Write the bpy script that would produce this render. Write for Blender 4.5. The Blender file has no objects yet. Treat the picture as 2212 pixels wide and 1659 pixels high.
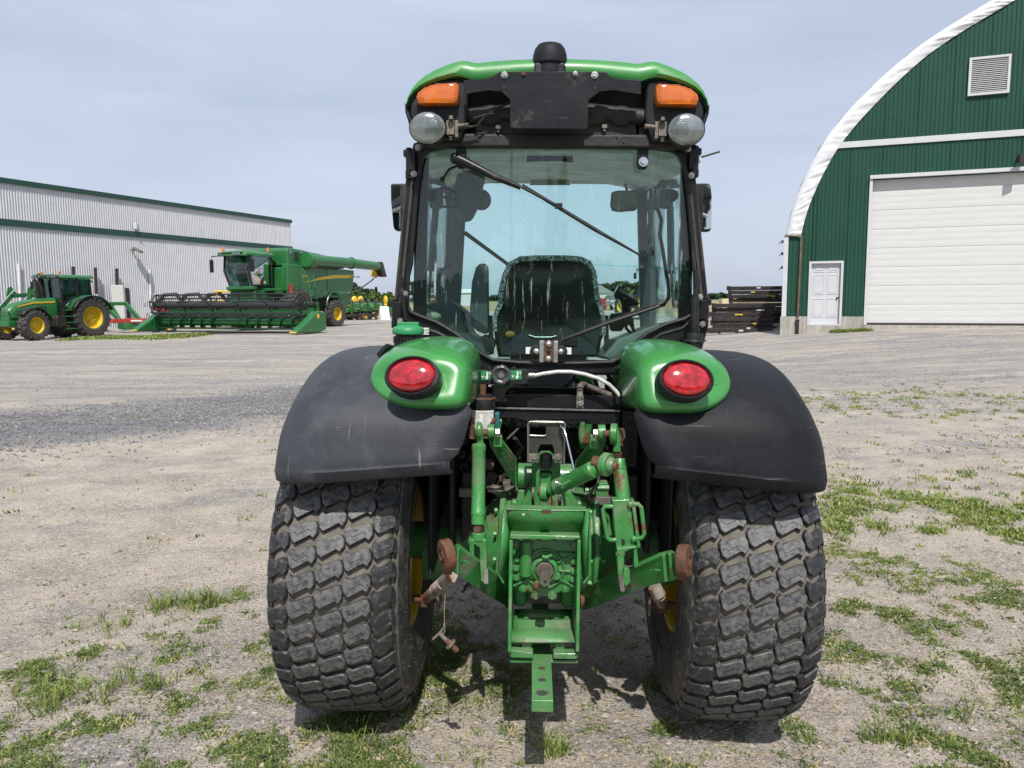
import bpy, math, random
import numpy as np
from mathutils import Vector, Matrix
random.seed(7); rng = np.random.default_rng(7)
S = bpy.context.scene
C = S.collection
R = math.radians
# ------------------------------------------------------------------ camera, world, sun, exposure
FPX, CX, CY, HOR = 1640.0, 1106.0, 829.5, 648.0          # focal length etc. in units of a 2212 px wide frame
PITCH = math.atan((CY-HOR)/FPX); ROLL = -0.006; CAMZ = 1.635
cd = bpy.data.cameras.new('camera'); cam = bpy.data.objects.new('camera', cd); C.objects.link(cam)
cd.sensor_width = 36; cd.lens = 36*FPX/2212; cd.clip_start = 0.05; cd.clip_end = 9000
FW = Vector((0, math.cos(PITCH), -math.sin(PITCH))); UP0 = Vector((0, math.sin(PITCH), math.cos(PITCH))); RT0 = Vector((1, 0, 0))
RT = math.cos(ROLL)*RT0+math.sin(ROLL)*UP0; UP = -math.sin(ROLL)*RT0+math.cos(ROLL)*UP0
cam.matrix_world = Matrix((( RT.x, UP.x, -FW.x, 0), (RT.y, UP.y, -FW.y, 0), (RT.z, UP.z, -FW.z, CAMZ), (0, 0, 0, 1)))
S.camera = cam
CAM = Vector((0, 0, CAMZ))
def ray(px, py): return (FW*FPX+RT*(px-CX)-UP*(py-CY)).normalized()
def W(px, py, Y):
    d = ray(px, py); return CAM+d*(Y/d.y)
SUN_EL, SUN_AZ = 54.0, 176.0                              # azimuth clockwise from +Y: behind the camera, a touch right
w = bpy.data.worlds.new('World'); S.world = w; w.use_nodes = True
nt = w.node_tree; nt.nodes.clear()
def N(nt, t, **k):
    n = nt.nodes.new(t)
    for a, b in k.items():
        if a in n.inputs.keys(): n.inputs[a].default_value = b
        else: setattr(n, a, b)
    return n
sky = N(nt, 'ShaderNodeTexSky', sky_type='NISHITA', sun_disc=False, sun_elevation=R(SUN_EL), sun_rotation=R(SUN_AZ), altitude=60, air_density=1.0, dust_density=2.2, ozone_density=1.4)
tc = N(nt, 'ShaderNodeTexCoord'); mp = N(nt, 'ShaderNodeMapping'); mp.inputs['Scale'].default_value = (1.0, 1.0, 5.0)
nz = N(nt, 'ShaderNodeTexNoise', Scale=1.7, Detail=7.0, Roughness=0.55); nz.inputs['Distortion'].default_value = .5
rp = N(nt, 'ShaderNodeValToRGB'); rp.color_ramp.elements[0].position = .30; rp.color_ramp.elements[1].position = .74
rp.color_ramp.elements[0].color = (.62, .62, .62, 1); rp.color_ramp.elements[1].color = (.98, .98, .98, 1)
veil = N(nt, 'ShaderNodeMix', data_type='RGBA'); veil.inputs[7].default_value = (6.2, 6.9, 8.35, 1)
bg = N(nt, 'ShaderNodeBackground', Strength=0.085); out = N(nt, 'ShaderNodeOutputWorld')
L_ = nt.links.new
L_(tc.outputs['Generated'], mp.inputs[0]); L_(mp.outputs[0], nz.inputs['Vector']); L_(nz.outputs[0], rp.inputs[0]); L_(rp.outputs[0], veil.inputs[0])
L_(sky.outputs[0], veil.inputs[6]); L_(veil.outputs[2], bg.inputs[0]); L_(bg.outputs[0], out.inputs[0])
sd = bpy.data.lights.new('sun', 'SUN'); sun = bpy.data.objects.new('sun', sd); C.objects.link(sun)
sd.energy = 4.2; sd.angle = R(0.6); sd.color = (1.0, .955, .89)
az, el = R(SUN_AZ), R(SUN_EL)
sdir = Vector((math.sin(az)*math.cos(el), math.cos(az)*math.cos(el), math.sin(el)))
sun.rotation_euler = sdir.to_track_quat('Z', 'Y').to_euler(); sun.location = (0, -20, 40)
S.view_settings.view_transform = 'Standard'; S.view_settings.look = 'None'; S.view_settings.gamma = 1
S.view_settings.use_curve_mapping = False; S.view_settings.exposure = 0.30
S.render.engine = 'CYCLES'; S.cycles.max_bounces = 10; S.cycles.transparent_max_bounces = 24; S.cycles.use_denoising = True
# ------------------------------------------------------------------ materials
def mat(name, col, rough=.5, metal=0, coat=0, col2=None, var=6, lo=.4, hi=.65, dust=None, dlo=.55, dhi=.75, dscale=3, rust=None, rlo=.68, rhi=.72, bump=0, bscale=60, world=False, spec=.5, detail=6, rvar=0, stretch=None, upd=0, scr=None):
    m = bpy.data.materials.new(name); m.use_nodes = True; t = m.node_tree; b = t.nodes['Principled BSDF']; l = t.links.new
    b.inputs['Base Color'].default_value = (*col, 1); b.inputs['Roughness'].default_value = rough; b.inputs['Metallic'].default_value = metal
    b.inputs['Coat Weight'].default_value = coat; b.inputs['Coat Roughness'].default_value = .08; b.inputs['Specular IOR Level'].default_value = spec
    m.diffuse_color = (*col, 1)
    src = N(t, 'ShaderNodeNewGeometry').outputs['Position'] if world else N(t, 'ShaderNodeTexCoord').outputs['Object']
    if stretch:
        mm = N(t, 'ShaderNodeMapping'); mm.inputs['Scale'].default_value = stretch; l(src, mm.inputs[0]); src = mm.outputs[0]
    cur = None
    def layer(cur, c2, scale, a, z, off):
        n = N(t, 'ShaderNodeTexNoise', Scale=scale, Detail=detail, Roughness=.62); mo = N(t, 'ShaderNodeVectorMath', operation='ADD'); mo.inputs[1].default_value = (off, off*1.7, off*.6)
        l(src, mo.inputs[0]); l(mo.outputs[0], n.inputs['Vector'])
        r = N(t, 'ShaderNodeMapRange'); r.inputs[1].default_value = a; r.inputs[2].default_value = z; l(n.outputs[0], r.inputs[0])
        x = N(t, 'ShaderNodeMix', data_type='RGBA'); l(r.outputs[0], x.inputs[0])
        if cur is None: x.inputs[6].default_value = (*col, 1)
        else: l(cur, x.inputs[6])
        x.inputs[7].default_value = (*c2, 1); return x.outputs[2], r.outputs[0]
    fac = None
    if col2: cur, fac = layer(cur, col2, var, lo, hi, 0)
    if dust: cur, fac = layer(cur, dust, dscale, dlo, dhi, 13.3)
    if dust and upd:                                    # dust settles on faces that look up
        g = N(t, 'ShaderNodeNewGeometry'); sx = N(t, 'ShaderNodeSeparateXYZ'); l(g.outputs['Normal'], sx.inputs[0])
        r = N(t, 'ShaderNodeMapRange'); r.inputs[1].default_value = .55; r.inputs[2].default_value = 1.0; r.inputs[4].default_value = upd; l(sx.outputs[2], r.inputs[0])
        x = N(t, 'ShaderNodeMix', data_type='RGBA'); l(r.outputs[0], x.inputs[0]); l(cur, x.inputs[6]); x.inputs[7].default_value = (*dust, 1); cur = x.outputs[2]
    if scr:                                             # fine pale scratches in two directions
        for k, (sc_, ry) in enumerate((((70, 5, 5), .5), ((6, 6, 80), -.4))):
            mm = N(t, 'ShaderNodeMapping'); mm.inputs['Scale'].default_value = sc_; mm.inputs['Rotation'].default_value = (0, ry, k*.3); l(N(t, 'ShaderNodeTexCoord').outputs['Object'], mm.inputs[0])
            n = N(t, 'ShaderNodeTexNoise', Scale=1.0, Detail=3, Roughness=.5); l(mm.outputs[0], n.inputs['Vector']); r = N(t, 'ShaderNodeMapRange'); r.inputs[1].default_value = .69; r.inputs[2].default_value = .74; r.inputs[4].default_value = .8; l(n.outputs[0], r.inputs[0])
            x = N(t, 'ShaderNodeMix', data_type='RGBA'); l(r.outputs[0], x.inputs[0]); l(cur, x.inputs[6]); x.inputs[7].default_value = (*scr, 1); cur = x.outputs[2]
    if rust: cur, f2 = layer(cur, rust, 9, rlo, rhi, 31.7)
    if cur is not None: l(cur, b.inputs['Base Color'])
    if fac is not None and rvar:
        r = N(t, 'ShaderNodeMapRange'); r.inputs[3].default_value = rough; r.inputs[4].default_value = min(1, rough+rvar); l(fac, r.inputs[0]); l(r.outputs[0], b.inputs['Roughness'])
    if bump:
        n = N(t, 'ShaderNodeTexNoise', Scale=bscale, Detail=5, Roughness=.6); l(src, n.inputs['Vector'])
        bp = N(t, 'ShaderNodeBump', Strength=bump, Distance=.01); l(n.outputs[0], bp.inputs['Height']); l(bp.outputs[0], b.inputs['Normal'])
    return m
def glass(name, col, refl=.1, alpha=.85, rough=.0, streak=False):
    """clear sheet: tinted see-through + mirror reflection by viewing angle"""
    m = bpy.data.materials.new(name); m.use_nodes = True; t = m.node_tree; t.nodes.clear(); l = t.links.new
    o = N(t, 'ShaderNodeOutputMaterial'); tr = N(t, 'ShaderNodeBsdfTransparent'); tr.inputs[0].default_value = (*col, 1)
    gl = N(t, 'ShaderNodeBsdfGlossy', Roughness=rough); gl.inputs[0].default_value = (1, 1, 1, 1)
    fr = N(t, 'ShaderNodeFresnel', IOR=1.5); hf = N(t, 'ShaderNodeMath', operation='MULTIPLY'); hf.inputs[1].default_value = .6; l(fr.outputs[0], hf.inputs[0]); ad = N(t, 'ShaderNodeMath', operation='ADD'); ad.inputs[1].default_value = refl; l(hf.outputs[0], ad.inputs[0])
    mx = N(t, 'ShaderNodeMixShader'); l(ad.outputs[0], mx.inputs[0]); l(tr.outputs[0], mx.inputs[1]); l(gl.outputs[0], mx.inputs[2])
    last = mx
    if streak:                                          # dried water runs and dust film; pale streaks also paint in sky reflections
        g = N(t, 'ShaderNodeTexCoord'); mp = N(t, 'ShaderNodeMapping'); mp.inputs['Scale'].default_value = (60, 4, 4.5); l(g.outputs['Object'], mp.inputs[0])
        n = N(t, 'ShaderNodeTexNoise', Scale=1.0, Detail=6, Roughness=.7); l(mp.outputs[0], n.inputs['Vector'])
        n2 = N(t, 'ShaderNodeTexNoise', Scale=2.6, Detail=3); l(g.outputs['Object'], n2.inputs['Vector'])
        a = N(t, 'ShaderNodeMapRange'); a.inputs[1].default_value = .60; a.inputs[2].default_value = .72; a.inputs[4].default_value = .75; l(n.outputs[0], a.inputs[0])
        b = N(t, 'ShaderNodeMapRange'); b.inputs[1].default_value = .42; b.inputs[2].default_value = .56; l(n2.outputs[0], b.inputs[0])
        ml = N(t, 'ShaderNodeMath', operation='MULTIPLY'); l(a.outputs[0], ml.inputs[0]); l(b.outputs[0], ml.inputs[1])
        a2 = N(t, 'ShaderNodeMath', operation='ADD'); a2.inputs[1].default_value = .004; l(ml.outputs[0], a2.inputs[0])
        df = N(t, 'ShaderNodeBsdfDiffuse'); df.inputs[0].default_value = (.55, .62, .6, 1)
        m2 = N(t, 'ShaderNodeMixShader'); l(a2.outputs[0], m2.inputs[0]); l(mx.outputs[0], m2.inputs[1]); l(df.outputs[0], m2.inputs[2]); last = m2
    l(last.outputs[0], o.inputs[0]); m.diffuse_color = (*col, .4)
    return m
GRN = (.042, .235, .050)
M_ = dict(
 green=mat('green_paint', GRN, .3, coat=.5, col2=(.036, .20, .044), var=2, dust=(.16, .2, .13), dlo=.6, dhi=.85, dscale=5, rvar=.3, bump=.03, bscale=25),
 fargreen=mat('machine_green', (.022, .145, .038), .35, coat=.35, col2=(.018, .115, .032), var=1.2, dust=(.09, .15, .08), dlo=.6, dhi=.85, dscale=3),
 castgreen=mat('green_cast', (.045, .23, .055), .36, coat=.15, col2=(.03, .15, .038), var=7, dust=(.17, .19, .13), dlo=.50, dhi=.72, dscale=9, rust=(.14, .055, .028), rlo=.625, rhi=.67, rvar=.35, bump=.25, bscale=70, upd=.28),
 black=mat('black_plastic', (.010, .011, .0125), .45, spec=.3, col2=(.02, .021, .023), var=14, dust=(.09, .09, .085), dlo=.58, dhi=.8, dscale=5, rvar=.2, bump=.15, bscale=160),
 fender=mat('fender_plastic', (.009, .010, .012), .50, spec=.16, scr=(.06, .062, .068), col2=(.015, .016, .019), var=3.2, lo=.42, hi=.6, dust=(.035, .037, .042), dlo=.5, dhi=.85, dscale=5, rvar=.2, bump=.15, bscale=260),
 fenderdusty=mat('fender_plastic_dusty', (.019, .0215, .027), .5, spec=.3, scr=(.16, .17, .18), col2=(.045, .050, .060), var=2.2, lo=.38, hi=.70, dust=(.075, .08, .09), dlo=.5, dhi=.8, dscale=7, rvar=.25, bump=.22, bscale=260),
 blackpaint=mat('black_paint', (.009, .010, .0115), .36, spec=.3, scr=(.05, .05, .05), col2=(.018, .019, .021), var=6, dust=(.11, .11, .1), dlo=.62, dhi=.84, dscale=9, rvar=.3, bump=.08, bscale=50),
 dark=mat('grimy_black', (.008, .0085, .009), .6, col2=(.022, .02, .018), var=9, bump=.3, bscale=40),
 rubber=mat('tyre_rubber', (.028, .029, .031), .62, col2=(.016, .0165, .018), var=30, dust=(.115, .105, .088), dlo=.45, dhi=.72, dscale=11, bump=.4, bscale=120),
 groove=mat('tyre_groove_dirt', (.10, .092, .076), .9, col2=(.165, .15, .125), var=22, bump=.4, bscale=90),
 lug=mat('tyre_tread_worn', (.028, .030, .033), .52, col2=(.105, .108, .112), var=60, lo=.36, hi=.56, dust=(.17, .158, .138), dlo=.52, dhi=.74, dscale=30, bump=.25, bscale=170, world=True, detail=9),
 lugdark=mat('tyre_tread_edge', (.020, .021, .023), .42, col2=(.075, .078, .08), var=45, lo=.5, hi=.66, dust=(.2, .19, .17), dlo=.62, dhi=.74, dscale=30, bump=.3, bscale=150, world=True, detail=9),
 sipe=mat('tread_slot', (.012, .012, .013), .8),
 yellow=mat('yellow_rim_paint', (.62, .43, .02), .4, col2=(.5, .34, .02), var=4, dust=(.3, .27, .16), dscale=4, dlo=.6, dhi=.85),
 rust=mat('rusty_steel', (.125, .048, .022), .75, col2=(.062, .032, .022), var=24, dust=(.2, .13, .09), dlo=.55, dhi=.7, dscale=18, bump=.5, bscale=90),
 steel=mat('zinc_steel', (.5, .5, .49), .38, .85, col2=(.32, .31, .29), var=18, dust=(.25, .2, .15), dlo=.6, dhi=.72, dscale=22, bump=.2, bscale=80),
 dirtysteel=mat('dirty_steel', (.17, .155, .14), .6, .4, col2=(.09, .07, .055), var=15, dust=(.25, .22, .18), dlo=.5, dhi=.7, dscale=8, bump=.35, bscale=70),
 olive=mat('olive_plated_steel', (.055, .056, .048), .45, .5, col2=(.09, .088, .075), var=9, dust=(.13, .12, .1), dlo=.55, dhi=.75, dscale=13, bump=.2, bscale=60),
 chrome=mat('bright_rod', (.75, .76, .78), .16, 1),
 white=mat('white_plastic', (.72, .72, .70), .5, col2=(.6, .6, .57), var=6),
 cable=mat('grey_cable', (.55, .56, .55), .5, col2=(.4, .4, .38), var=30),
 amber=mat('amber_lens', (.62, .15, .010), .12, coat=.9, col2=(.55, .11, .008), var=20, spec=.8),
 red=mat('red_lens', (.24, .002, .005), .1, coat=.8, col2=(.50, .006, .012), var=45, lo=.45, hi=.62, spec=.8),
 lens=mat('clear_lens', (.30, .33, .33), .14, .5, coat=1, col2=(.16, .18, .175), var=12, bump=.12, bscale=80),
 seat=mat('seat_shell', (.005, .007, .0068), .16, coat=.25, col2=(.009, .012, .011), var=5, dust=(.05, .06, .055), dlo=.66, dhi=.8, dscale=4, rvar=.2),
 mesh=mat('speckled_seat_cloth', (.6, .62, .58), .9, col2=(.08, .09, .08), var=110, lo=.46, hi=.52),
 trim=mat('cab_grey_trim', (.10, .115, .12), .7, col2=(.13, .145, .15), var=12, bump=.1),
 liner=mat('pale_headliner', (.8, .8, .76), .85, col2=(.5, .5, .47), var=6),
 mirror=mat('mirror_face', (.62, .68, .68), .03, 1),
 whitepaint=mat('white_sheet_paint', (.54, .55, .57), .45, col2=(.50, .51, .53), var=1.2, dust=(.5, .48, .44), dlo=.6, dhi=.9, dscale=.8),
 door=mat('white_door_paint', (.58, .58, .565), .4, col2=(.55, .55, .535), var=2, dust=(.6, .57, .5), dlo=.62, dhi=.95, dscale=1.1, bump=.12, bscale=35, stretch=(1, 1, 6)),
 fabric=mat('white_tarp', (.68, .69, .71), .42, col2=(.62, .63, .65), var=3, bump=.5, bscale=3),
 barn=mat('green_sheet_metal', (.013, .066, .041), .5, spec=.3, col2=(.011, .057, .036), var=.8, dust=(.03, .08, .055), dlo=.6, dhi=.9, dscale=1.5, rvar=.15),
 trimgreen=mat('dark_green_trim', (.012, .055, .040), .5),
 concrete=mat('concrete', (.40, .38, .34), .9, col2=(.29, .27, .24), var=2.5, dust=(.22, .20, .17), dlo=.5, dhi=.8, dscale=5, bump=.3, bscale=30, stretch=(2, 2, .5)),
 galv=mat('rusty_pipe', (.10, .06, .04), .7, col2=(.17, .12, .09), var=5),
 redpaint=mat('red_paint', (.36, .025, .018), .5, col2=(.25, .02, .016), var=3, dust=(.3, .2, .16), dlo=.55, dhi=.85),
 orangepaint=mat('faded_orange_paint', (.52, .10, .04), .5, col2=(.4, .08, .03), var=3),
 yellowpaint=mat('yellow_paint', (.68, .46, .03), .5),
 dglass=mat('dark_cab_glass', (.045, .075, .075), .06, coat=.3, col2=(.09, .13, .13), var=.9, spec=.9),
 darkrubber=mat('far_tyre_rubber', (.035, .034, .033), .75, col2=(.06, .056, .05), var=9, dust=(.11, .10, .085), dlo=.5, dhi=.8, dscale=4),
 frame=mat('weathered_black_steel', (.014, .0135, .013), .55, col2=(.032, .022, .017), var=3, dust=(.10, .085, .07), dlo=.55, dhi=.8, dscale=5, bump=.2, bscale=20),
 brownsteel=mat('brown_steel', (.032, .021, .016), .7, col2=(.03, .024, .02), var=4, dust=(.12, .1, .08), dlo=.55, dhi=.8, dscale=5),
 bark=mat('bark', (.09, .07, .05), .9, col2=(.05, .04, .03), var=8, bump=.6, bscale=12),
 print=mat('black_print', (.02, .02, .02), .6), printgreen=mat('green_print', (.02, .22, .08), .5), paper=mat('paper_label', (.68, .68, .66), .6, col2=(.5, .47, .42), var=30, lo=.5, hi=.8),
 teal=mat('teal_block', (.02, .12, .13), .5), roofgreen=mat('roof_green', GRN, .42, coat=.2, col2=(.036, .20, .044), var=2, dust=(.10, .2, .1), dlo=.6, dhi=.9, dscale=3),
 orange=mat('tan_knob', (.55, .28, .09), .4), foam=mat('yellow_foam', (.65, .5, .2), .9),
)
GL_rear = glass('tinted_rear_glass', (.76, .98, .94), .035, streak=True)
GL = glass('tinted_cab_glass', (.93, .98, .97), .005)
GL_far = glass('cab_glass', (.5, .66, .63), .06)
# ------------------------------------------------------------------ mesh helpers
def perp(d):
    d = d.normalized(); a = Vector((0, 0, 1)) if abs(d.z) < .9 else Vector((1, 0, 0))
    u = d.cross(a).normalized(); return u, d.cross(u).normalized()
class MB:
    def __init__(s): s.v = []; s.f = []; s.m = []; s.k = 0; s.cut = []
    def nx(s): s.cut.append((len(s.f), len(s.v))); return s
    def mi(s, k): s.k = k; return s
    def add(s, vs, fs):
        o = len(s.v); s.v += [tuple(q) for q in vs]; s.f += [tuple(i+o for i in f) for f in fs]; s.m += [s.k]*len(fs); return s
    def box(s, c, d, rot=None):
        c = Vector(c); x, y, z = [q/2 for q in d]
        vs = [Vector((a*x, b*y, e*z)) for a in (-1, 1) for b in (-1, 1) for e in (-1, 1)]
        if rot is not None: vs = [rot @ q for q in vs]
        return s.add([c+q for q in vs], [(0, 1, 3, 2), (4, 6, 7, 5), (0, 4, 5, 1), (2, 3, 7, 6), (0, 2, 6, 4), (1, 5, 7, 3)])
    def bb(s, a, b):
        return s.box([(p+q)/2 for p, q in zip(a, b)], [abs(p-q) for p, q in zip(a, b)])
    def bar(s, p, q, w, h, up=(0, 0, 1)):
        p, q = Vector(p), Vector(q); d = (q-p).normalized(); u = d.cross(Vector(up))
        if u.length < 1e-4: u = d.cross(Vector((1, 0, 0)))
        u.normalize(); n = u.cross(d).normalized()
        vs = [e+u*a*w/2+n*b*h/2 for e in (p, q) for a, b in ((-1, -1), (1, -1), (1, 1), (-1, 1))]
        return s.add(vs, [(3, 2, 1, 0), (4, 5, 6, 7), (0, 1, 5, 4), (1, 2, 6, 5), (2, 3, 7, 6), (3, 0, 4, 7)])
    def tube(s, pts, r, n=8, closed=False, cap=True):
        pts = [Vector(p) for p in pts]; k = len(pts); rr = r if isinstance(r, (list, tuple)) else [r]*k
        vs = []; U = None
        for i, p in enumerate(pts):
            a = pts[(i-1) % k] if (i or closed) else pts[i]; b = pts[(i+1) % k] if (i < k-1 or closed) else pts[i]
            d = (b-a).normalized()
            if U is None: U, V = perp(d)
            else:
                U = (U-d*U.dot(d)).normalized()
            V = d.cross(U)
            vs += [p+(U*math.cos(t)+V*math.sin(t))*rr[i] for t in [2*math.pi*j/n for j in range(n)]]
        fs = []
        for i in range(k if closed else k-1):
            for j in range(n):
                a, b = i*n+j, i*n+(j+1) % n; c, d = ((i+1) % k)*n+(j+1) % n, ((i+1) % k)*n+j; fs.append((a, b, c, d))
        if cap and not closed: fs += [tuple(range(n))[::-1], tuple((k-1)*n+j for j in range(n))]
        return s.add(vs, fs)
    def cyl(s, p, q, r, r2=None, n=18): return s.tube([p, q], [r, r if r2 is None else r2], n)
    def lathe(s, prof, o, ax, n=32, cap=True, sx=1, sy=1, u=None):
        """prof: (radius, along axis)"""
        o = Vector(o); ax = Vector(ax).normalized()
        if u is None: U, V = perp(ax)
        else: U = Vector(u).normalized(); V = ax.cross(U)
        vs = [o+ax*a+(U*math.cos(t)*sx+V*math.sin(t)*sy)*r for r, a in prof for t in [2*math.pi*j/n for j in range(n)]]
        k = len(prof); fs = [(i*n+j, i*n+(j+1) % n, (i+1)*n+(j+1) % n, (i+1)*n+j) for i in range(k-1) for j in range(n)]
        if cap: fs += [tuple(range(n))[::-1], tuple((k-1)*n+j for j in range(n))]
        return s.add(vs, fs)
    def plate(s, pts, t):
        """extrude a 3-D polygon by the vector t"""
        pts = [Vector(p) for p in pts]; t = Vector(t); n = len(pts)
        return s.add(pts+[p+t for p in pts], [tuple(range(n))[::-1], tuple(range(n, 2*n))]+[(i, (i+1) % n, n+(i+1) % n, n+i) for i in range(n)])
    def ring(s, a, b, t):
        a = [Vector(p) for p in a]; b = [Vector(p) for p in b]; t = Vector(t); n = len(a)
        fs = []
        for i in range(n):
            j = (i+1) % n
            fs += [(i, j, n+j, n+i), (2*n+j, 2*n+i, 3*n+i, 3*n+j), (i, 2*n+i, 2*n+j, j), (n+i, n+j, 3*n+j, 3*n+i)]
        return s.add(a+b+[p+t for p in a]+[p+t for p in b], fs)
    def grid(s, rows, cu=False, cv=False):
        k, n = len(rows), len(rows[0]); vs = [p for r in rows for p in r]
        fs = [(i*n+j, i*n+(j+1) % n, ((i+1) % k)*n+(j+1) % n, ((i+1) % k)*n+j) for i in range(k if cu else k-1) for j in range(n if cv else n-1)]
        return s.add(vs, fs)
    def ball(s, c, r, n=12, sc=(1, 1, 1)):
        rows = [[(c[0]+sc[0]*r*math.sin(a)*math.cos(b), c[1]+sc[1]*r*math.sin(a)*math.sin(b), c[2]+sc[2]*r*math.cos(a)) for b in [2*math.pi*j/n for j in range(n)]] for a in [math.pi*(i+.001)/(n//2+.002) for i in range(n//2+1)]]
        return s.grid(rows, cv=True)
    def mesh(s, name, mats):
        me = bpy.data.meshes.new(name); me.from_pydata(s.v, [], s.f)
        for m in (mats if isinstance(mats, (list, tuple)) else [mats]): me.materials.append(M_[m] if isinstance(m, str) else m)
        if any(s.m): me.polygons.foreach_set('material_index', s.m)
        return me
    def build(s, name, mats, parent=None, bevel=0, smooth=True, ang=38, label=None, mirror=False, solid=0, seg=2, kind=None):
        if s.cut:                                       # every piece between two cuts is a part of its own
            cs = sorted(set([(0, 0)]+s.cut+[(len(s.f), len(s.v))])); o = None
            for (f0, v0), (f1, v1) in zip(cs, cs[1:]):
                if f1 > f0:
                    q = MB(); q.v = s.v[v0:v1]; q.f = [tuple(i-v0 for i in f) for f in s.f[f0:f1]]; q.m = s.m[f0:f1]
                    o = q.build(name, mats, parent, bevel, smooth, ang, label, mirror, solid, seg, kind)
            return o
        me = s.mesh(name, mats)
        bm_fix(me)
        o = bpy.data.objects.new(name, me); C.objects.link(o)
        if smooth and len(me.polygons): me.polygons.foreach_set('use_smooth', [True]*len(me.polygons)); me.set_sharp_from_angle(angle=R(ang))
        if solid:
            q = o.modifiers.new('thickness', 'SOLIDIFY'); q.thickness = solid; q.offset = -1
        if bevel:
            q = o.modifiers.new('edge', 'BEVEL'); q.width = bevel; q.segments = seg; q.limit_method = 'ANGLE'; q.angle_limit = R(38); q.harden_normals = True
        if parent is not None: o.parent = parent
        if label: o['label'] = label
        if kind: o['kind'] = kind
        return o
import bmesh
def bm_fix(me):
    b = bmesh.new(); b.from_mesh(me); bmesh.ops.recalc_face_normals(b, faces=b.faces); b.to_mesh(me); b.free(); me.update()
def thing(name, label, cat, loc=(0, 0, 0), rz=0, group=None, rot=None):
    o = bpy.data.objects.new(name, None); C.objects.link(o); o.location = loc; o.rotation_euler = rot if rot else (0, 0, rz)
    o.empty_display_size = .2; o['label'] = label; o['category'] = cat
    if group: o['group'] = group
    return o
def tag(o, label, cat, group=None):
    o['label'] = label; o['category'] = cat
    if group: o['group'] = group
    return o
def dup(root, loc=None, rz=None, label=None):
    r = root.copy(); C.objects.link(r)
    if loc is not None: r.location = loc
    if rz is not None: r.rotation_euler = (0, 0, rz)
    if label: r['label'] = label
    for ch in list(root.children):
        c = ch.copy(); C.objects.link(c); c.parent = r
        for g in list(ch.children):
            d = g.copy(); C.objects.link(d); d.parent = c
    return r
def text(name, body, size, mtx, m, parent, extrude=.001, align='CENTER', sx=1):
    cu = bpy.data.curves.new(name, 'FONT'); cu.body = body; cu.size = size; cu.extrude = extrude; cu.align_x = align; cu.align_y = 'CENTER'
    o = bpy.data.objects.new(name, cu); C.objects.link(o); o.data.materials.append(M_[m] if isinstance(m, str) else m)
    if parent is not None: o.parent = parent
    me = bpy.data.meshes.new_from_object(o); bpy.data.objects.remove(o); o = bpy.data.objects.new(name, me); C.objects.link(o); o.parent = parent
    o.matrix_local = mtx @ Matrix.Diagonal((sx, 1, 1, 1)); return o
def frame_mtx(o, x, y):
    x = Vector(x).normalized(); y = Vector(y); y = (y-x*y.dot(x)).normalized(); z = x.cross(y)
    return Matrix(((x.x, y.x, z.x, o[0]), (x.y, y.y, z.y, o[1]), (x.z, y.z, z.z, o[2]), (0, 0, 0, 1)))
# ------------------------------------------------------------------ ground
def sst(v, a, b):
    t = np.clip((v-a)/(b-a), 0, 1); return t*t*(3-2*t)
def vnoise(x, y, seed):
    r = np.random.default_rng(seed); T = r.random((256, 256))
    xi = np.floor(x).astype(int); yi = np.floor(y).astype(int); fx = x-xi; fy = y-yi; fx = fx*fx*(3-2*fx); fy = fy*fy*(3-2*fy)
    g = lambda i, j: T[i % 256, j % 256]
    return (g(xi, yi)*(1-fx)+g(xi+1, yi)*fx)*(1-fy)+(g(xi, yi+1)*(1-fx)+g(xi+1, yi+1)*fx)*fy-.5
def gbase(x, y):
    x = np.asarray(x, float); y = np.asarray(y, float)
    h = .30*sst(y, 10, 40)*sst(x, -22, -8)+.62*sst(x, 4, 14)*sst(y, 8, 24)*(1-sst(y, 40, 90))
    h += .05*vnoise(x*.25, y*.25, 1)*(1-sst(y, 30, 60))*sst(np.hypot(x-.1, y-3), 1.5, 5)
    h -= .019*np.clip(x-.13, -1.2, 1.2)*(1-sst(np.hypot(x-.13, y-3), 1.3, 4))
    return h
def gz(x, y):
    x = np.asarray(x, float); y = np.asarray(y, float); h = gbase(x, y); near = 1-sst(y, 6, 22)
    h = h+near*(.030*vnoise(x*1.1, y*1.1, 2)+.018*vnoise(x*3.1, y*3.3, 3)+.013*vnoise(x*8, y*9, 4)+.015*vnoise(x*21, y*23, 5)+.020*np.abs(vnoise(x*37, y*41, 6)))
    return h
def axis(lo_, hi_, c0, c1, fine, g):
    a = list(np.arange(c0, c1, fine)); s = fine; q = a[-1]
    while q < hi_: s *= g; q += s; a.append(q)
    s = fine; q = a[0]; b = []
    while q > lo_: s *= g; q -= s; b.append(q)
    return np.array(b[::-1]+a)
xs = axis(-3500, 3500, -3.4, 3.4, .024, 1.05); 
ys = [1.5]; 
while ys[-1] < 4500: ys.append(ys[-1]+max(.017, .0085*ys[-1]) if ys[-1] < 60 else ys[-1]*1.04)
b_ = []; q = 1.5; st = .1
while q > -3500: q -= st; st *= 1.3; b_.append(q)
ys = np.array(b_[::-1]+ys)
Xg, Yg = np.meshgrid(xs, ys); Zg = gz(Xg, Yg)
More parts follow.
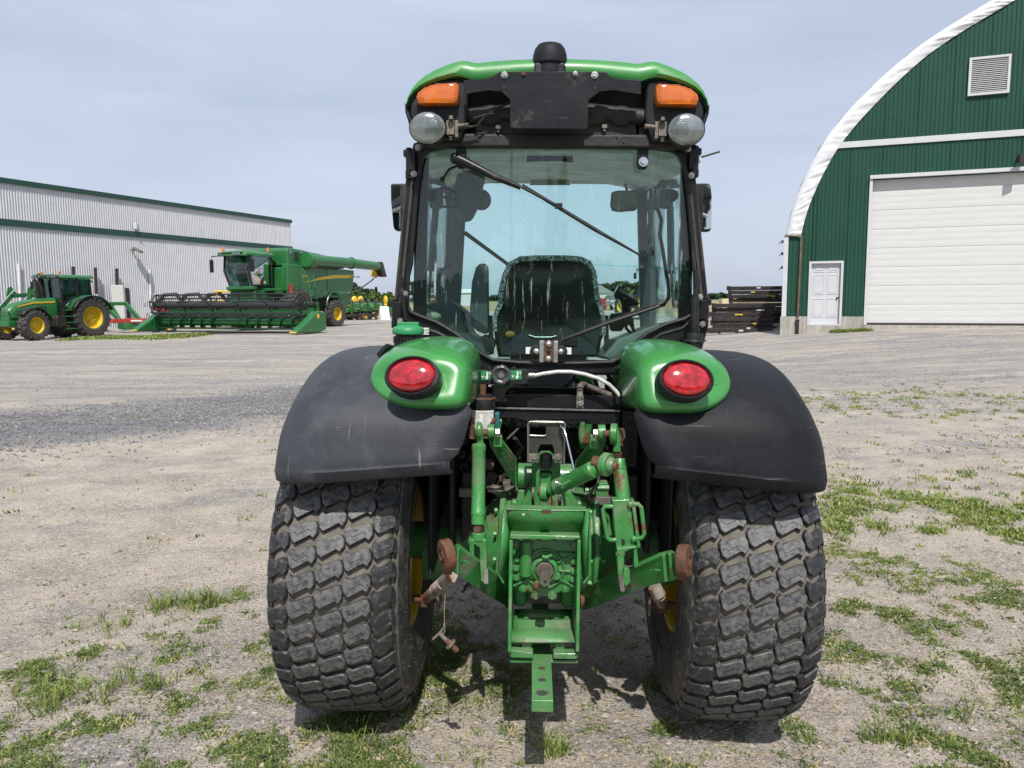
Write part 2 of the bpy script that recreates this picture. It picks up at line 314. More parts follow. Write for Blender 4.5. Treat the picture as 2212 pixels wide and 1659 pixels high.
def np_mesh(name, V, F, mats, mi=None, smooth=False):
    me = bpy.data.meshes.new(name); V = np.asarray(V, np.float32); F = np.asarray(F, np.int32); n, k = F.shape
    me.vertices.add(len(V)); me.vertices.foreach_set('co', V.ravel()); me.loops.add(n*k); me.loops.foreach_set('vertex_index', F.ravel())
    me.polygons.add(n); me.polygons.foreach_set('loop_start', np.arange(0, n*k, k, dtype=np.int32)); me.polygons.foreach_set('loop_total', np.full(n, k, np.int32))
    for m in mats: me.materials.append(m)
    if mi is not None: me.polygons.foreach_set('material_index', np.asarray(mi, np.int32))
    me.polygons.foreach_set('use_smooth', np.full(n, smooth, bool))
    me.update(calc_edges=True); me.validate(); o = bpy.data.objects.new(name, me); C.objects.link(o); return o
ny, nx = Xg.shape; idx = np.arange(ny*nx).reshape(ny, nx)
F = np.stack([idx[:-1, :-1], idx[:-1, 1:], idx[1:, 1:], idx[1:, :-1]], -1).reshape(-1, 4)
def ground_mat():
    m = bpy.data.materials.new('dirt_and_gravel'); m.use_nodes = True; t = m.node_tree; b = t.nodes['Principled BSDF']; l = t.links.new
    P = N(t, 'ShaderNodeNewGeometry').outputs['Position']; sp = N(t, 'ShaderNodeSeparateXYZ'); l(P, sp.inputs[0])
    def mapping(sc):
        q = N(t, 'ShaderNodeMapping'); q.inputs['Scale'].default_value = sc; l(P, q.inputs[0]); return q.outputs[0]
    def noise(sc, scale, det=6, ro=.6):
        q = N(t, 'ShaderNodeTexNoise', Scale=scale, Detail=det, Roughness=ro); q.inputs['Distortion'].default_value = 1.1 if sc[0] < .6 else 0; l(mapping(sc), q.inputs['Vector']); return q.outputs[0]
    def rng_(v, a, z, c=0, d=1):
        q = N(t, 'ShaderNodeMapRange'); q.inputs[1].default_value = a; q.inputs[2].default_value = z; q.inputs[3].default_value = c; q.inputs[4].default_value = d; l(v, q.inputs[0]); return q.outputs[0]
    def mix(f, a, c):
        q = N(t, 'ShaderNodeMix', data_type='RGBA'); l(f, q.inputs[0])
        for i, v in ((6, a), (7, c)):
            if isinstance(v, tuple): q.inputs[i].default_value = (*v, 1)
            else: l(v, q.inputs[i])
        return q.outputs[2]
    def mth(op, a, c):
        q = N(t, 'ShaderNodeMath', operation=op)
        for i, v in enumerate((a, c)):
            if isinstance(v, (int, float)): q.inputs[i].default_value = v
            else: l(v, q.inputs[i])
        q.use_clamp = op in ('ADD', 'MULTIPLY', 'SUBTRACT'); return q.outputs[0]
    dirt = mix(rng_(noise((1, 1, 1), 2.1, 8), .40, .60), (.58, .50, .415), (.36, .308, .255))
    dirt = mix(rng_(noise((1, 1, 1), 42, 5, .7), .46, .60), dirt, (.60, .54, .46))
    dirt = mix(rng_(noise((1, 1, 1), 110, 3, .7), .54, .63), dirt, (.13, .11, .09))
    vor = N(t, 'ShaderNodeTexVoronoi', Scale=55); l(P, vor.inputs['Vector'])
    grav = mix(rng_(vor.outputs['Color'], .1, .9), (.13, .135, .15), (.44, .43, .42))
    vor2 = N(t, 'ShaderNodeTexVoronoi', Scale=17); l(P, vor2.inputs['Vector'])
    grav = mix(rng_(vor2.outputs['Color'], .3, .95, 0, .35), grav, (.27, .265, .265))
    far = rng_(sp.outputs[1], 6.5, 15)
    streak = rng_(noise((.10, .85, 1), 1.15, 8, .62), .38, .62)          # wheel-worn bands across the yard
    streak2 = rng_(noise((.25, 2.6, 1), 1.3, 7, .65), .40, .62)
    f1 = mth('MULTIPLY', mth('ADD', mth('MULTIPLY', far, .58), .08), mth('ADD', mth('MULTIPLY', streak, .75), .28))
    f1 = mth('ADD', f1, mth('MULTIPLY', mth('MULTIPLY', streak2, far), .35))
    # ridge of dark gravel to the left
    bx = mth('ADD', sp.outputs[1], mth('MULTIPLY', sp.outputs[0], -.45)); nn = noise((1, 1, 1), .5, 5)
    q = N(t, 'ShaderNodeMath', operation='ADD'); l(sp.outputs[1], q.inputs[0]); q2 = N(t, 'ShaderNodeMath', operation='MULTIPLY'); l(sp.outputs[0], q2.inputs[0]); q2.inputs[1].default_value = -.75; l(q2.outputs[0], q.inputs[1])
    q3 = N(t, 'ShaderNodeMath', operation='MULTIPLY_ADD'); l(nn, q3.inputs[0]); q3.inputs[1].default_value = 2.6; l(q.outputs[0], q3.inputs[2])
    band = mth('MULTIPLY', rng_(q3.outputs[0], 13.6, 14.6), rng_(q3.outputs[0], 18.8, 17.2))
    left = rng_(sp.outputs[0], -.9, -2.4)
    f1 = mth('ADD', f1, mth('MULTIPLY', mth('MULTIPLY', band, left), 1.0))
    f1 = mth('ADD', f1, rng_(noise((.5, 1.4, 1), 1.1, 9, .72), .50, .64, 0, .6))
    grav = mix(mth('MULTIPLY', mth('MULTIPLY', band, left), .6), grav, (.15, .155, .165))
    col = mix(f1, dirt, grav)
    pale = mth('MULTIPLY', rng_(noise((.22, 1.3, 1), .9, 9, .68), .47, .62), rng_(sp.outputs[1], 5, 12, .2, .75))
    col = mix(pale, col, (.43, .385, .33))
    # green film of low weeds far off
    gq = mth('MULTIPLY', rng_(noise((.5, 1.3, 1), .9, 8, .7), .60, .70), rng_(sp.outputs[1], 5, 8))
    gq = mth('MULTIPLY', gq, mth('MULTIPLY', rng_(sp.outputs[0], 1.4, 3.0), rng_(sp.outputs[1], 20, 14)))
    col = mix(mth('MULTIPLY', gq, .55), col, (.14, .19, .06))
    # fields past the yard
    fld = rng_(sp.outputs[1], 88, 96); fieldc = mix(rng_(sp.outputs[1], 150, 420), (.30, .235, .14), (.24, .23, .12))
    col = mix(fld, col, fieldc); farr = rng_(sp.outputs[1], 500, 620); col = mix(farr, col, (.13, .17, .10))
    col = mix(rng_(sp.outputs[1], -2, -5), col, (.05, .075, .03))
    l(col, b.inputs['Base Color']); b.inputs['Roughness'].default_value = .95; b.inputs['Specular IOR Level'].default_value = .15
    h = mth('ADD', noise((1, 1, 1), 60, 6, .75), mth('MULTIPLY', rng_(vor.outputs['Distance'], 0, .6, 1, 0), f1))
    bp = N(t, 'ShaderNodeBump', Strength=1.0, Distance=.024); l(h, bp.inputs['Height']); l(bp.outputs[0], b.inputs['Normal'])
    return m
gr = np_mesh('ground', np.stack([Xg, Yg, Zg], -1).reshape(-1, 3), F, [ground_mat()], smooth=True); gr['kind'] = 'structure'
# ------------------------------------------------------------------ the tractor
T = thing('utility_tractor', 'green cab tractor seen from behind, with turf tyres, black fender extensions and a three-point hitch', 'tractor')
T.matrix_world = Matrix.Translation((.13, 3.0, 0)) @ Matrix.Rotation(-.028, 4, 'Z') @ Matrix.Rotation(.018, 4, 'Y')
TI = T.matrix_world.inverted()
oC = TI @ CAM
def L(px, py, y):
    d = TI.to_3x3() @ ray(px, py); return oC+d*((y-oC.y)/d.y)
def C1(x, y, d): return L(822.9+.34722*x, 82.3+.34722*y, d)
def C2(x, y, d): return L(822.9+.34722*x, 493.7+.34722*y, d)
def C3(x, y, d): return L(905.2+.2976*x, 768.05+.2976*y, d)
def C4(x, y, d): return L(905.2+.33866*x, 1097.2+.33866*y, d)
def CB(x, y, d): return L(1014.9+.18184*x, 877.8+.18184*y, d)
V3 = Vector
FY = V3((0, 1, 0))
def part(mb, name, m, bevel=0, **k): return mb.build(name, m, T, bevel, **k)
def bolt(mb, p, ax, r=.011, h=.01, washer=True):
    ax = V3(ax).normalized(); p = V3(p)
    if washer: mb.cyl(p, p+ax*.003, r*1.5, n=14)
    mb.cyl(p+ax*.002, p+ax*(.002+h), r, n=6)
# --- wheels
RW = .60
def crown(u):
    a = abs(u); sg = 1 if u >= 0 else -1
    if a < .165: return a*sg, RW-.22*a*a, 0, 1
    ph = .075+(a-.165)/.062
    return sg*(.165+.062*(math.sin(ph)-.075)), RW-.006-.062*(math.cos(.075)-math.cos(ph)), sg*math.sin(ph), math.cos(ph)
LUG = [(-155, 38), (-120, 83), (-80, 58), (85, 118), (125, 113), (155, 58), (155, -2), (120, -57), (80, -32), (-90, -117), (-130, -82), (-150, 0)]
def lug_mesh(col, k):
    u0 = col*.0935; vs = []; n = len(LUG); lr = random.Random(col*10+k)
    jit = [(lr.uniform(-2.5, 2.5), lr.uniform(-2.5, 2.5)) for _ in LUG]
    def P(x, s, dep):
        cx, r, nx_, nr = crown(u0+x); th = s/RW; rr = r-dep*nr; xx = cx-dep*nx_
        return (xx, -rr*math.cos(th), rr*math.sin(th))
    sc = .000300
    rings = ((1.09, .026), (1.03, .004), (.965, 0.0))
    for q, dep in rings:
        for (x, y), (jx, jy) in zip(LUG, jit):
            xx = (x+jx)*q*sc; yy = (y+jy)*q*sc*1.09
            if abs(col) == 2 and x*col > 0: xx *= 1.18
            vs.append(P(xx, yy, dep))
    fs = []
    for a in range(2):
        for i in range(n): j = (i+1) % n; fs.append((a*n+i, a*n+j, (a+1)*n+j, (a+1)*n+i))
    mb = MB(); mb.mi(2); mb.add(vs, fs[:n]); mb.mi(0); mb.f += fs[n:]; mb.m += [0]*n
    # top in small strips so it follows the crown
    o = 2*n; tops = [(0, 1, 2, 11), (11, 2, 9, 10), (2, 3, 8, 9), (3, 4, 5, 8), (5, 6, 7, 8)]
    mb.add([], [tuple(o-len(mb.v)+i for i in f) for f in tops])
    if abs(col) <= 1 and col != 0 or abs(col) == 2:
        mb.mi(1); z = [(-95, -8), (-65, -38), (60, 28), (95, 0)]
        for (x0, y0), (x1, y1) in zip(z, z[1:]):
            d = V3((x1-x0, y1-y0, 0)).normalized(); nn = V3((-d.y, d.x, 0))*2.6
            mb.add([P(a*sc, b*sc, -.0007) for a, b in ((x0+nn.x, y0+nn.y), (x1+nn.x, y1+nn.y), (x1-nn.x, y1-nn.y), (x0-nn.x, y0-nn.y))], [(0, 1, 2, 3)])
    me = mb.mesh('tread_block', ['lug' if abs(col) < 2 else 'lugdark', 'sipe', 'rubber']); bm_fix(me); return me
lugs = {(c, k): lug_mesh(c, k) for c in range(-2, 3) for k in range(3)}
def rear_wheel(xc, inner):
    w_ = bpy.data.objects.new('rear_wheel', None); C.objects.link(w_); w_.parent = T; w_.location = (xc, 0, RW)
    prof = [(crown(u)[1]-.021*crown(u)[3], crown(u)[0]-.021*crown(u)[2]) for u in np.linspace(-.262, .262, 23)]
    side = [(.545, .203), (.52, .226), (.47, .238), (.40, .238), (.345, .226), (.30, .205), (.275, .19)]
    full = [(r, -x) for r, x in side[::-1]]+prof+side
    MB().lathe(full, (0, 0, 0), (1, 0, 0), n=120, cap=False).build('tyre', 'groove' , w_, ang=60)
    # sidewalls proper: rubber skin 1 mm proud
    q = MB()
    for s in (-1, 1):
        q.lathe([(r+.0005, s*(x+.0015)) for r, x in [(.528, .221)]+side[1:]], (0, 0, 0), (1, 0, 0), n=120, cap=False)
        for i in range(44):                          # little shoulder ribs
            a = 2*math.pi*i/44
            pt = lambda r, x, da: (s*x, -r*math.cos(a+da), r*math.sin(a+da))
            q.add([pt(.54, .211, 0), pt(.54, .211, .055), pt(.485, .2385, .10), pt(.485, .2385, .07)], [(0, 1, 2, 3)])
        for rr in (.455, .36): q.lathe([(rr+.004, s*.239), (rr, s*.2415), (rr-.004, s*.239)], (0, 0, 0), (1, 0, 0), n=90, cap=False)
    q.build('sidewall', 'rubber', w_, ang=60)
    h = MB(); rnd = random.Random(int(xc*100))           # moulding hairs
    for s in (-1, 1):
        for i in range(150):
            a = rnd.uniform(0, 6.283); r = rnd.uniform(.40, .55); x = .236 if r < .5 else .225
            p = V3((s*x, -r*math.cos(a), r*math.sin(a))); d = V3((s, rnd.uniform(-.3, .3), rnd.uniform(-.3, .3))).normalized()
            h.tube([p, p+d*rnd.uniform(.006, .014)], .0005, 3, cap=False)
    h.build('rubber_hair', 'groove', w_, smooth=False, kind='stuff')
    s = inner
    rm = MB().lathe([(.285, s*.20), (.275, s*.195), (.262, s*.17), (.262, s*.06), (.235, s*.03), (.235, -s*.05), (.20, -s*.06), (.12, -s*.03), (.0, -s*.03)], (0, 0, 0), (1, 0, 0), n=64, cap=False)
    rm.lathe([(.285, -s*.20), (.275, -s*.195), (.262, -s*.17), (.255, -s*.04)], (0, 0, 0), (1, 0, 0), n=64, cap=False)
    rm.build('rim', 'yellow', w_, solid=.006)
    N_ = 44
    for i in range(N_):
        for c in range(-2, 3):
            o = bpy.data.objects.new('tread_block', lugs[(c, random.randrange(3))]); C.objects.link(o); o.parent = w_
            a = 2*math.pi*(i+(.5 if c % 2 else 0))/N_+c*.004+(.11 if xc > 0 else .07)
            o.rotation_euler = (a, 0, 0)
    return w_
rear_wheel(-.742, 1); rear_wheel(.695, -1)
def front_wheel(xc):
    w_ = bpy.data.objects.new('front_wheel', None); C.objects.link(w_); w_.parent = T; w_.location = (xc, 1.95, .37)
    m = MB().lathe([(.2, -.12), (.27, -.15), (.34, -.14), (.365, -.11), (.37, 0), (.365, .11), (.34, .14), (.27, .15), (.2, .12)], (0, 0, 0), (1, 0, 0), n=60, cap=False)
    for i in range(30):
        for k in (-1, 0, 1):
            a = 2*math.pi*(i+.5*(k % 2))/30
            m.box((k*.085, -.375*math.cos(a), .375*math.sin(a)), (.07, .02, .045), Matrix.Rotation(-a, 3, 'X'))
    m.build('tyre', 'rubber', w_); MB().lathe([(.21, -.11), (.19, -.08), (.18, .02), (.06, .03), (0, .03)], (0, 0, 0), (-1 if xc > 0 else 1, 0, 0), n=40, cap=False).build('rim', 'yellow', w_, solid=.006)
front_wheel(-.62); front_wheel(.62)
# --- fender extensions (black)
def fender_ext(s, mname):
    """deep moulded cover over the rear wheel, s=-1 left, +1 right"""
    xo = .930 if s < 0 else .900; zl_ = 1.062; rows = []
    prof = [(-.622, 1.062), (-.622, 1.09), (-.614, 1.14), (-.604, 1.20), (-.582, 1.26), (-.522, 1.315), (-.435, 1.362), (-.35, 1.402), (-.25, 1.432), (-.12, 1.45), (0, 1.45), (.2, 1.42), (.38, 1.35), (.52, 1.24), (.60, 1.12), (.63, 1.03)]
    prof = [V3((0, y, z)) for y, z in prof]
    for _ in range(1): prof = [prof[0]]+[q for a, b in zip(prof, prof[1:]) for q in (a.lerp(b, .25), a.lerp(b, .75))]+[prof[-1]]
    for p in prof:
        y, z = p.y, p.z; row = []
        f = min(1, max(0, (z-1.085)/.26)); xin = .302+(.238-.302)*f+(.012 if s < 0 else 0)+.11*min(1, max(0, (z-1.285)/.06)); xin += .020*max(0, (1.11-z)/.048)**1.5 if y < 0 else 0
        for k in range(20):
            th = k/19*math.pi/2; u = math.sin(th)**.8 if k else 0; h = max(0, 1-u**5.6)**(1/5.6); x = xin+(xo-xin)*u
            zz = zl_+(z-zl_)*h+.055*(1-u)*max(0, 1-(z-zl_)/.12)*(1 if y < 0 else 0)
            yy = y+.09*u**9*(1 if y < 0 else 0)*(1)+(.03*u*u if y < 0 else 0)*min(1, (z-zl_)/.3)
            row.append((s*x, yy, zz))
        rows.append(row)
    a = rows[0]; rows = [[(x*.985, y+.045, z-.044) for x, y, z in a], [(x*.997, y+.018, z-.046) for x, y, z in a], [(x, y+.012, z-.040) for x, y, z in a], [(x, y-.003, z-.006) for x, y, z in a]]+rows
    return MB().grid(rows).build('fender_extension', mname, T, 0, ang=50, solid=.007)
fender_ext(-1, 'fenderdusty'); fender_ext(1, 'fender')
# --- green inner fenders with light pods
def pod(s):
    rows = []
    prof = []                                          # (y, zbottom, ztop, xinner, xouter)
    for y, zb, zt, xi, xo in ((-.640, 1.345, 1.385, .345, .50), (-.636, 1.315, 1.415, .30, .555), (-.620, 1.292, 1.438, .272, .585), (-.58, 1.275, 1.452, .258, .600), (-.50, 1.262, 1.468, .252, .606), (-.36, 1.25, 1.482, .250, .604), (-.2, 1.24, 1.487, .250, .592), (0, 1.2, 1.482, .25, .56), (.25, 1.18, 1.45, .26, .52), (.55, 1.1, 1.37, .28, .50)):
        xi, xo = (xi+.022, xo+.022) if s < 0 else (xi+.010, xo-.014)
        zt += .008 if y > -.6 else .004
        row = []
        cx, cz_, a, b = (xi+xo)/2, (zb+zt)/2, (xo-xi)/2, (zt-zb)/2
        for j in range(44):
            t = 2*math.pi*j/44; ct, st_ = math.cos(t), math.sin(t); e = (.80 if st_ > 0 else .95) if ct > 0 else (.80 if st_ > 0 else .33)
            row.append((s*(cx+a*math.copysign(abs(ct)**e, ct)), y+.10*max(0, (zt-.12-(cz_+b*st_)))*0, cz_+b*math.copysign(abs(st_)**e, st_)+.012*(-ct if st_ > 0 else 0)))
        rows.append(row)
    # the rear face leans: higher = further forward, and its outer side is swept forward
    out_ = []
    for i, row in enumerate(rows):
        k = max(0, 1-i/6); out_.append([(x, y+k*((z-1.27)*.62+max(0, abs(x)-.40)**1.5*1.6+max(0, .30-abs(x))*.5), z) for x, y, z in row])
    cap = out_[0]; c = V3((sum(p[0] for p in cap)/44, sum(p[1] for p in cap)/44, sum(p[2] for p in cap)/44))
    m = MB(); m.grid([[tuple(c)]*44]+out_, cv=True)
    return m
for s in (-1, 1):
    o = pod(s).build('inner_fender', 'green', T, ang=80)
    sm = o.modifiers.new('smooth', 'SUBSURF'); sm.levels = 1; sm.render_levels = 1
# tail lights
for s, px, py in ((-1, 890, 812), (1, 1482, 820)):
    c = L(px, py, -.625); n = V3((s*.10, -1, .42)).normalized(); u = V3((1, 0, 0)); u = (u-n*u.dot(n)).normalized()
    MB().lathe([(.093, -.05), (.095, .0), (.092, .008), (.086, .011), (.0815, .008), (.080, 0)], c, n, n=56, sx=.94, sy=.70, u=u, cap=False).build('light_bezel', 'black', T, ang=50)
    m = MB().lathe([(.0815, -.005), (.081, .007), (.068, .015), (.046, .0205), (.022, .0235), (.001, .0245)], c, n, n=56, sx=.94, sy=.66, u=u); v = n.cross(u)
    for k in range(-5, 6):
        hw = .068*math.sqrt(max(0, 1-(k/6.2)**2)); rr_ = k*.0078
        pts = [c+u*(hw*t)+v*rr_+n*(.0242*(1-(t*hw/.0728)**2*.75-(rr_/.0527)**2*.7)+.0006) for t in (-1, -.5, 0, .5, 1)]
        m.tube(pts, .0012, 4)
    m.build('tail_light', 'red', T, ang=60)
# fuel cap
c = L(882, 742, -.20)
m = MB().cyl(c-V3((0, 0, .05)), c+V3((0, 0, .012)), .055, .052, 28); m.lathe([(.047, .012), (.047, .032), (.05, .034)], c, (0, 0, 1), 28)
for i in range(26):
    a = i*2*math.pi/26; m.box(c+V3((.051*math.cos(a), .051*math.sin(a), .015)), (.008, .006, .022), Matrix.Rotation(a, 3, 'Z'))
m.build('fuel_neck', 'black', T)
m = MB().lathe([(.056, .034), (.0585, .038), (.0585, .052), (.054, .060), (.040, .066), (.022, .069), (.001, .070)], c, (0, 0, 1), 36); m.bar(c+V3((-.040, 0, .068)), c+V3((.040, 0, .068)), .022, .022); m.build('fuel_cap', mat('cap_green', (.03, .24, .09), .45), T, .003)
MB().box(c+V3((.062, .0, -.005)), (.02, .03, .03)).build('foam_piece', 'foam', T, .004)
# rear right breather stub and raised lid panel on the left pod
c = L(1500, 737, -.12); m = MB().lathe([(.044, 0), (.042, .006), (.02, .008)], c, (0, 0, 1), 30); m.lathe([(.030, .004), (.030, .022), (.027, .03), (.018, .032), (.018, .05)], c, (0, 0, 1), 30); m.cyl(c, c+V3((0, .02, .16)), .016); m.build('breather_stub', 'black', T)
q = [L(px, py, -.34) for px, py in ((812, 764), (834, 741), (840, 747), (818, 775))]; MB().plate(q, (.02, .05, -.01)).build('air_grille', 'black', T, .003)
# --- cab rear frame, glass, pillars
def bul(p): x = max(-1, min(1, p[0]/.55)); return V3((p[0], p[1]-.05*(1-x*x), p[2]))
GYP = -.02
rin = [C1(*a, GYP) for a in ((230, 900), (250, 790), (268, 730), (310, 700), (450, 682), (750, 668), (1060, 664), (1380, 672), (1620, 688), (1800, 705), (1855, 735), (1885, 800), (1905, 950), (1930, 1200), (1948, 1450))]+[C2(*a, GYP) for a in ((1955, 250), (1958, 450), (1940, 530), (1890, 562), (1760, 598), (1650, 650), (1560, 722), (1490, 795), (1430, 826), (1240, 832), (1050, 834), (860, 828), (700, 815), (620, 770), (540, 700), (450, 640), (350, 583), (240, 545), (185, 520), (165, 480), (170, 300))]+[C1(*a, GYP) for a in ((190, 1400), (212, 1100))]
rout = [C1(*a, GYP) for a in ((165, 900), (178, 760), (200, 660), (260, 630), (450, 622), (750, 612), (1060, 606), (1380, 612), (1620, 620), (1830, 622), (1905, 650), (1940, 740), (1965, 950), (1985, 1200), (2003, 1450))]+[C2(*a, GYP) for a in ((2015, 250), (2030, 450), (2035, 620), (1985, 800), (1830, 860), (1690, 880), (1600, 890), (1540, 894), (1470, 896), (1240, 896), (1050, 896), (860, 894), (680, 892), (610, 892), (520, 890), (420, 860), (300, 830), (150, 780), (85, 620), (92, 480), (105, 300))]+[C1(*a, GYP) for a in ((118, 1400), (140, 1100))]
part(MB().ring([bul(p) for p in rin], [bul(p) for p in rout], (0, .05, 0)), 'cab_rear_frame', 'blackpaint', .004, ang=30)
part(MB().tube([bul(p)+V3((0, -.006, 0)) for p in rin], .0085, 8, closed=True), 'window_seal', 'black', ang=70)
# second raised hatch rim (the curved tubes that run down to the hatch latch)
gcen = [bul(p) for p in rin]; cc = V3((0, 0, 0))
for p in gcen: cc += p
cc /= len(gcen); rows = []
for k in range(9):
    f = k/8; rows.append([tuple(bul(V3((cc.x+(p.x-cc.x)*f, GYP, cc.z+(p.z-cc.z)*f)))+V3((0, .006, 0))) for p in rin])
gl = MB().grid(rows[1:], cv=True); gl.add(rows[1], [tuple(range(len(rin)))])
gl.build('rear_window', GL_rear, T, ang=89)
for s in (-1, 1):
    pts = [C2(*a, -.075) for a in (((1945, 560), (1880, 620), (1740, 660), (1640, 730), (1560, 800), (1470, 870)) if s > 0 else ((150, 560), (210, 610), (340, 645), (450, 700), (540, 770), (620, 850)))]
    pts = [L(822.9+.34722*(1975 if s > 0 else 122), 493.7+.34722*300, -.06)]+pts
    part(MB().tube(pts, .0085, 8), 'frame_rail', 'blackpaint', ang=70)
# hinges
m = MB()
for s, X0_, zc in ((-1, 200, 770), (1, 1930, 760), (-1, 112, 1700), (1, 1992, 1690)):
    m.nx(); p = C1(X0_, zc, -.02)
    m.box(p, (.024, .05, .075)); m.cyl(p+V3((s*.014, -.012, -.055)), p+V3((s*.014, -.012, .05)), .012, n=12); m.box(p+V3((s*.012, 0, -.05)), (.03, .04, .03)); m.box(p+V3((s*.02, 0, .03)), (.03, .04, .025))
m.build('hinge', 'blackpaint', T, .003)
m = MB(); 
for x, y in ((230, 680), (205, 845), (1910, 690), (1932, 855), (150, 1590), (1985, 1610), (120, 1760), (2000, 1780)): m.nx(); bolt(m, C1(x, y, -.06), (0, -1, 0), .008)
m.build('hinge_bolt', 'steel', T)
# rubber side gasket strips, ribbed
for s in (-1, 1):
    a = C1(187 if s < 0 else 1925, 850, .0); b = C2(100 if s < 0 else 2018, 560, .0)
    m = MB().bar(a, b, .014, .034); n_ = 60
    for i in range(n_): p = a.lerp(b, i/n_); m.box(p+V3((-s*.012, -.028, 0)), (.010, .004, .009))
    m.build('door_gasket', mat('weathered_gasket', (.035, .032, .03), .8, col2=(.06, .05, .043), var=30), T)
# roof posts, pillars, headliner, floor
pl = {}
FYP = 1.30
for s, a in ((-1, ((420, 700), (545, 700), (500, 1500), (395, 1500))), (1, ((1592, 700), (1685, 700), (1712, 1500), (1612, 1500)))):
    q = [C1(x, y, FYP) for x, y in a]; q[2] = q[1].lerp(q[2], 1.62); q[3] = q[0].lerp(q[3], 1.62)
    part(MB().plate(q, (0, .06, 0)), 'front_pillar', 'trim', .008)
xl, xr = C1(420, 900, FYP).x, C1(1690, 900, FYP).x
zt_r = C1(1060, 664, GYP).z; zt_f = C1(1060, 875, FYP).z
hx = .56
m = MB(); rows = []
for i in range(9):
    f = i/8; y = -.01+f*(FYP+.05); z = zt_r+.008+(zt_f-zt_r)*f; row = []
    for j in range(13):
        u = -1+2*j/12; row.append((u*(hx-.05*f), y, z-.05*abs(u)**4+.012*math.cos(u*3)*math.sin(f*3)))
    rows.append(row)
m.grid(rows); m.build('headliner', 'liner', T, solid=.02)
part(MB().bar(V3((xl, FYP, zt_f+.01)), V3((xr, FYP, zt_f+.01)), .05, .07), 'windscreen_header', 'liner', .01)
q = [C1(*a, .25) for a in ((905, 660), (1195, 660), (1195, 772), (1110, 762), (985, 762), (905, 770))]; part(MB().plate(q, (0, .02, 0)), 'sun_shade', mat('shade_olive', (.02, .028, .02), .6), .004)
q = [C1(*a, FYP-.05) for a in ((912, 872), (1172, 880), (1166, 898), (1180, 914), (925, 914), (935, 895))]; part(MB().plate(q, (0, .006, 0)), 'dash_card', mat('card_tan', (.34, .33, .2), .8))
# windscreen, side glass
zfl = .62
part(MB().plate([V3((xl, FYP+.03, zfl)), V3((xr, FYP+.03, zfl)), V3((xr, FYP+.03, zt_f)), V3((xl, FYP+.03, zt_f))], (0, .004, 0)), 'windscreen', GL, smooth=False)
for s in (-1, 1):
    e = .535*s; f_ = (xl if s < 0 else xr)
    part(MB().plate([V3((e, .03, 1.30)), V3((f_, FYP, .75)), V3((f_, FYP, zt_f-.02)), V3((e*.96, .03, zt_r-.02))], (s*.004, 0, 0)), 'door_glass', GL, smooth=False)
    m = MB(); m.bar(V3((e, .03, 1.05)), V3((e*.96, .03, zt_r)), .035, .05); m.bar(V3((e*1.0, .03, zt_r-.01)), V3((f_, FYP, zt_f-.01)), .03, .05)
    m.bar(V3((e, .5, .74)), V3((f_, FYP, .70)), .03, .05); m.build('door_frame', 'blackpaint', T, .006)
# inside door pillar (b-post) seen through the glass, and curved grab handle rails
part(MB().tube([C1(*a, .55) for a in ((310, 740), (300, 1000))]+[C1(330, 1060, .55), C1(335, 1400, .55)], .010, 8), 'door_stay', 'blackpaint')
def strut(a0, a1, a2, y, r):
    m = MB().tube([C1(*a0, y), C1(*a1, y)], r, 12); m.tube([C1(*a1, y), C1(*a2, y)], r*.42, 8); return m
strut((343, 1030), (310, 1450), (295, 1640), .35, .0155).build('gas_strut', 'trim', T); strut((1800, 1050), (1805, 1465), (1822, 1680), .35, .0155).build('gas_strut', 'trim', T)
for x0, x1, k in ((318, 345, -1), (1810, 1775, 1)):
    c = C1(x0, 985, .28); m = MB().lathe([(.012, -.02), (.023, -.01), (.025, .02), (.02, .032), (.001, .036)], c, (0, -1, .1), 20); m.build('knob', 'black', T)
    d = C1(x1, 1000, .36); part(MB().box(d, (.06, .03, .085)), 'latch_body', 'trim', .012)
for s, pts in ((-1, ((300, 880), (380, 905), (415, 960), (420, 1050))), (1, ((1840, 890), (1740, 905), (1712, 950), (1715, 1070)))):
    part(MB().tube([C1(*a, .6) for a in pts], .014, 10), 'grab_handle', 'trim')
part(MB().tube([C1(*a, .45) for a in ((1720, 1060), (1745, 1130), (1735, 1220), (1755, 1330), (1790, 1560))]+[C2(*a, .45) for a in ((1790, 430), (1760, 475), (1640, 500), (1400, 580), (1130, 690))], .0085, 8), 'door_release_rail', 'blackpaint')
part(MB().tube([C2(*a, -.075) for a in ((1735, 480), (1420, 585), (1135, 690), (1112, 715))], .0075, 8), 'hatch_handle', 'black')
# left upper control lever cluster / dark side console hanging from the roof
q = [C1(*a, .62) for a in ((520, 700), (640, 760), (645, 880), (600, 1060), (560, 1140), (500, 1140), (445, 1060), (440, 980), (480, 800))]
part(MB().plate(q, (0, .05, 0)), 'speaker_panel', 'trim', .02)
c = C1(612, 1010, .7); part(MB().lathe([(.045, 0), (.05, .03), (.03, .05), (.001, .055)], c, (.4, -1, 0), 24), 'speaker', 'trim')
m = MB(); 
for k in range(3): m.tube([C1(340+8*k, 940+50*k, .5), C1(400, 930+60*k, .5), C1(460, 960+45*k, .55)], .006, 6)
m.tube([C1(380, 880, -.06), C1(425, 815, -.05), C1(480, 790, -.05)], .005, 6); m.ball(C1(382, 878, -.06), .010); m.build('wiring', 'black', T)
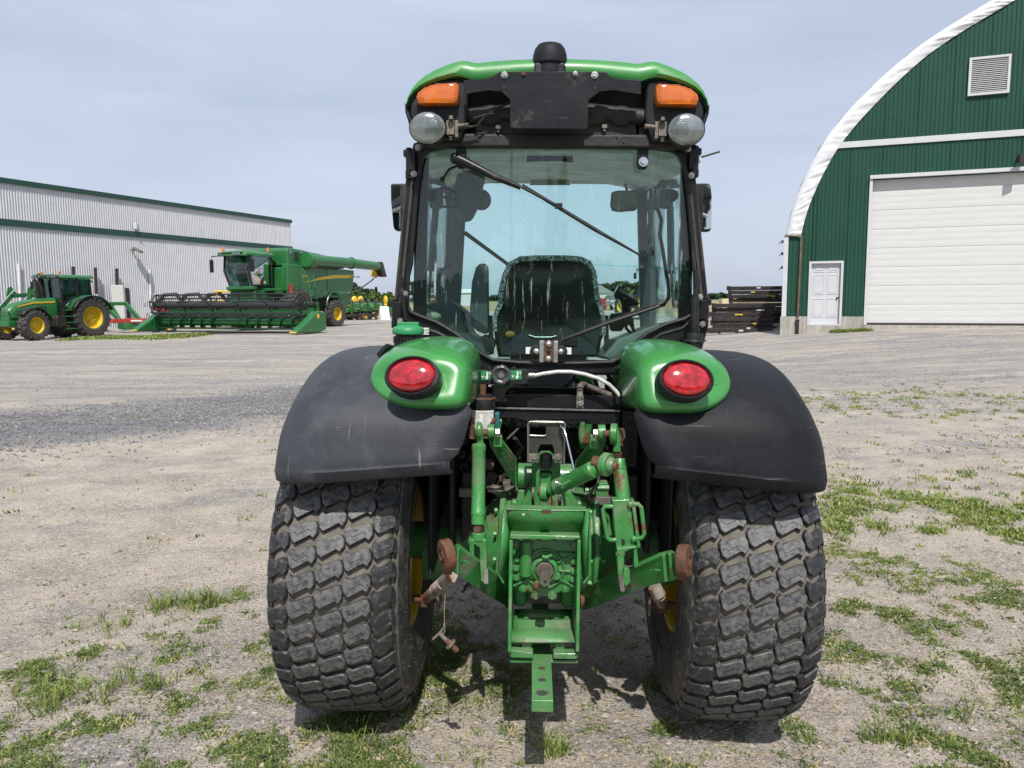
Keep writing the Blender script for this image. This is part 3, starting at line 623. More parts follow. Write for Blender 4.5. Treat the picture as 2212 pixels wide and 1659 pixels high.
# headrest-like mirror and arm, inner mirror
q = [C1(*a, 1.12) for a in ((1436, 958), (1470, 948), (1590, 945), (1604, 960), (1602, 1050), (1585, 1072), (1480, 1080), (1440, 1072), (1428, 1040))]
part(MB().plate(q, (0, .03, 0)), 'mirror_housing', 'black', .004); c0 = sum(q, V3())/len(q)
part(MB().plate([c0+(p-c0)*.9+V3((0, -.004, 0)) for p in q], (0, .003, 0)), 'mirror_glass', mat('inner_mirror', (.22, .26, .2), .06, .9))
part(MB().tube([C1(1530, 950, 1.12), C1(1520, 905, 1.15), C1(1560, 880, 1.25)], .007, 8), 'mirror_stalk', 'black')
# side mirrors
for s, xy in ((-1, ((60, 905), (170, 903), (172, 1190), (95, 1200), (78, 1185), (62, 1020))), (1, ((1945, 903), (2035, 903), (2052, 915), (2060, 1000), (2056, 1190), (2045, 1203), (1950, 1203)))):
    q = [C1(*a, .95) for a in xy]; m_ = MB().plate(q, (0, .05, 0)); part(m_, 'side_mirror', 'black', .008); c0 = sum(q, V3())/len(q)
    k = [c0+(p-c0)*.91+V3((0, -.003, 0)) for p in q]
    for p in k: p.y += -s*.012*(p.x-c0.x)/.05
    part(MB().plate(k, (0, .003, 0)), 'mirror_glass', 'mirror')
    part(MB().tube([c0+V3((0, .03, .1)), V3((s*.52, 1.1, c0.z+.12))], .012, 8), 'mirror_arm', 'black')
part(MB().tube([C1(1955, 752, .3), C1(2108, 706, .3)], .0045, 6), 'antenna_rod', 'black'); 
# front wiper seen through the cab
part(MB().tube([C1(520, 1210, FYP), C1(780, 1400, FYP), C1(840, 1470, FYP)], [.012, .010, .008], 8), 'front_wiper', 'black')
# rear wiper
m = MB().tube([C1(462, 748, -.10), C1(520, 770, -.11), C1(700, 860, -.12), C1(870, 930, -.12)], [.021, .018, .0125, .009], 12); m.ball(C1(462, 748, -.095), .021)
m.build('wiper_arm', 'blackpaint', T, ang=60)
m = MB().tube([C1(875, 925, -.125), C1(1110, 1050, -.125)], .006, 8); m.tube([C1(1010, 1000, -.12), C1(1330, 1190, -.12), C1(1612, 1350, -.115)], [.005, .008, .004], 8); m.bar(C1(880, 912, -.10), C1(1612, 1352, -.10), .006, .018, up=(0, -1, 0)); m.box(C1(1105, 1045, -.125), (.028, .02, .02)); m.build('wiper_blade', 'black', T, .001)
# --- seat
SY = .35
out_l = [C2(*a, SY) for a in ((740, 470), (745, 400), (770, 280), (800, 215), (860, 188), (960, 182), (1040, 180), (1150, 182), (1250, 190), (1300, 210), (1325, 260), (1340, 380), (1348, 440), (1372, 500), (1390, 560))]
out_l2 = [C2(*a, SY) for a in ((700, 620), (705, 540), (735, 480))]
allp = out_l2+out_l+[C2(*a, SY) for a in ((1388, 650), (1370, 700), (1360, 760), (1355, 800), (730, 800), (722, 760), (712, 700))]
c0 = C2(1045, 500, SY); rows = []
for k, (f, dy) in enumerate(((1.0, .05), (1.0, 0), (.93, -.030), (.86, -.022), (.60, -.004), (.3, .0), (.001, .0))): rows.append([tuple(c0+(p-c0)*f+V3((0, dy, 0))) for p in allp])
m = MB().grid(rows, cv=True); m.build('seat_back_shell', 'seat', T, ang=60)
part(MB().tube([p+V3((0, -.012, 0)) for p in [C2(*a, SY) for a in ((722, 640), (722, 540), (750, 470), (752, 400), (778, 290), (808, 228), (868, 196), (960, 190), (1150, 190), (1240, 197), (1290, 220), (1316, 275), (1332, 390), (1345, 460), (1366, 520), (1376, 600), (1374, 660))]], .016, 12), 'seat_piping', 'mesh', ang=80)
m = MB()
for i in range(5): m.bar(C2(1120, 680+i*9, SY-.04), C2(1215, 690+i*9, SY-.04), .012, .006)
for x, y in ((835, 775), (1245, 775)): m.cyl(C2(x, y, SY), C2(x, y, SY-.03), .012)
m.box(C2(1040, 770, SY+.02), (.34, .05, .10)); m.build('seat_vent', 'dark', T, .003)
m = MB().tube([C2(920, 662, SY-.035), C2(960, 676, SY-.04), C2(1060, 676, SY-.045), C2(1090, 668, SY-.04)], .003, 6); m.build('seat_handle', 'steel', T)
c = C2(803, 658, SY-.03); part(MB().ball(c, .017, sc=(1.3, .4, .9)), 'warning_tag', mat('tag_orange', (.4, .2, .04), .6))
part(MB().box(C2(1040, 560, SY-.012), (.012, .004, .16)), 'buckle_slot', 'print')
# armrests
q = [C2(*a, SY-.03) for a in ((565, 330), (590, 240), (615, 218), (650, 216), (666, 235), (670, 640), (655, 660), (600, 640), (560, 600), (552, 500))]
part(MB().plate(q, (0, .07, 0)), 'raised_armrest', 'trim', .016, seg=3)
q = [C2(*a, SY+.1) for a in ((1425, 530), (1530, 520), (1545, 545), (1530, 590), (1500, 640), (1430, 640), (1420, 600))]; part(MB().plate(q, (0, .07, 0)), 'armrest', 'seat', .016, seg=3)
m = MB()
for a, b in (((680, 540), (690, 780)), ((1400, 540), (1405, 780))): m.nx(); m.bar(C2(*a, SY+.02), C2(*b, SY+.02), .02, .02)
for x, y in ((660, 715), (1440, 740)): m.cyl(C2(x, y, SY+.08), C2(x, y, SY+.02), .04)
m.build('armrest_post', 'dark', T, .003)
# seat pan and pedestal below
part(MB().box(V3((0, .55, 1.12)), (.42, .42, .12)), 'seat_cushion', 'mesh', .03); part(MB().box(V3((0, .5, .93)), (.34, .34, .26)), 'seat_pedestal', 'dark', .02)
# consoles either side, levers
q = [C2(*a, .35) for a in ((190, 500), (250, 480), (350, 450), (390, 420), (430, 440), (500, 500), (530, 640), (640, 700), (660, 800), (600, 790), (480, 690), (360, 600), (230, 560))]; part(MB().plate(q, (0, .55, -.03)), 'side_console', 'trim', .012)
part(MB().plate([C2(*a, .30) for a in ((250, 490), (350, 520), (355, 545), (250, 520))], (0, .25, .0)), 'console_cover', mat('pale_console', (.22, .25, .24), .5), .008)
part(MB().ball(C2(325, 548, .28), .026, sc=(1.4, 1, .8)), 'console_knob', mat('cream_knob', (.4, .4, .3), .5))
m = MB().tube([C2(490, 525, .40), C2(510, 600, .40), C2(540, 665, .38)], [.025, .018, .012], 12); m.build('control_lever', 'black', T)
part(MB().ball(C2(484, 510, .40), .023, sc=(1.2, 1, .75)), 'lever_knob', 'orange')
q = [C2(*a, .62) for a in ((1450, 405), (1480, 355), (1492, 352), (1492, 392), (1530, 410), (1580, 440), (1612, 465), (1600, 478), (1550, 485), (1545, 520), (1500, 522), (1496, 470), (1482, 440), (1455, 438))]; part(MB().plate(q, (0, .05, 0)), 'joystick_shroud', 'seat', .008)
m = MB().tube([C2(1555, 580, .4), C2(1570, 630, .4), C2(1585, 655, .42)], [.012, .007, .007], 8); m.ball(C2(1553, 575, .4), .015, sc=(1, 1, 1.5)); m.tube([C2(1530, 560, .4), C2(1525, 620, .4), C2(1560, 655, .42)], .008, 6); m.build('gear_lever', 'black', T)
part(MB().plate([C2(*a, .3) for a in ((1380, 800), (1480, 690), (1600, 640), (1700, 600), (1880, 560), (1700, 640), (1560, 730), (1430, 822))], (0, .5, -.03)), 'right_console', mat('console_grey', (.25, .26, .24), .7), .01)
c = C2(365, 470, .9); m = MB().tube([C2(345, 450, .8), C2(350, 300, .85), C2(375, 265, .9), C2(415, 262, 1.0), C2(418, 215, 1.0)], .02, 10); m.build('entry_handle', 'trim', T)
part(MB().box(V3((-.02, 1.18, 1.02)), (.36, .2, .5)), 'dashboard', 'trim', .04); part(MB().tube([V3((.17*math.cos(a), 1.02+.05*math.sin(a), 1.30+.15*math.sin(a))) for a in np.linspace(0, 6.283, 25)[:-1]], .013, 8, closed=True), 'steering_wheel', 'black')
part(MB().box(V3((0, .62, .74)), (1.0, 1.35, .05)), 'cab_floor', 'dark')
# hood in front
m = MB(); m.box(V3((0, 2.05, 1.05)), (.62, 1.3, .46)); m.build('hood', 'green', T, .06, seg=3); part(MB().box(V3((0, 2.0, .62)), (.4, 1.5, .3)), 'front_frame', 'dark')
# lower rear hatch latch
c = C2(1043, 765, -.10); m = MB().box(c, (.068, .012, .082)); m.build('latch_plate', 'rust', T, .003)
m = MB(); m.box(c+V3((-.027, -.008, 0)), (.016, .006, .082)); m.box(c+V3((.027, -.008, 0)), (.016, .006, .082))
for dx, dz in ((0, .028), (0, -.028), (-.047, 0), (.047, 0)): m.nx(); m.ball(c+V3((dx, -.008, dz)), .0125, sc=(1, .6, 1)); m.cyl(c+V3((dx, .01, dz)), c+V3((dx, -.004, dz)), .014)
m.build('latch_bolt', 'steel', T, .001); m = MB()
for dx in (-.048, .048): m.lathe([(.024, 0), (.024, .014), (.014, .016)], c+V3((dx, .012, 0)), (0, -1, 0), 24); 
m.box(c+V3((0, -.0085, 0)), (.014, .004, .014)); m.build('latch_boss', 'black', T, .002)
m = MB(); m.box(c+V3((-.07, .015, .002)), (.035, .004, .026)); m.nx(); m.box(c+V3((.07, .015, .002)), (.035, .004, .026)); m.build('sticker', 'white', T)
# fuel label: ULTRA LOW SULFUR FUEL
p = C2(263, 638, -.085); MB().box(p, (.045, .002, .026)).build('fuel_label', 'white', T)
for i, s_ in enumerate(('ULTRA LOW', 'SULFUR FUEL')): text('label_print', s_, .0095, frame_mtx(p+V3((0, -.002, .005-.011*i)), (1, 0, 0), (0, 0, 1)), 'print', T, .0003)
# --- roof
RY = -.14
top = [(867, 232), (871, 212), (880, 192), (892, 174), (908, 160), (928, 149), (952, 139), (972, 132), (986, 129), (1000, 130), (1010, 133), (1022, 134), (1060, 130), (1105, 127), (1150, 125.5), (1194, 125)]
bot = [(870, 226), (874, 214), (885, 199), (898, 189), (915, 181), (935, 174), (955, 169), (972, 166), (986, 166), (1000, 170), (1010, 174), (1022, 175), (1060, 172), (1105, 166), (1150, 163), (1194, 162)]
tp = [L(*a, RY) for a in top]; bp_ = [L(*a, RY) for a in bot]
def mir(a): return a+[V3((-p.x, p.y, p.z)) for p in a[:-1][::-1]]
for a in (tp, bp_):
    sh = a[-1].x
    for p in a: p.x -= sh
tp, bp_ = mir(tp), mir(bp_)
rows = []
zc0 = bp_[0].z
def sect(y, sx, dz, sz=1.0, pts=tp): return [(p.x*sx, y, zc0+(p.z-zc0)*sz+dz) for p in pts]
rows = [[(p.x*.985, RY+.02, p.z+.002) for p in bp_], [tuple(p+V3((0, -.004, .001))) for p in bp_], [(b.x*.998+t.x*.002, RY-.012, b.z*.8+t.z*.2) for b, t in zip(bp_, tp)], [(t.x, RY-.008, b.z*.35+t.z*.65) for b, t in zip(bp_, tp)], sect(RY+.012, .997, .0), sect(RY+.05, .995, .010), sect(.2, 1.03, .028), sect(.6, 1.05, .035), sect(1.0, 1.03, .03), sect(1.35, .99, .005, .96), sect(1.5, .95, -.02, .75), sect(1.56, .9, -.03, .3)]
MB().grid(rows).build('roof_shell', 'roofgreen', T, ang=45)
# black lower roof body: sides curve in to the cab frame
lo = [C1(*a, RY+.01) for a in ((124, 405), (128, 460), (150, 530), (190, 590), (240, 640))]; sh = L(1194, 200, RY).x
lo = [V3((p.x-sh, p.y, p.z)) for p in lo]
for s in (-1, 1):
    rows = []
    for y, k in ((RY+.005, 1), (RY+.02, 1.005), (.2, 1.03), (.7, 1.05), (1.2, 1.01), (1.5, .95)): rows.append([(-s*p.x*k*.998, y, p.z) for p in ([bp_[2], bp_[1], bp_[0]]+lo)])
    MB().grid(rows).build('roof_side', 'black', T, ang=60, solid=.012)
zl = lo[-1].z
# recessed fascia: dark wall behind lamps, lower lip
m = MB().plate([V3((p.x*.97, RY+.10, p.z-.004)) for p in bp_[::-1]]+[V3((x, RY+.10, z)) for x, z in [(lo[k].x*.97, lo[k].z) for k in (1, 2, 3, 4)]+[(-lo[k].x*.97, lo[k].z) for k in (4, 3, 2, 1)]], (0, .02, 0)); m.build('roof_rear_wall', 'dark', T)
for s in (-1, 1):                                     # moulded lamp bays
    q = [C1(*a, RY+.01) for a in ((150, 480), (150, 400), (190, 330), (270, 270), (420, 245), (515, 262), (520, 480), (470, 640), (300, 640), (190, 560))]
    q = [V3((-s*(p.x-sh), p.y, p.z)) for p in q]; part(MB().plate(q, (0, .09, 0)), 'lamp_bay', 'black', .012)
m = MB().box(V3((0, RY+.075, zl+.045)), (.60, .06, .09)); m.bar(V3((-.5, RY+.06, zl+.01)), V3((.5, RY+.06, zl+.01)), .05, .05); m.tube([V3((x, RY+.05, zl+.13-.03*abs(x)/.3)) for x in (-.33, -.2, -.1, .1, .2, .33)], .03, 10)
for x in (-.24, .24, -.13, .14): m.ball((x, RY+.05, zl+.10), .045, sc=(1.2, .7, .9))
m.build('roof_duct', 'dark', T, .01)
m = MB().tube([C1(*a, RY-.0) for a in ((470, 540), (520, 560), (600, 545), (650, 480), (720, 440), (800, 400))], .0045, 6); m.tube([C1(*a, RY) for a in ((580, 500), (640, 480), (700, 470))], .004, 6); m.build('lamp_wiring', 'black', T)
m = MB()
for x, y in ((730, 555), (1390, 550), (655, 480)): m.box(C1(x, y, RY+.03), (.018, .015, .012)); m.cyl(C1(x, y+5, RY+.03), C1(x, y+30, RY+.03), .004)
for x, y in ((605, 635), (500, 575), (1510, 640), (1470, 610)): m.ball(C1(x, y, RY+.03), .003)
m.build('clip', 'dirtysteel', T)
# central mounting plate with bolts, and cranked bracket behind
PY = RY-.055
q = [C1(*a, PY) for a in ((740, 208), (950, 206), (960, 260), (1000, 315), (1050, 330), (1100, 315), (1140, 260), (1148, 206), (1358, 208), (1358, 335), (1290, 385), (1288, 560), (1280, 566), (812, 562), (804, 553), (804, 382), (740, 325))]
q = [C1(*a, PY) for a in ((740, 208), (1358, 208), (1358, 335), (1290, 385), (1288, 558), (1280, 566), (812, 562), (804, 553), (804, 382), (740, 325))]
part(MB().plate(q, (0, .006, 0)), 'mounting_plate', 'blackpaint', .0015)
for s in (0, 1):
    a = ((515, 262), (670, 250), (735, 212), (745, 212), (745, 332), (660, 325), (515, 350)) if not s else ((1352, 210), (1400, 212), (1450, 250), (1618, 262), (1618, 350), (1450, 325), (1352, 332))
    part(MB().plate([C1(*k, PY+.010) for k in a], (0, .006, 0)), 'support_bracket', 'blackpaint', .0015)
m = MB()
for x, y in ((768, 231), (1330, 231), (1209, 222)): m.nx(); bolt(m, C1(x, y, PY), (0, -1, 0), .0085 if x != 1209 else .006, .008)
m.build('bolt', 'steel', T, .0008); m = MB(); bolt(m, C1(886, 223, PY), (0, -1, 0), .006, .006); m.build('rusty_bolt', 'rust', T)
m = MB()
for x, y in ((768, 307), (1330, 309)): m.nx(); m.lathe([(.008, 0), (.008, .001)], C1(x, y, PY-.001), (0, -1, 0), 6)
m.build('bolt_hole', 'sipe', T)
c = C1(1050, 180, RY+.02); ra = abs(C1(1158, 160, RY+.02).x-c.x)
m = MB().lathe([(ra*.90, -.03), (ra*.90, .004), (ra*1.0, .006), (ra*1.02, .015), (ra*.97, .04), (ra*.88, .060), (ra*.70, .075), (ra*.4, .081), (.001, .082)], c, (0, 0, 1), 48); m.build('roof_beacon_cap', 'fender', T, ang=50)
m = MB().box(c+V3((0, -.0, -.04)), (ra*1.8, ra*1.5, .09)); m.build('cap_base', 'black', T, .01)
# amber markers, work lights
for s in (-1, 1):
    q = [C1(*a, RY-.015) for a in ((195, 375), (205, 345), (240, 315), (300, 294), (380, 285), (445, 282), (460, 292), (463, 340), (458, 390), (445, 410), (330, 416), (240, 420), (205, 410))]
    q = [V3((-s*(p.x-sh), p.y, p.z)) for p in q]; c0 = sum(q, V3())/len(q); rows = [[tuple(p+V3((0, .05, 0))) for p in q], [tuple(p) for p in q]]
    for f, dy in ((.97, -.012), (.9, -.018), (.6, -.020), (.3, -.021), (.001, -.021)): rows.append([tuple(c0+(p-c0)*f+V3((0, dy, 0))) for p in q])
    m = MB().grid(rows, cv=True)
    zs0 = min(p.z for p in q); zs1 = max(p.z for p in q)
    for k in range(1, 12):
        z = zs0+(zs1-zs0)*k/12; xs_ = []
        for a, b in zip(q, q[1:]+q[:1]):
            if (a.z-z)*(b.z-z) < 0: xs_.append(a.x+(b.x-a.x)*(z-a.z)/(b.z-a.z))
        if len(xs_) >= 2: x0, x1 = min(xs_), max(xs_); d = (x1-x0)*.05; m.tube([(x0+d, RY-.0335, z), (x1-d, RY-.0335, z)], .0012, 4)
    m.build('amber_light', 'amber', T, ang=50)
    c = C1(265, 560, RY-.03); c = V3((-s*(c.x-sh), c.y, c.z)); n = V3((s*-.13*-1, -1, -.10)).normalized(); rr = .0655
    m = MB().lathe([(rr*.55, -.075), (rr*.85, -.055), (rr*1.02, -.03), (rr*1.05, -.002), (rr*1.02, .002), (rr*.97, 0)], c, n, 48, sy=.86, sx=1.0, u=(1, 0, 0)); m.build('work_light', 'black', T, ang=50)
    m = MB().lathe([(rr*1.0, 0), (rr*.97, .004), (rr*.6, .010), (.001, .012)], c, n, 48, sy=.86, sx=1.0, u=(1, 0, 0), cap=False)
    uu = (V3((1, 0, 0))-n*n.x).normalized(); vv = n.cross(uu)
    for k in range(-9, 10):
        h = math.sqrt(max(0, 1-(k/9.6)**2))*rr*.95
        if h > .01:
            e = lambda a, b: c+uu*a+vv*b*.86+n*(.0125*(1-(a*a+b*b)/(rr*rr))+.0008)
            m.tube([e(k*rr/9.6, -h), e(k*rr/9.6, 0), e(k*rr/9.6, h)], .0007, 3); m.tube([e(-h, k*rr/9.6), e(0, k*rr/9.6), e(h, k*rr/9.6)], .0007, 3)
    m.build('work_light_lens', 'lens', T, ang=60)
    g = c+V3((s*-.0, .01, 0)); dx = -s
    m = MB().box(c+V3((dx*.082, .02, .005)), (.03, .02, .05)); m.box(c+V3((dx*.105, .02, .0)), (.012, .03, .06)); bolt(m, c+V3((dx*.085, .0, .03)), (0, 0, 1), .008, .012); bolt(m, c+V3((dx*.085, 0, -.03)), (0, 0, -1), .006, .01); m.cyl(c+V3((dx*.11, .01, .01)), c+V3((dx*.15, .0, .012)), .0085, n=10)
    m.build('light_bracket', 'dirtysteel', T, .002)
# hatch top brackets
for a in (((463, 560), (530, 560), (532, 790), (520, 812), (480, 812), (470, 790)), ((1605, 540), (1672, 560), (1662, 790), (1650, 818), (1600, 818), (1590, 790))):
    part(MB().plate([C1(*k, -.085) for k in a], (0, .012, 0)), 'hatch_hanger', 'black', .006)
m = MB(); bolt(m, C1(1633, 770, -.087), (0, -1, 0), .012, .012); m.build('hanger_bolt', 'chrome', T, .001)
# --- hitch area: dark body, cross member, castings
m = MB()
m.box(V3((-.375, .30, .98)), (.02, .95, .62)); m.box(V3((.375, .30, .98)), (.02, .95, .62)); m.box(V3((0, .42, .98)), (.75, .02, .52)); m.box(V3((0, .15, 1.36)), (.62, .4, .03))
m.box(V3((-.30, .55, .78)), (.09, 1.3, .36)); m.box(V3((.30, .55, .78)), (.09, 1.3, .36)); m.box(V3((0, 1.1, .62)), (.5, 1.3, .36))
m.box(V3((-.44, .20, .96)), (.015, 1.0, .70)); m.box(V3((.44, .20, .96)), (.015, 1.0, .70)); m.build('chassis', 'dark', T, .01)
m = MB(); dr = random.Random(3)
for k in range(30):                                   # hoses and pipes in the dark behind the hitch
    x = dr.choice((-1, 1))*dr.uniform(.14, .34); z = dr.uniform(.62, 1.15); p = [V3((x+dr.uniform(-.07, .07), .02+dr.uniform(0, .25), z+dz+dr.uniform(-.05, .05))) for dz in (-.22, -.1, 0, .1, .2)]
    m.nx(); m.tube(p, dr.uniform(.005, .013), 7)
m.build('hydraulic_hose', mat('dusty_hose', (.02, .02, .02), .6, col2=(.09, .08, .07), var=6), T)
m = MB()
for k in range(12):
    m.nx(); m.box(V3((dr.choice((-1, 1))*dr.uniform(.15, .33), dr.uniform(-.02, .15), dr.uniform(.7, 1.1))), (dr.uniform(.03, .07), .05, dr.uniform(.02, .06)), Matrix.Rotation(dr.uniform(-.5, .5), 3, 'Y'))
m.build('valve_block', 'dirtysteel', T, .004)
m = MB()
for a, b, r in (((585, 480), (560, 640), .012), ((1180, 480), (1195, 670), .016), ((1235, 500), (1225, 650), .014), ((400, 470), (600, 480), .012)): m.nx(); m.tube([C3(*a, .08), C3((a[0]+b[0])/2-6, (a[1]+b[1])/2, .08), C3(*b, .08)], r, 10)
m.build('steel_pipe', 'castgreen', T, ang=60)
# remote couplers, left
for i, (x, y) in enumerate(((325, 545), (325, 622), (308, 715), (322, 808))):
    p = C3(x, y, -.02); m = MB().lathe([(.020, -.05), (.020, 0), (.017, .004), (.011, .004), (.010, -.01), (.004, -.01), (.004, .004), (.001, .005)], p, (0, -1, .1), 20); m.build('hydraulic_coupler', 'blackpaint' if i else 'dark', T)
    if i: MB().lathe([(.0125, 0), (.0125, .006), (.0095, .006)], p, (0, -1, .1), 16, cap=False).build('coupler_ring', 'dirtysteel', T)
m = MB()
for y in (500, 575, 680, 720): bolt(m, C3(1528, y, -.1), (0, -1, 0), .006)
m.box(C3(1525, 600, -.08), (.06, .03, .22)); m.build('side_plate', 'dark', T, .004)
# cross member
cm = [C3(*a, -.10) for a in ((395, 272), (640, 290), (790, 282), (1140, 288), (1430, 294), (1462, 310), (1462, 395), (395, 378))]
part(MB().plate(cm, (0, .012, 0)), 'cross_member', 'blackpaint', .002)
cm2 = [C3(*a, -.125) for a in ((380, 378), (1458, 400), (1458, 500), (1240, 498), (1215, 470), (900, 465), (865, 472), (745, 472), (715, 455), (400, 455))]
part(MB().plate(cm2, (0, .02, 0)), 'cross_member_flange', 'blackpaint', .0025)
part(MB().bar(C3(530, 378, -.128), C3(1458, 400, -.128), .012, .005), 'worn_edge', 'steel')
m = MB()
for x, y in ((1288, 328), (1359, 328), (786, 464), (850, 464)): m.lathe([(.0055, 0), (.0055, .0012)], C3(x, y, -.101 if y < 400 else -.126), (0, -1, 0), 12)
m.build('bolt_hole', 'sipe', T)
# control box with round knob, decals, bracket
KY = -.18
q = [C3(*a, KY) for a in ((428, 108), (782, 102), (788, 208), (430, 214))]; part(MB().plate(q, (0, .05, 0)), 'control_box', 'black', .003)
for a in (((450, 112), (520, 112), (520, 176), (450, 178)), ((660, 108), (746, 106), (746, 172), (660, 176))): part(MB().plate([C3(*k, KY-.0015) for k in a], (0, .003, 0)), 'decal', 'printgreen')
m = MB()
for x, y, a in ((492, 142, 0), (712, 138, 1)):
    P_ = lambda dx, dy: C3(x+dx, y+dy, KY-.004)
    m.plate([P_(-2, -24), P_(10, -24), P_(8, 14), P_(16, 12), P_(-2, 36), P_(-14, 10), P_(-4, 14)], (0, .001, 0)); m.plate([P_(14, -14), P_(30, -14), P_(30, -10), P_(14, -10)], (0, .001, 0)); m.plate([P_(20, -26), P_(24, -26), P_(24, 0), P_(20, 0)], (0, .001, 0))
    m.plate([P_(-40, 8), P_(-30, 24), P_(-20, 6), P_(-24, 4), P_(-30, 14), P_(-36, 4)], (0, .001, 0))
m.build('decal_arrow', 'white', T)
m = MB()
for x in (412, 782):
    for y in (118, 168): m.lathe([(.0085, -.01), (.0085, .005), (.004, .006)], C3(x, y, KY+.005), (0, -1, 0), 12)
for x in (507, 687): m.lathe([(.0085, -.01), (.0085, .005), (.004, .006)], C3(x, 96, KY+.005), (0, -1, 0), 12)
m.build('box_screw', 'black', T)
c = C3(595, 142, KY-.028); n_ = 56; rk = abs(C3(668, 142, KY-.028).x-c.x)
m = MB()
rr = lambda t: rk*(1-.055*(.5+.5*math.cos(7*t))**3); rows = []
for f, d in ((.93, .030), (1, .022), (1, .004), (.95, -.004), (.78, -.007), (.62, -.002), (.40, .002)): rows.append([(c.x+rr(t)*f*math.cos(t), c.y+d, c.z+rr(t)*f*math.sin(t)) for t in [2*math.pi*j/n_ for j in range(n_)]])
m.grid(rows, cv=True); m.lathe([(rk*.40, -.002), (rk*.40, .004), (rk*.3, .005), (rk*.27, -.002), (.001, -.003)], c, (0, -1, 0), 40, cap=False); m.build('round_knob', mat('worn_knob', (.05, .052, .058), .3, col2=(.09, .095, .1), var=20), T, ang=50)
m = MB(); bolt(m, c+V3((0, .002, 0)), (0, -1, 0), .008, .006); m.build('knob_screw', 'steel', T)
q = [C3(*a, -.13) for a in ((520, 215), (680, 225), (640, 250), (622, 275), (622, 305), (640, 315), (638, 340), (535, 335), (528, 300), (545, 270), (530, 240))]; part(MB().plate(q, (0, .004, 0)), 'knob_bracket', 'olive', .001)
m = MB()
for x, y in ((556, 320), (622, 320)): m.ball(C3(x, y, -.132), .009, sc=(1, .5, 1))
for x, y in ((543, 268), (590, 272)): m.ball(C3(x, y, -.132), .005, sc=(1, .4, 1))
m.build('bracket_rivet', 'dirtysteel', T)
m = MB().tube([C3(*a, -.16) for a in ((785, 145), (840, 145), (900, 132), (1000, 118), (1100, 118), (1200, 135), (1300, 165), (1380, 210), (1430, 260), (1455, 292))], .0075, 10); m.build('push_pull_cable', 'cable', T, ang=70)
m = MB().tube([C3(782, 145, -.16), C3(840, 145, -.16)], .012, 10); m.build('cable_ferrule', 'steel', T)
part(MB().box(C3(1450, 305, -.14), (.03, .05, .05)), 'cable_clamp', 'black', .006)
# flattened-end tube (white-grey strap with two bolts)
m = MB().tube([C3(*a, -.12+i*.03) for i, a in enumerate(((1168, 265), (1168, 225), (1185, 210), (1210, 215), (1390, 290)))], .013, 10); m.plate([C3(*a, -.135) for a in ((1150, 262), (1185, 262), (1196, 300), (1196, 380), (1185, 388), (1150, 388), (1140, 375), (1142, 300))], (0, .006, 0)); m.build('strap_tube', 'dirtysteel', T, .002)
m = MB()
for y in (300, 345): m.nx(); bolt(m, C3(1170, y, -.136), (0, -1, 0), .009, .009)
m.build('strap_bolt', 'steel', T, .0008)
# accumulator
c = C3(462, 430, -.22); m = MB().lathe([(.043, -.06), (.046, -.05), (.046, .030), (.046, .062), (.040, .070), (.034, .074), (.010, .076)], c, (0, 0, 1), 40); m.build('hydraulic_accumulator', 'blackpaint', T, ang=45)
m = MB().lathe([(.0475, .060), (.0475, .066), (.03, .070), (.012, .072), (.012, .112), (.001, .113)], c, (0, 0, 1), 30); m.build('accumulator_cap', 'rust', T)
m = MB(); rows = [[(c.x+.0466*math.sin(t), c.y-.0466*math.cos(t), c.z+z) for t in np.linspace(-1.1, 1.1, 20)] for z in (-.052, .022)]; m.grid(rows); m.build('accumulator_label', 'paper', T)
for i, (s_, sz) in enumerate((('HYDRAULIC ACCUMULATOR', .0062), ('', .004))):
    if s_: text('label_print', s_, sz, frame_mtx(c+V3((0, -.0475, .014)), (1, 0, 0), (0, 0, 1)), 'print', T, .0003)
m = MB()
for i in range(9):
    for k in (-1, 1):
        if dr.random() < .9: m.bb((c.x+k*.016-.013, c.y-.0476, c.z+.004-.0065*i), (c.x+k*.016+dr.uniform(.004, .012), c.y-.0472, c.z+.0052-.0065*i))
m.build('label_lines', mat('label_grey', (.35, .35, .34), .6), T)
m = MB().tube([C3(*a, -.25) for a in ((388, 455), (388, 478), (410, 492), (460, 496), (520, 490), (545, 472), (548, 455))], .0075, 8); m.build('clamp_band', mat('copper_brown', (.14, .06, .035), .5), T)
part(MB().box(C3(552, 460, -.19), (.034, .05, .05)), 'teal_block', 'teal', .003)
m = MB().box(C3(475, 540, -.2), (.03, .03, .06)); m.build('tag', 'paper', T)
# transmission: axle housings, differential, rockshaft
m = MB()
AZ = .66
for s in (-1, 1):
    m.lathe([(.20, .10), (.205, .16), (.20, .18), (.19, .20), (.15, .24), (.095, .30), (.075, .36), (.075, .62)], V3((0, -.02, AZ)), (s, 0, 0), 48)
    m.lathe([(.225, .165), (.225, .195), (.20, .195)], V3((0, -.02, AZ)), (s, 0, 0), 48)
m.box(V3((0, .05, AZ)), (.30, .36, .40)); m.build('axle_housing', 'castgreen', T, .012, ang=35)
m = MB()
for s in (-1, 1):
    for k in range(14):
        m.nx(); a = 2*math.pi*k/14; p = V3((s*.197, -.02+.213*math.cos(a), AZ+.213*math.sin(a))); bolt(m, p, (s, 0, 0), .010, .012, False); m.cyl(p-V3((s*.034, 0, 0)), p-V3((s*.048, 0, 0)), .010, n=6)
m.build('flange_bolt', 'castgreen', T)
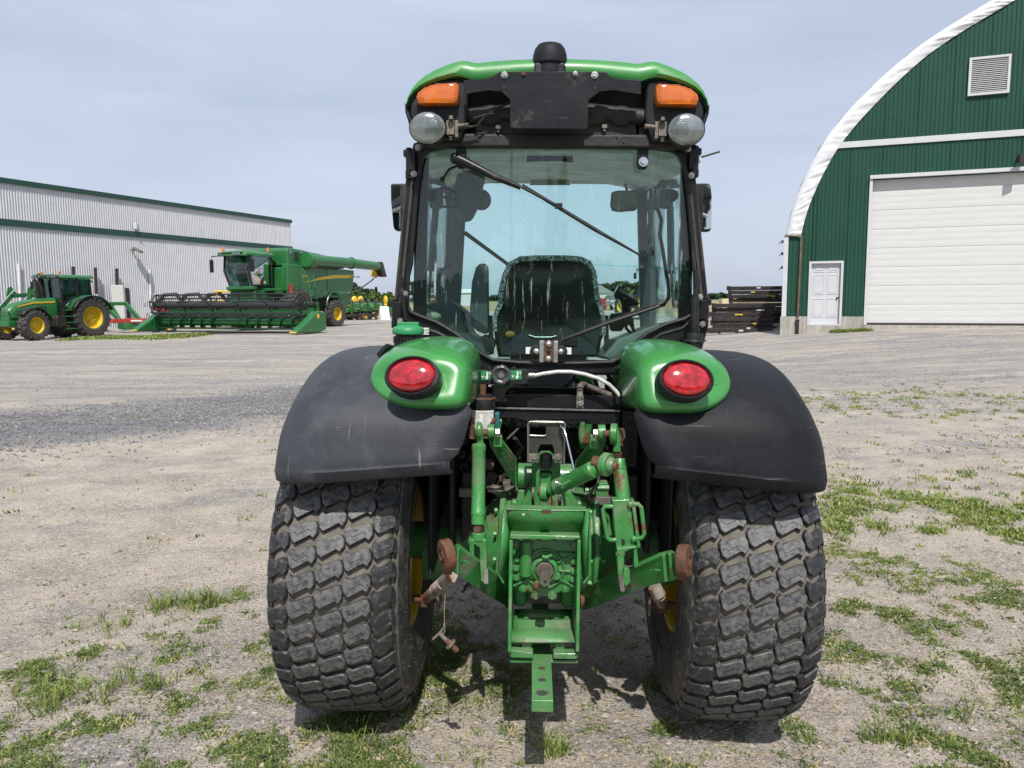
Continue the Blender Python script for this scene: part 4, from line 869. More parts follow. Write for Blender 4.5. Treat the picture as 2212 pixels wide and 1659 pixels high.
# upper casting and rockshaft
y0 = -.12
zr = CB(700, 840, y0).z
m = MB(); xa, xb = CB(570, 800, y0).x, CB(1255, 800, y0).x; m.cyl(V3((xa, y0+.02, zr)), V3((xb, y0+.02, zr)), abs(CB(640, 700, y0).z-CB(640, 1000, y0).z)/2, n=40)
m.build('rockshaft', 'castgreen', T, .003)
m = MB()
m.plate([CB(*a, y0-.07) for a in ((740, 690), (800, 670), (850, 625), (960, 625), (1010, 670), (1075, 690), (1085, 1010), (1060, 1010), (1045, 1210), (975, 1210), (975, 800), (955, 770), (830, 770), (825, 1210), (770, 1210), (750, 1010), (735, 1000))], (0, .16, 0))
m.plate([CB(*a, y0-.045) for a in ((825, 780), (975, 780), (975, 1215), (825, 1215))], (0, .1, 0))
m.plate([CB(*a, y0-.06) for a in ((690, 1010), (735, 900), (735, 1210), (590, 1215))], (0, .05, 0)); m.plate([CB(*a, y0-.06) for a in ((1085, 900), (1130, 1010), (1240, 1215), (1085, 1210))], (0, .05, 0))
m.plate([CB(*a, y0-.02) for a in ((575, 1000), (680, 1000), (600, 1215), (540, 1210), (545, 1170))], (0, .05, 0)); m.plate([CB(*a, y0-.02) for a in ((1140, 1010), (1200, 1020), (1300, 1170), (1310, 1210), (1200, 1215))], (0, .05, 0))
m.build('upper_casting', 'castgreen', T, .006)
m = MB().cyl(CB(900, 770, y0-.045), CB(900, 1000, y0-.045), .027, n=24); m.build('casting_boss', 'castgreen', T, .004)
c = CB(905, 640, y0-.09); m = MB().lathe([(.021, -.025), (.021, .02), (.018, .024), (.001, .025)], c, (0, -.25, 1), 30)
for i in range(24): a = i*math.pi/12; m.cyl(c+V3((.021*math.cos(a), .021*math.sin(a)-.00, -.0)), c+V3((.021*math.cos(a), .021*math.sin(a)-.005, .02)), .002, n=4)
m.build('filler_cap', 'black', T)
# bracket plate with cut-outs (olive) and hook rod
BY = -.27
B = lambda *a: [CB(x, y, BY) for x, y in a]
m = MB()
for poly in (((690, 180), (1130, 180), (1130, 225), (690, 225)), ((690, 225), (712, 225), (712, 340), (690, 340)), ((905, 225), (1130, 225), (1130, 345), (905, 345)), ((690, 345), (1130, 345), (1130, 450), (690, 450)), ((690, 450), (840, 450), (812, 500), (808, 670), (690, 670)), ((975, 450), (1130, 450), (1118, 678), (1006, 670), (1002, 500))): m.plate(B(*poly), (0, .004, 0))
m.build('hook_bracket', 'olive', T)
m = MB()
path = [CB(x, y, BY-.010) for x, y in ((692, 660), (692, 200), (715, 182), (1105, 187), (1130, 205), (1120, 670))]; m.tube(path, .0035, 6); m.tube([CB(x, y, BY-.004) for x, y in ((712, 345), (890, 350), (908, 330))], .0025, 6)
for poly in (((708, 560), (808, 560), (806, 662), (706, 660)), ((1006, 570), (1090, 570), (1088, 670), (1008, 668))): m.plate(B(*poly), (0, -.003, 0))
m.build('bracket_edge', 'steel', T)
m = MB()
for x, y in ((768, 605), (1048, 605)): m.nx(); bolt(m, CB(x, y, BY-.004), (0, -1, 0), .0095, .01)
m.build('bracket_bolt', 'dirtysteel', T, .001)
m = MB().tube([CB(1080, 225, BY-.01), CB(1085, 245, BY-.025), CB(1120, 275, BY-.035), CB(1150, 380, BY-.05), CB(1245, 770, BY-.08)], .0055, 8); m.build('hook_rod', 'chrome', T, ang=70)
m = MB().tube([CB(x, y, -.44) for x, y in ((1025, 905), (1060, 905), (1090, 950))]+[CB(x, y, -.42) for x, y in ((1110, 985), (1180, 1000), (1240, 980), (1262, 935))], .0045, 8); m.build('hook_loop', 'chrome', T, ang=70)
# lift arms
def arm(pts, y_a, y_b, w_):
    n = len(pts)//2; m = MB(); a = [CB(x, y, y_a+(y_b-y_a)*f) for x, y, f in pts]; m.plate(a, (0, w_, 0)); return m
m = arm([(215, 280, 1), (300, 270, 1), (300, 360, .95), (370, 400, .85), (555, 640, .2), (565, 960, 0), (545, 985, 0), (420, 780, .3), (230, 460, .85)], -.13, -.34, .045); m.tube([CB(300, 400, -.33), CB(540, 670, -.17), CB(548, 960, -.14)], .006, 6); m.cyl(CB(212, 300, -.335), CB(295, 300, -.335), .026, n=28); m.box(CB(335, 410, -.33), (.03, .03, .04))
m.build('lift_arm', 'castgreen', T, .005)
m = arm([(1520, 280, 1), (1610, 280, 1), (1610, 460, .8), (1560, 560, .6), (1420, 700, .2), (1280, 740, 0), (1250, 690, 0), (1440, 470, .6), (1520, 390, .9)], -.13, -.34, .045); m.tube([CB(1450, 420, -.30), CB(1270, 650, -.17), CB(1265, 720, -.14)], .006, 6); m.cyl(CB(1520, 310, -.335), CB(1610, 310, -.335), .028, n=28); m.box(CB(1480, 420, -.30), (.035, .03, .05))
m.build('lift_arm', 'castgreen', T, .005)
# left lift rod
ly = -.40; 
def eye(mb, c, ax, r0, r1, w_, n=30): ax = V3(ax).normalized(); c = V3(c); mb.lathe([(r1, -w_/2), (r0*.93, -w_/2), (r0, -w_/2+.003), (r0, w_/2-.003), (r0*.93, w_/2), (r1, w_/2), (r1, -w_/2)], c, ax, n, cap=False)
a, b = C3(434, 650, ly), C3(428, 1225, ly-.06); d = (b-a).normalized(); rl = .0235
m = MB().lathe([(rl*.8, -.006), (rl*1.06, 0), (rl*1.08, .018), (rl, .022), (rl, (b-a).length-.045), (rl*1.07, (b-a).length-.042), (rl*1.07, (b-a).length-.032), (rl, (b-a).length-.03), (rl, (b-a).length)], a, d, 30)
m.plate([C3(x, y, ly-.012) for x, y in ((415, 520), (425, 498), (445, 498), (460, 520), (460, 600), (470, 650), (425, 650), (420, 600))], (0, .024, 0)); eye(m, C3(437, 545, ly), (1, 0, 0), .030, .012, .018)
m.build('lift_rod', 'castgreen', T, .003)
m = MB(); e0, e1 = C3(428, 1222, ly-.06), C3(430, 1290, ly-.065)
for k in range(12): p = e0.lerp(e1, k/12); m.cyl(p, p+(e1-e0)/20, .017, n=18)
m.cyl(e0, e1, .0145, n=16); m.nx()
m.cyl(C3(365, 560, ly+.02), C3(500, 560, ly+.02), .013, n=16); m.cyl(C3(360, 560, ly+.02), C3(400, 560, ly+.02), .018, n=16); m.cyl(C3(383, 515, ly), C3(383, 600, ly), .011, n=12)
m.nx(); m.cyl(C3(1340, 568, ly+.02), C3(1470, 568, ly+.02), .013, n=16); m.box(C3(1468, 590, ly), (.012, .012, .06)); m.cyl(C3(1385, 568, ly+.01), C3(1405, 568, ly+.01), .022, n=20)
m.nx(); e2, e3 = C3(1437, 705, ly), C3(1437, 755, ly)
for k in range(8): p = e2.lerp(e3, k/8); m.cyl(p, p+(e3-e2)/13, .0175, n=18)
m.cyl(e2, e3, .015, n=14)
m.build('threaded_rod', 'rust', T)
m = MB(); m.cyl(C3(552, 560, -.36), C3(588, 560, -.36), .018, n=6); m.nx(); m.cyl(C3(1262, 566, -.36), C3(1298, 566, -.36), .018, n=6); m.build('arm_nut', 'steel', T, .002)
m = MB().cyl(C3(1480, 540, ly), C3(1486, 600, ly), .006, n=8); m.tube([C3(1462, 535, ly-.01), C3(1482, 535, ly-.02), C3(1490, 590, ly-.02), C3(1475, 620, ly-.01)], .0035, 6); m.build('lynch_pin', 'dirtysteel', T)
# left lower clevis
def clevis(m, pts, y, hole):
    m.plate([C3(x, y_, y) for x, y_ in pts], (0, .03, 0))
m = MB(); m.cyl(C3(434, 1285, ly-.065), C3(434, 1345, ly-.07), .026, n=24)
for poly in (((365, 1345), (400, 1350), (398, 1480), (365, 1500)), ((365, 1335), (490, 1335), (492, 1400), (430, 1395), (405, 1372), (365, 1372)), ((440, 1380), (492, 1390), (495, 1600), (480, 1655), (448, 1640), (440, 1500))): m.plate([C3(x, y_, ly-.09) for x, y_ in poly], (0, .035, 0))
m.build('lower_clevis', 'castgreen', T, .004)
m = MB().plate([C4(x, y, ly-.11) for x, y in ((418, 400), (440, 392), (442, 480), (430, 488), (412, 480))], (0, .012, 0)); m.build('clevis_strip', 'steel', T, .001)
# lower links
def link(tip, mid, base, y0_, y1_, hgt, name='lower_link'):
    m = MB(); a, b = C4(*tip, y0_), C4(*base, y1_); m.bar(a, b, .034, hgt, up=(0, -.35, 1)); return m
def C5(x, y, d): return L(864+x/2.4, 820.6+y/2.4, d)
m = MB().plate([C5(*q) for q in ((285, 856, -.585), (350, 905, -.53), (435, 965, -.44), (500, 1012, -.36), (560, 1060, -.27), (560, 1178, -.22), (480, 1132, -.32), (420, 1096, -.40), (330, 1034, -.51), (262, 988, -.58), (252, 962, -.59))], (.006, .034, -.004)); m.tube([C5(318, 946, -.57), C5(335, 942, -.60), C5(356, 948, -.58)], .005, 6); m.bar(C5(302, 870, -.59), C5(298, 1005, -.585), .008, .012, up=(0, 1, 0)); m.build('lower_link', 'castgreen', T, .004)
m = MB().plate([C5(*q) for q in ((1425, 893, -.60), (1360, 908, -.56), (1195, 985, -.42), (1095, 1022, -.32), (940, 1085, -.16), (950, 1196, -.13), (1100, 1146, -.27), (1215, 1096, -.40), (1330, 1058, -.50), (1450, 1030, -.58), (1478, 1008, -.60))], (-.006, .034, -.004)); m.tube([C5(1300, 992, -.55), C5(1325, 985, -.58), C5(1345, 988, -.56)], .005, 6); m.bar(C5(1366, 905, -.575), C5(1378, 1042, -.56), .010, .012, up=(0, 1, 0)); m.bar(C5(1398, 900, -.59), C5(1410, 1036, -.575), .010, .012, up=(0, 1, 0)); m.build('lower_link', 'castgreen', T, .004)
for s, (x, y) in ((-1, (178, 300)), (1, (1690, 335))):
    c = C4(x, y, -.61); m = MB(); eye(m, c, V3((1, -.45*s, .1)) if s > 0 else V3((1, .45, .1)), .052, .026, .036, 36); m.lathe([(.026, -.02), (.031, -.008), (.032, 0), (.031, .008), (.026, .02), (.015, .021), (.015, -.021)], c, (1, -.45*s, .1), 30, cap=False); m.box(c+V3((s*.0, .02, -.045)), (.03, .03, .05)); m.build('link_ball_end', 'rust', T, .003)
m = MB()
for x in (1040, 560): m.nx(); m.cyl(C4(x-12, 590, -.14), C4(x+14, 590, -.14), .03, n=24)
m.build('link_pin', 'rust', T, .003)
# right lift rod with levelling box
ry = -.42
a, b = C3(1452, 752, ry), C3(1484, 1060, ry-.05); ln = (b-a).length
m = MB().lathe([(.023, 0), (.025, .004), (.025, ln*.2), (.027, ln*.21), (.027, ln*.24), (.025, ln*.25), (.025, ln)], a, b-a, 30)
m.plate([C3(x, y, ly-.012) for x, y in ((1395, 560), (1400, 525), (1425, 512), (1448, 525), (1455, 560), (1458, 600), (1465, 700), (1410, 700), (1415, 660), (1408, 610))], (0, .024, 0)); eye(m, C3(1415, 568, ly), (1, -.2, 0), .036, .018, .024)
m.build('lift_rod', 'castgreen', T, .003)
m = MB().plate([C3(x, y, ry-.085) for x, y in ((1403, 1052), (1532, 1045), (1570, 1380), (1432, 1390))], (0, .05, 0)); m.bar(C3(1547, 1045, ry-.07), C3(1590, 1380, ry-.07), .012, .05, up=(0, 1, 0)); m.build('levelling_box', 'castgreen', T, .003)
m = MB().bar(C3(1481, 1335, ry-.088), C3(1483, 1372, ry-.088), .010, .004, up=(0, -1, 0)); m.build('slot', 'sipe', T)
for pts in (((1405, 1095), (1350, 1095), (1335, 1115), (1365, 1320), (1385, 1338), (1430, 1338)), ((1535, 1078), (1590, 1078), (1612, 1100), (1636, 1290), (1620, 1322), (1560, 1332))): MB().tube([C3(x, y, ry-.09) for x, y in pts], .0078, 10).build('handle_bar', 'castgreen', T, ang=70)
m = MB(); m.ball(C3(1535, 1080, ry-.09), .012); m.nx(); m.ball(C3(1560, 1332, ry-.09), .012); m.build('handle_weld', 'castgreen', T); m = MB()
for poly in (((1435, 1400), (1570, 1385), (1592, 1400), (1530, 1412), (1492, 1430), (1490, 1530), (1478, 1600), (1445, 1600)), ((1558, 1420), (1582, 1400), (1598, 1530), (1560, 1545))): m.plate([C3(x, y, ry-.11) for x, y in poly], (0, .045, 0))
m.plate([C3(x, y, ry-.115) for x, y in ((1492, 1540), (1530, 1555), (1536, 1650), (1500, 1680), (1470, 1640))], (0, .04, 0))
m.build('lower_clevis', 'castgreen', T, .004)
text('cast_number', '27210', .013, frame_mtx(C3(1461, 1440, ry-.112), (1, 0, 0), (0, 0, 1)), 'castgreen', T, .002)
m = MB().plate([C4(x, y, ry-.13) for x, y in ((1272, 440), (1295, 432), (1315, 520), (1308, 538), (1285, 530))], (0, .012, 0)); m.build('clevis_strip', 'dirtysteel', T, .001)
# top link
a, b = CB(910, 1010, -.36), CB(1610, 690, -.50); d = (b-a).normalized(); ln = (b-a).length
a2, b2 = CB(1000, 975, -.378), CB(1520, 725, -.485); l2 = (b2-a2).length
m = MB().lathe([(.019, -.02), (.022, -.016), (.0205, -.008), (.022, 0), (.0235, .008), (.0285, .014), (.0285, l2*.78), (.030, l2*.79), (.030, l2*.90), (.0255, l2*.92), (.020, l2)], a2, b2-a2, 32)
m.tube([CB(1040, 950, -.43), CB(1100, 935, -.455), CB(1190, 885, -.465)], [.004, .006, .004], 8); m.build('top_link', 'castgreen', T, .002)
m = MB(); eye(m, CB(1620, 690, -.50), (.75, -.55, -.05), .040, .020, .026, 40); m.lathe([(.021, -.03), (.028, -.015), (.0285, .015), (.021, .03)], CB(1625, 690, -.50), (.75, -.55, -.05), 24); m.build('top_link_ball_end', 'castgreen', T, .002)
m = MB().lathe([(.012, -.045), (.022, -.044), (.023, -.01), (.023, .01), (.012, .045)], CB(1610, 690, -.50), (.75, -.55, -.05), 24); m.cyl(CB(850, 1010, -.33), CB(905, 1010, -.33), .022); m.lathe([(.018, -.02), (.024, 0), (.018, .02)], CB(880, 1010, -.35), (1, -.2, 0), 24); m.build('swivel_ball', 'rust', T)
m = MB(); eye(m, CB(890, 1020, -.35), (1, -.25, 0), .034, .02, .026); m.build('top_link_front_end', 'castgreen', T, .002)
m = MB().cyl(CB(735, 1035, -.27), CB(765, 1035, -.27), .024); m.cyl(CB(1045, 1050, -.27), CB(1090, 1050, -.27), .016); m.tube([CB(1060, 1060, -.30), CB(1062, 1150, -.30)], .006, 6); m.build('top_link_pin', 'dirtysteel', T, .002)
# little valves, clip and lines right of the casting
m = MB(); m.box(C3(1325, 985, -.08), (.05, .05, .03)); m.nx(); m.box(C3(1330, 940, -.08), (.04, .05, .03)); m.cyl(C3(1290, 960, -.1), C3(1380, 960, -.1), .014, n=6); m.build('valve_fitting', 'castgreen', T, .003)
m = MB().tube([C3(x, y, -.12) for x, y in ((1300, 870), (1305, 910), (1270, 960), (1240, 1010), (1235, 1050))], .006, 8); m.cyl(C3(1255, 1030, -.13), C3(1262, 1070, -.13), .009, n=8); m.nx(); m.box(C3(1330, 1050, -.1), (.10, .04, .035)); m.nx(); m.box(C3(345, 985, -.1), (.055, .05, .035)); m.nx(); m.tube([C3(500, 960, -.05), C3(600, 985, -.03), C3(700, 975, -.02)], .02, 8); m.nx(); m.tube([C3(480, 1180, -.06), C3(560, 1080, -.03), C3(640, 1020, 0)], .022, 8); m.tube([C3(490, 960, -.1), C3(620, 965, -.08)], .008, 8); m.build('dusty_fitting', 'dirtysteel', T, .003)
# PTO shield and hitch frame
sy = -.48
def S4(x, y, d): return C4(x, y, d)
m = MB()
tl, tr = C3(628, 1112, sy), C3(1212, 1124, sy); il, ir = C3(655, 1298, -.41), C3(1178, 1300, -.41)
m.plate([C3(628, 1108, sy), C3(1212, 1120, sy), C3(1212, 1132, sy+.002), C3(628, 1126, sy+.002)], (0, .03, .004)); m.grid([[tuple(tl), tuple(tr)], [tuple(il), tuple(ir)]])
m.grid([[tuple(C3(605, 1128, sy)), tuple(C3(560, 1560, sy+.06)), tuple(C3(612, 1655, sy+.08))], [tuple(il), tuple(C3(650, 1500, -.40)), tuple(C3(648, 1500, -.40))]]); m.grid([[tuple(C3(1240, 1138, sy)), tuple(C3(1240, 1590, sy+.06)), tuple(C3(1195, 1650, sy+.08))], [tuple(ir), tuple(C3(1180, 1480, -.40)), tuple(C3(1180, 1480, -.40))]])
m.grid([[tuple(tl), tuple(C3(605, 1128, sy))], [tuple(il), tuple(il+V3((-.001, 0, 0)))]]); m.grid([[tuple(tr), tuple(C3(1240, 1138, sy))], [tuple(ir), tuple(ir+V3((.001, 0, 0)))]])
m.build('pto_shield', 'castgreen', T, solid=.006)
m = MB().tube([C3(x, y, sy) for x, y in ((612, 1650), (560, 1560), (605, 1128), (628, 1112), (920, 1124), (1212, 1124), (1240, 1138), (1243, 1590), (1197, 1650))], .0045, 6); m.build('shield_rim', 'castgreen', T, ang=60)
part(MB().bar(C3(890, 1134, sy-.006), C3(960, 1134, sy-.006), .004, .014, up=(0, 0, 1)), 'rust_patch', 'rust', .001); part(MB().ball(C3(757, 1152, sy+.01), .006, sc=(1, .5, 1)), 'bolt_head', mat('tan_bolt', (.6, .5, .35), .6))
# hitch side plates
fy0, fy1 = -.46, -.36
def fr(x, y): return C4(x, y, fy0)
for s, xs_ in ((-1, (578, 600, 583, 566, 566, 596)), (1, (1028, 1003, 1012, 1020, 1020, 1000))):
    a = C4(xs_[0], 185, fy0+.04); b = C4(xs_[3], 945, fy0-.02); m = MB(); wd = .012
    m.plate([V3((a.x, fy0+.0, a.z)), V3((b.x, fy0-.03, b.z+.02)), V3((b.x, fy0+.01, b.z)), V3((b.x, fy0+.3, b.z)), V3((b.x, fy0+.3, b.z+.12)), V3((a.x, fy0+.14, a.z-.25)), V3((a.x, fy0+.14, a.z))], (-s*wd, 0, 0)); m.build('hitch_side_plate', 'castgreen', T, .002)
m = MB().plate([C4(x, y, fy0) for x, y in ((580, 170), (1028, 180), (1028, 200), (580, 200))], (0, .08, 0)); m.build('hitch_top_bar', 'castgreen', T, .003)
m = MB().plate([C4(x, y, fy0+.09) for x, y in ((590, 205), (1015, 210), (1015, 278), (590, 268))], (0, .008, 0)); m.build('hitch_rear_web', 'castgreen', T, .002)
m = MB(); bolt(m, C4(598, 220, fy0+.05), (1, -.3, 0), .014, .018); bolt(m, C4(1005, 228, fy0+.05), (-1, -.3, 0), .014, .018); m.build('hitch_bolt', 'steel', T, .001)
# PTO cover
py_ = -.37
q = [C4(x, y, py_) for x, y in ((620, 270), (985, 285), (995, 300), (990, 460), (945, 520), (855, 565), (740, 562), (660, 515), (615, 450), (612, 300))]; part(MB().plate(q, (0, .08, 0)), 'pto_housing', 'castgreen', .008)
c = C4(800, 385, py_); m = MB()
m.lathe([(.075, 0), (.073, .010), (.068, .012), (.064, .004)], c, (0, -1, 0), 40, cap=False); m.lathe([(.05, 0), (.048, .02), (.036, .026), (.034, .012), (.02, .012)], c, (0, -1, 0), 36)
for ang_ in (215, 325, 30, 355, 250): a = R(ang_); m.bar(c+V3((.05*math.cos(a), -.006, .05*math.sin(a))), c+V3((.135*math.cos(a), -.004, .115*math.sin(a))), .008, .012, up=(0, -1, 0))
m.cyl(C4(682, 210, py_-.012), C4(680, 430, py_-.012), .022, n=24); m.bar(C4(660, 385, py_-.01), C4(760, 385, py_-.01), .018, .02, up=(0, -1, 0)); m.tube([C4(785, 308, py_-.03), C4(815, 315, py_-.03), C4(850, 295, py_-.03)], .008, 8)
m.lathe([(.014, 0), (.014, .02), (.008, .02)], C4(878, 425, py_-.002), (0, -1, 0), 20); m.lathe([(.014, 0), (.014, .02), (.006, .02)], C4(752, 478, py_-.002), (0, -1, 0), 20)
m.bar(C4(780, 340, py_-.0), C4(782, 560, py_-.0), .05, .012, up=(0, -1, 0)); m.build('pto_boss', 'castgreen', T, .003)
m = MB()
for x, y in ((625, 322), (622, 440), (665, 512), (742, 558), (850, 560), (932, 515), (975, 450), (985, 335), (620, 380), (985, 400)): m.nx(); m.lathe([(.016, -.01), (.016, .004), (.011, .005)], C4(x, y, py_), (0, -1, 0), 18); bolt(m, C4(x, y, py_-.004), (0, -1, 0), .010, .012, False)
m.build('cover_bolt', 'castgreen', T, .001)
m = MB().lathe([(.032, 0), (.032, .03), (.028, .034), (.021, .034)], c, (0, -1, 0), 36); c2 = c+V3((0, -.03, 0)); n_ = 6
prof = []
for k in range(48): t = 2*math.pi*k/48; prof.append(.0185 if (k % 8) < 5 else .0145)
for d0, d1, sc in ((0, .065, 1), (.065, .078, .72), (.078, .10, 1)): m.plate([c2+V3((prof[k]*sc*math.cos(2*math.pi*k/48), -d0, prof[k]*sc*math.sin(2*math.pi*k/48))) for k in range(48)], (0, -(d1-d0), 0))
m.build('pto_shaft', mat('dusty_shaft', (.10, .085, .07), .7, .3, col2=(.18, .15, .12), var=18, bump=.2), T); MB().lathe([(.0055, 0), (.0055, .001)], c2+V3((0, -.1005, 0)), (0, -1, 0), 14).build('shaft_centre', 'sipe', T)
# drawbar support
part(MB().plate([C4(x, y, -.25) for x, y in ((590, 480), (690, 470), (690, 640), (600, 640))], (0, .1, 0)), 'support_lug', 'castgreen', .02); part(MB().plate([C4(x, y, -.25) for x, y in ((905, 480), (1005, 480), (1000, 645), (905, 650))], (0, .1, 0)), 'support_lug', 'castgreen', .02)
part(MB().plate([C4(x, y, -.2) for x, y in ((690, 560), (905, 560), (905, 612), (690, 612))], (0, .08, 0)), 'front_crossbar', 'dirtysteel', .004)
rows = []
for x0, x1, y, d in ((610, 985, 645, -.235), (606, 988, 700, -.27), (604, 990, 715, -.31), (602, 992, 765, -.345), (596, 996, 775, -.36), (585, 1002, 850, -.455)): rows.append([tuple(C4(x0+(x1-x0)*k/4, y, d)) for k in range(5)])
MB().grid(rows).build('drawbar_cover', 'castgreen', T, solid=.008, ang=30)
m = MB().plate([C4(x, y, -.47) for x, y in ((572, 905), (728, 925), (728, 962), (590, 958), (572, 945))], (0, .05, 0)); m.plate([C4(x, y, -.47) for x, y in ((856, 928), (1018, 930), (1018, 945), (1005, 968), (856, 965))], (0, .05, 0)); m.plate([C4(x, y, -.44) for x, y in ((655, 850), (718, 850), (718, 915), (655, 912))], (0, .04, 0)); m.plate([C4(x, y, -.44) for x, y in ((868, 860), (930, 860), (930, 915), (868, 915))], (0, .04, 0)); m.bar(C4(580, 950, -.42), C4(1010, 955, -.42), .07, .012); m.build('drawbar_bracket', 'castgreen', T, .004)
# drawbar
a = C4(732, 862, -.42); zt = a.z; YE = -.725; zt = C4(788, 1228, YE).z
x0 = C4(718, 1228, YE).x; x1 = C4(857, 1228, YE).x; zb = C4(788, 1304, YE).z
m = MB(); hw = (x1-x0)/2; xc = (x0+x1)/2; hs = [(-.68, .018), (-.595, .012), (-.515, .0095)]
m.plate([V3((xc-hw, YE, zt)), V3((xc+hw, YE, zt)), V3((xc+hw, YE, zb)), V3((xc-hw, YE, zb))], (0, 1.1, 0)); m.build('drawbar', 'castgreen', T, .003)
xt = C4(790, 1190, -.745).x
for (yy, r), mm in zip(hs, ('castgreen', 'castgreen', 'rust')): 
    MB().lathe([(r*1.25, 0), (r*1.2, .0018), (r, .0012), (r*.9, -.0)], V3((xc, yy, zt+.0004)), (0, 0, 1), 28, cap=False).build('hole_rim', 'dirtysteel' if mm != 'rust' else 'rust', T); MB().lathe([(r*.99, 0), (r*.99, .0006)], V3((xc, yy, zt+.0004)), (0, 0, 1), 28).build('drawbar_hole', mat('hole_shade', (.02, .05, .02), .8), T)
# stabiliser struts (whitish rusty) each side, and axle stubs
for s, pts in ((-1, ((215, 430), (150, 480), (40, 580))), (1, ((1500, 500), (1535, 560), (1550, 620)))):
    p = [C4(*pts[0], -.45 if s < 0 else -.35), C4(*pts[1], -.35), C4(*pts[2], -.18)]
    m = MB().tube(p[:2], .0245, 20); m.tube(p[1:], .02, 16)
    for k in range(9): q_ = p[0].lerp(p[2], .30+k*.035); m.cyl(q_, q_+(p[2]-p[0])*.012, .0255, n=20)
    m.build('stabiliser_strut', mat('pale_rusty_tube', (.27, .25, .225), .6, col2=(.22, .10, .05), var=16, lo=.5, hi=.6, bump=.3), T)
    m = MB().cyl(p[2]-V3((.05, 0, 0)), p[2]+V3((.05, 0, 0)), .016, n=12); m.box(p[2], (.03, .05, .05)); m.build('strut_bolt', 'rust', T, .003); part(MB().box(p[2]+V3((-.05*-s*-1, .02, 0)), (.012, .08, .08)), 'strut_plate', 'dirtysteel', .004)
m = MB()
for s in (-1, 1): m.nx(); m.lathe([(.07, .36), (.075, .40), (.11, .46), (.11, .50)], V3((0, 0, RW)), (s, 0, 0), 30)
m.build('axle_end', 'castgreen', T)
# --- hitch pin on its wire
p = C4(212, 862, -.60); Pw = T.matrix_world @ p
H = thing('hitch_pin', 'rusty hitch pin dangling on a thin wire left of the drawbar', 'hitch pin', Pw)
a, b = T.matrix_world @ C4(130, 800, -.60)-Pw, T.matrix_world @ C4(245, 912, -.60)-Pw; d = (b-a).normalized()
m = MB().cyl(a+d*.03, b, .0095, n=14); m.build('pin_shank', 'rust', H, .002)
m = MB().lathe([(.012, -.004), (.02, -.003), (.02, .003), (.012, .004)], a+d*.052, d, 20); m.tube([a+V3((-.022, 0, -.02)), a+V3((.002, 0, .002)), a+V3((.018, -.004, .025))], .0045, 8); m.cyl(a, a+d*.04, .007, n=10); m.build('pin_head', 'dirtysteel', H)
w0 = T.matrix_world @ C4(192, 425, -.52)-Pw; w1 = T.matrix_world @ C4(152, 790, -.60)-Pw
m = MB().tube([w0, w0.lerp(w1, .3)+V3((-.006, 0, 0)), w0.lerp(w1, .6)+V3((-.004, 0, 0)), w0.lerp(w1, .9)+V3((.004, 0, .0)), w1], .0016, 5); m.build('wire', mat('brown_wire', (.2, .12, .06), .6), H)
m = MB().tube([w1+V3((.004, 0, .03)), w1+V3((.006, 0, 0)), w1+V3((-.002, 0, -.015)), w1+V3((-.004, 0, .005))], .0022, 6); m.build('wire_ring', 'chrome', H)
# ------------------------------------------------------------------ arched barn on the right
def gh(x, y): return float(gz(x, y))
BO = V3((8.9, 25, 0)); bu = V3((.937, -.349, 0)).normalized(); bn = V3((-bu.y, bu.x, 0))
BARN = thing('arched_barn', 'green sheet-metal barn with a rounded white tarpaulin roof and a wide white overhead door', 'barn')
BARN.matrix_world = Matrix(((bu.x, bn.x, 0, BO.x), (bu.y, bn.y, 0, BO.y), (0, 0, 1, 0), (0, 0, 0, 1)))
BI = BARN.matrix_world.inverted(); bo_ = BI @ CAM
def BW(px, py, d=0.0):
    r = BI.to_3x3() @ ray(px, py); return bo_+r*((d-bo_.y)/r.y)
def PB(mb, name, m, bevel=0, **k): return mb.build(name, m, BARN, bevel, **k)
ins = [BW(*a) for a in ((1724, 540), (1730, 509), (1743, 456), (1769, 393), (1806, 324), (1850, 268), (1915, 199), (1994, 125), (2072, 72), (2147, 28), (2193, 0))]
ous = [BW(*a) for a in ((1690, 560), (1697, 508), (1707, 463), (1730, 398), (1769, 319), (1813, 259), (1878, 190), (1961, 116), (2031, 67), (2100, 25), (2142, 0))]
xc_ = 10.2
def finish(p):
    a, b = p[-2], p[-1]; sl = (b.z-a.z)/(b.x-a.x); n = 5; L0 = xc_-b.x; q = list(p)
    for k in range(1, n+1): t = k/n; q.append(V3((b.x+L0*t, 0, b.z+sl*L0*(t-t*t/2))))
    return q+[V3((2*xc_-v.x, 0, v.z)) for v in q[:-1][::-1]]
ins, ous = finish(ins), finish(ous)
ix, iz = [p.x for p in ins], [p.z for p in ins]
def zin(x): return float(np.interp(x, ix, iz))+.10
bl, br = BW(1700, 515), BW(1812, 320)
zfound = BW(1770, 683).z; zb0, zb1 = BW(1812, 321).z, BW(1812, 308).z
md = (BW(1752, 600).x, BW(1816, 600).x, zfound-.30, BW(1784, 569).z); od = (BW(1876, 600).x, 0, zfound-.22, BW(1881, 389).z); od = (od[0], 2*xc_-od[0], od[2], od[3])
def columns(x):
    """lower wall intervals at x"""
    top = min(zb0, zin(x) if x > ins[1].x else ous[1].z)
    lo_ = zfound
    if md[0] <= x <= md[1]: lo_ = md[3]
    if od[0] <= x <= od[1]: lo_ = od[3]
    return lo_, top
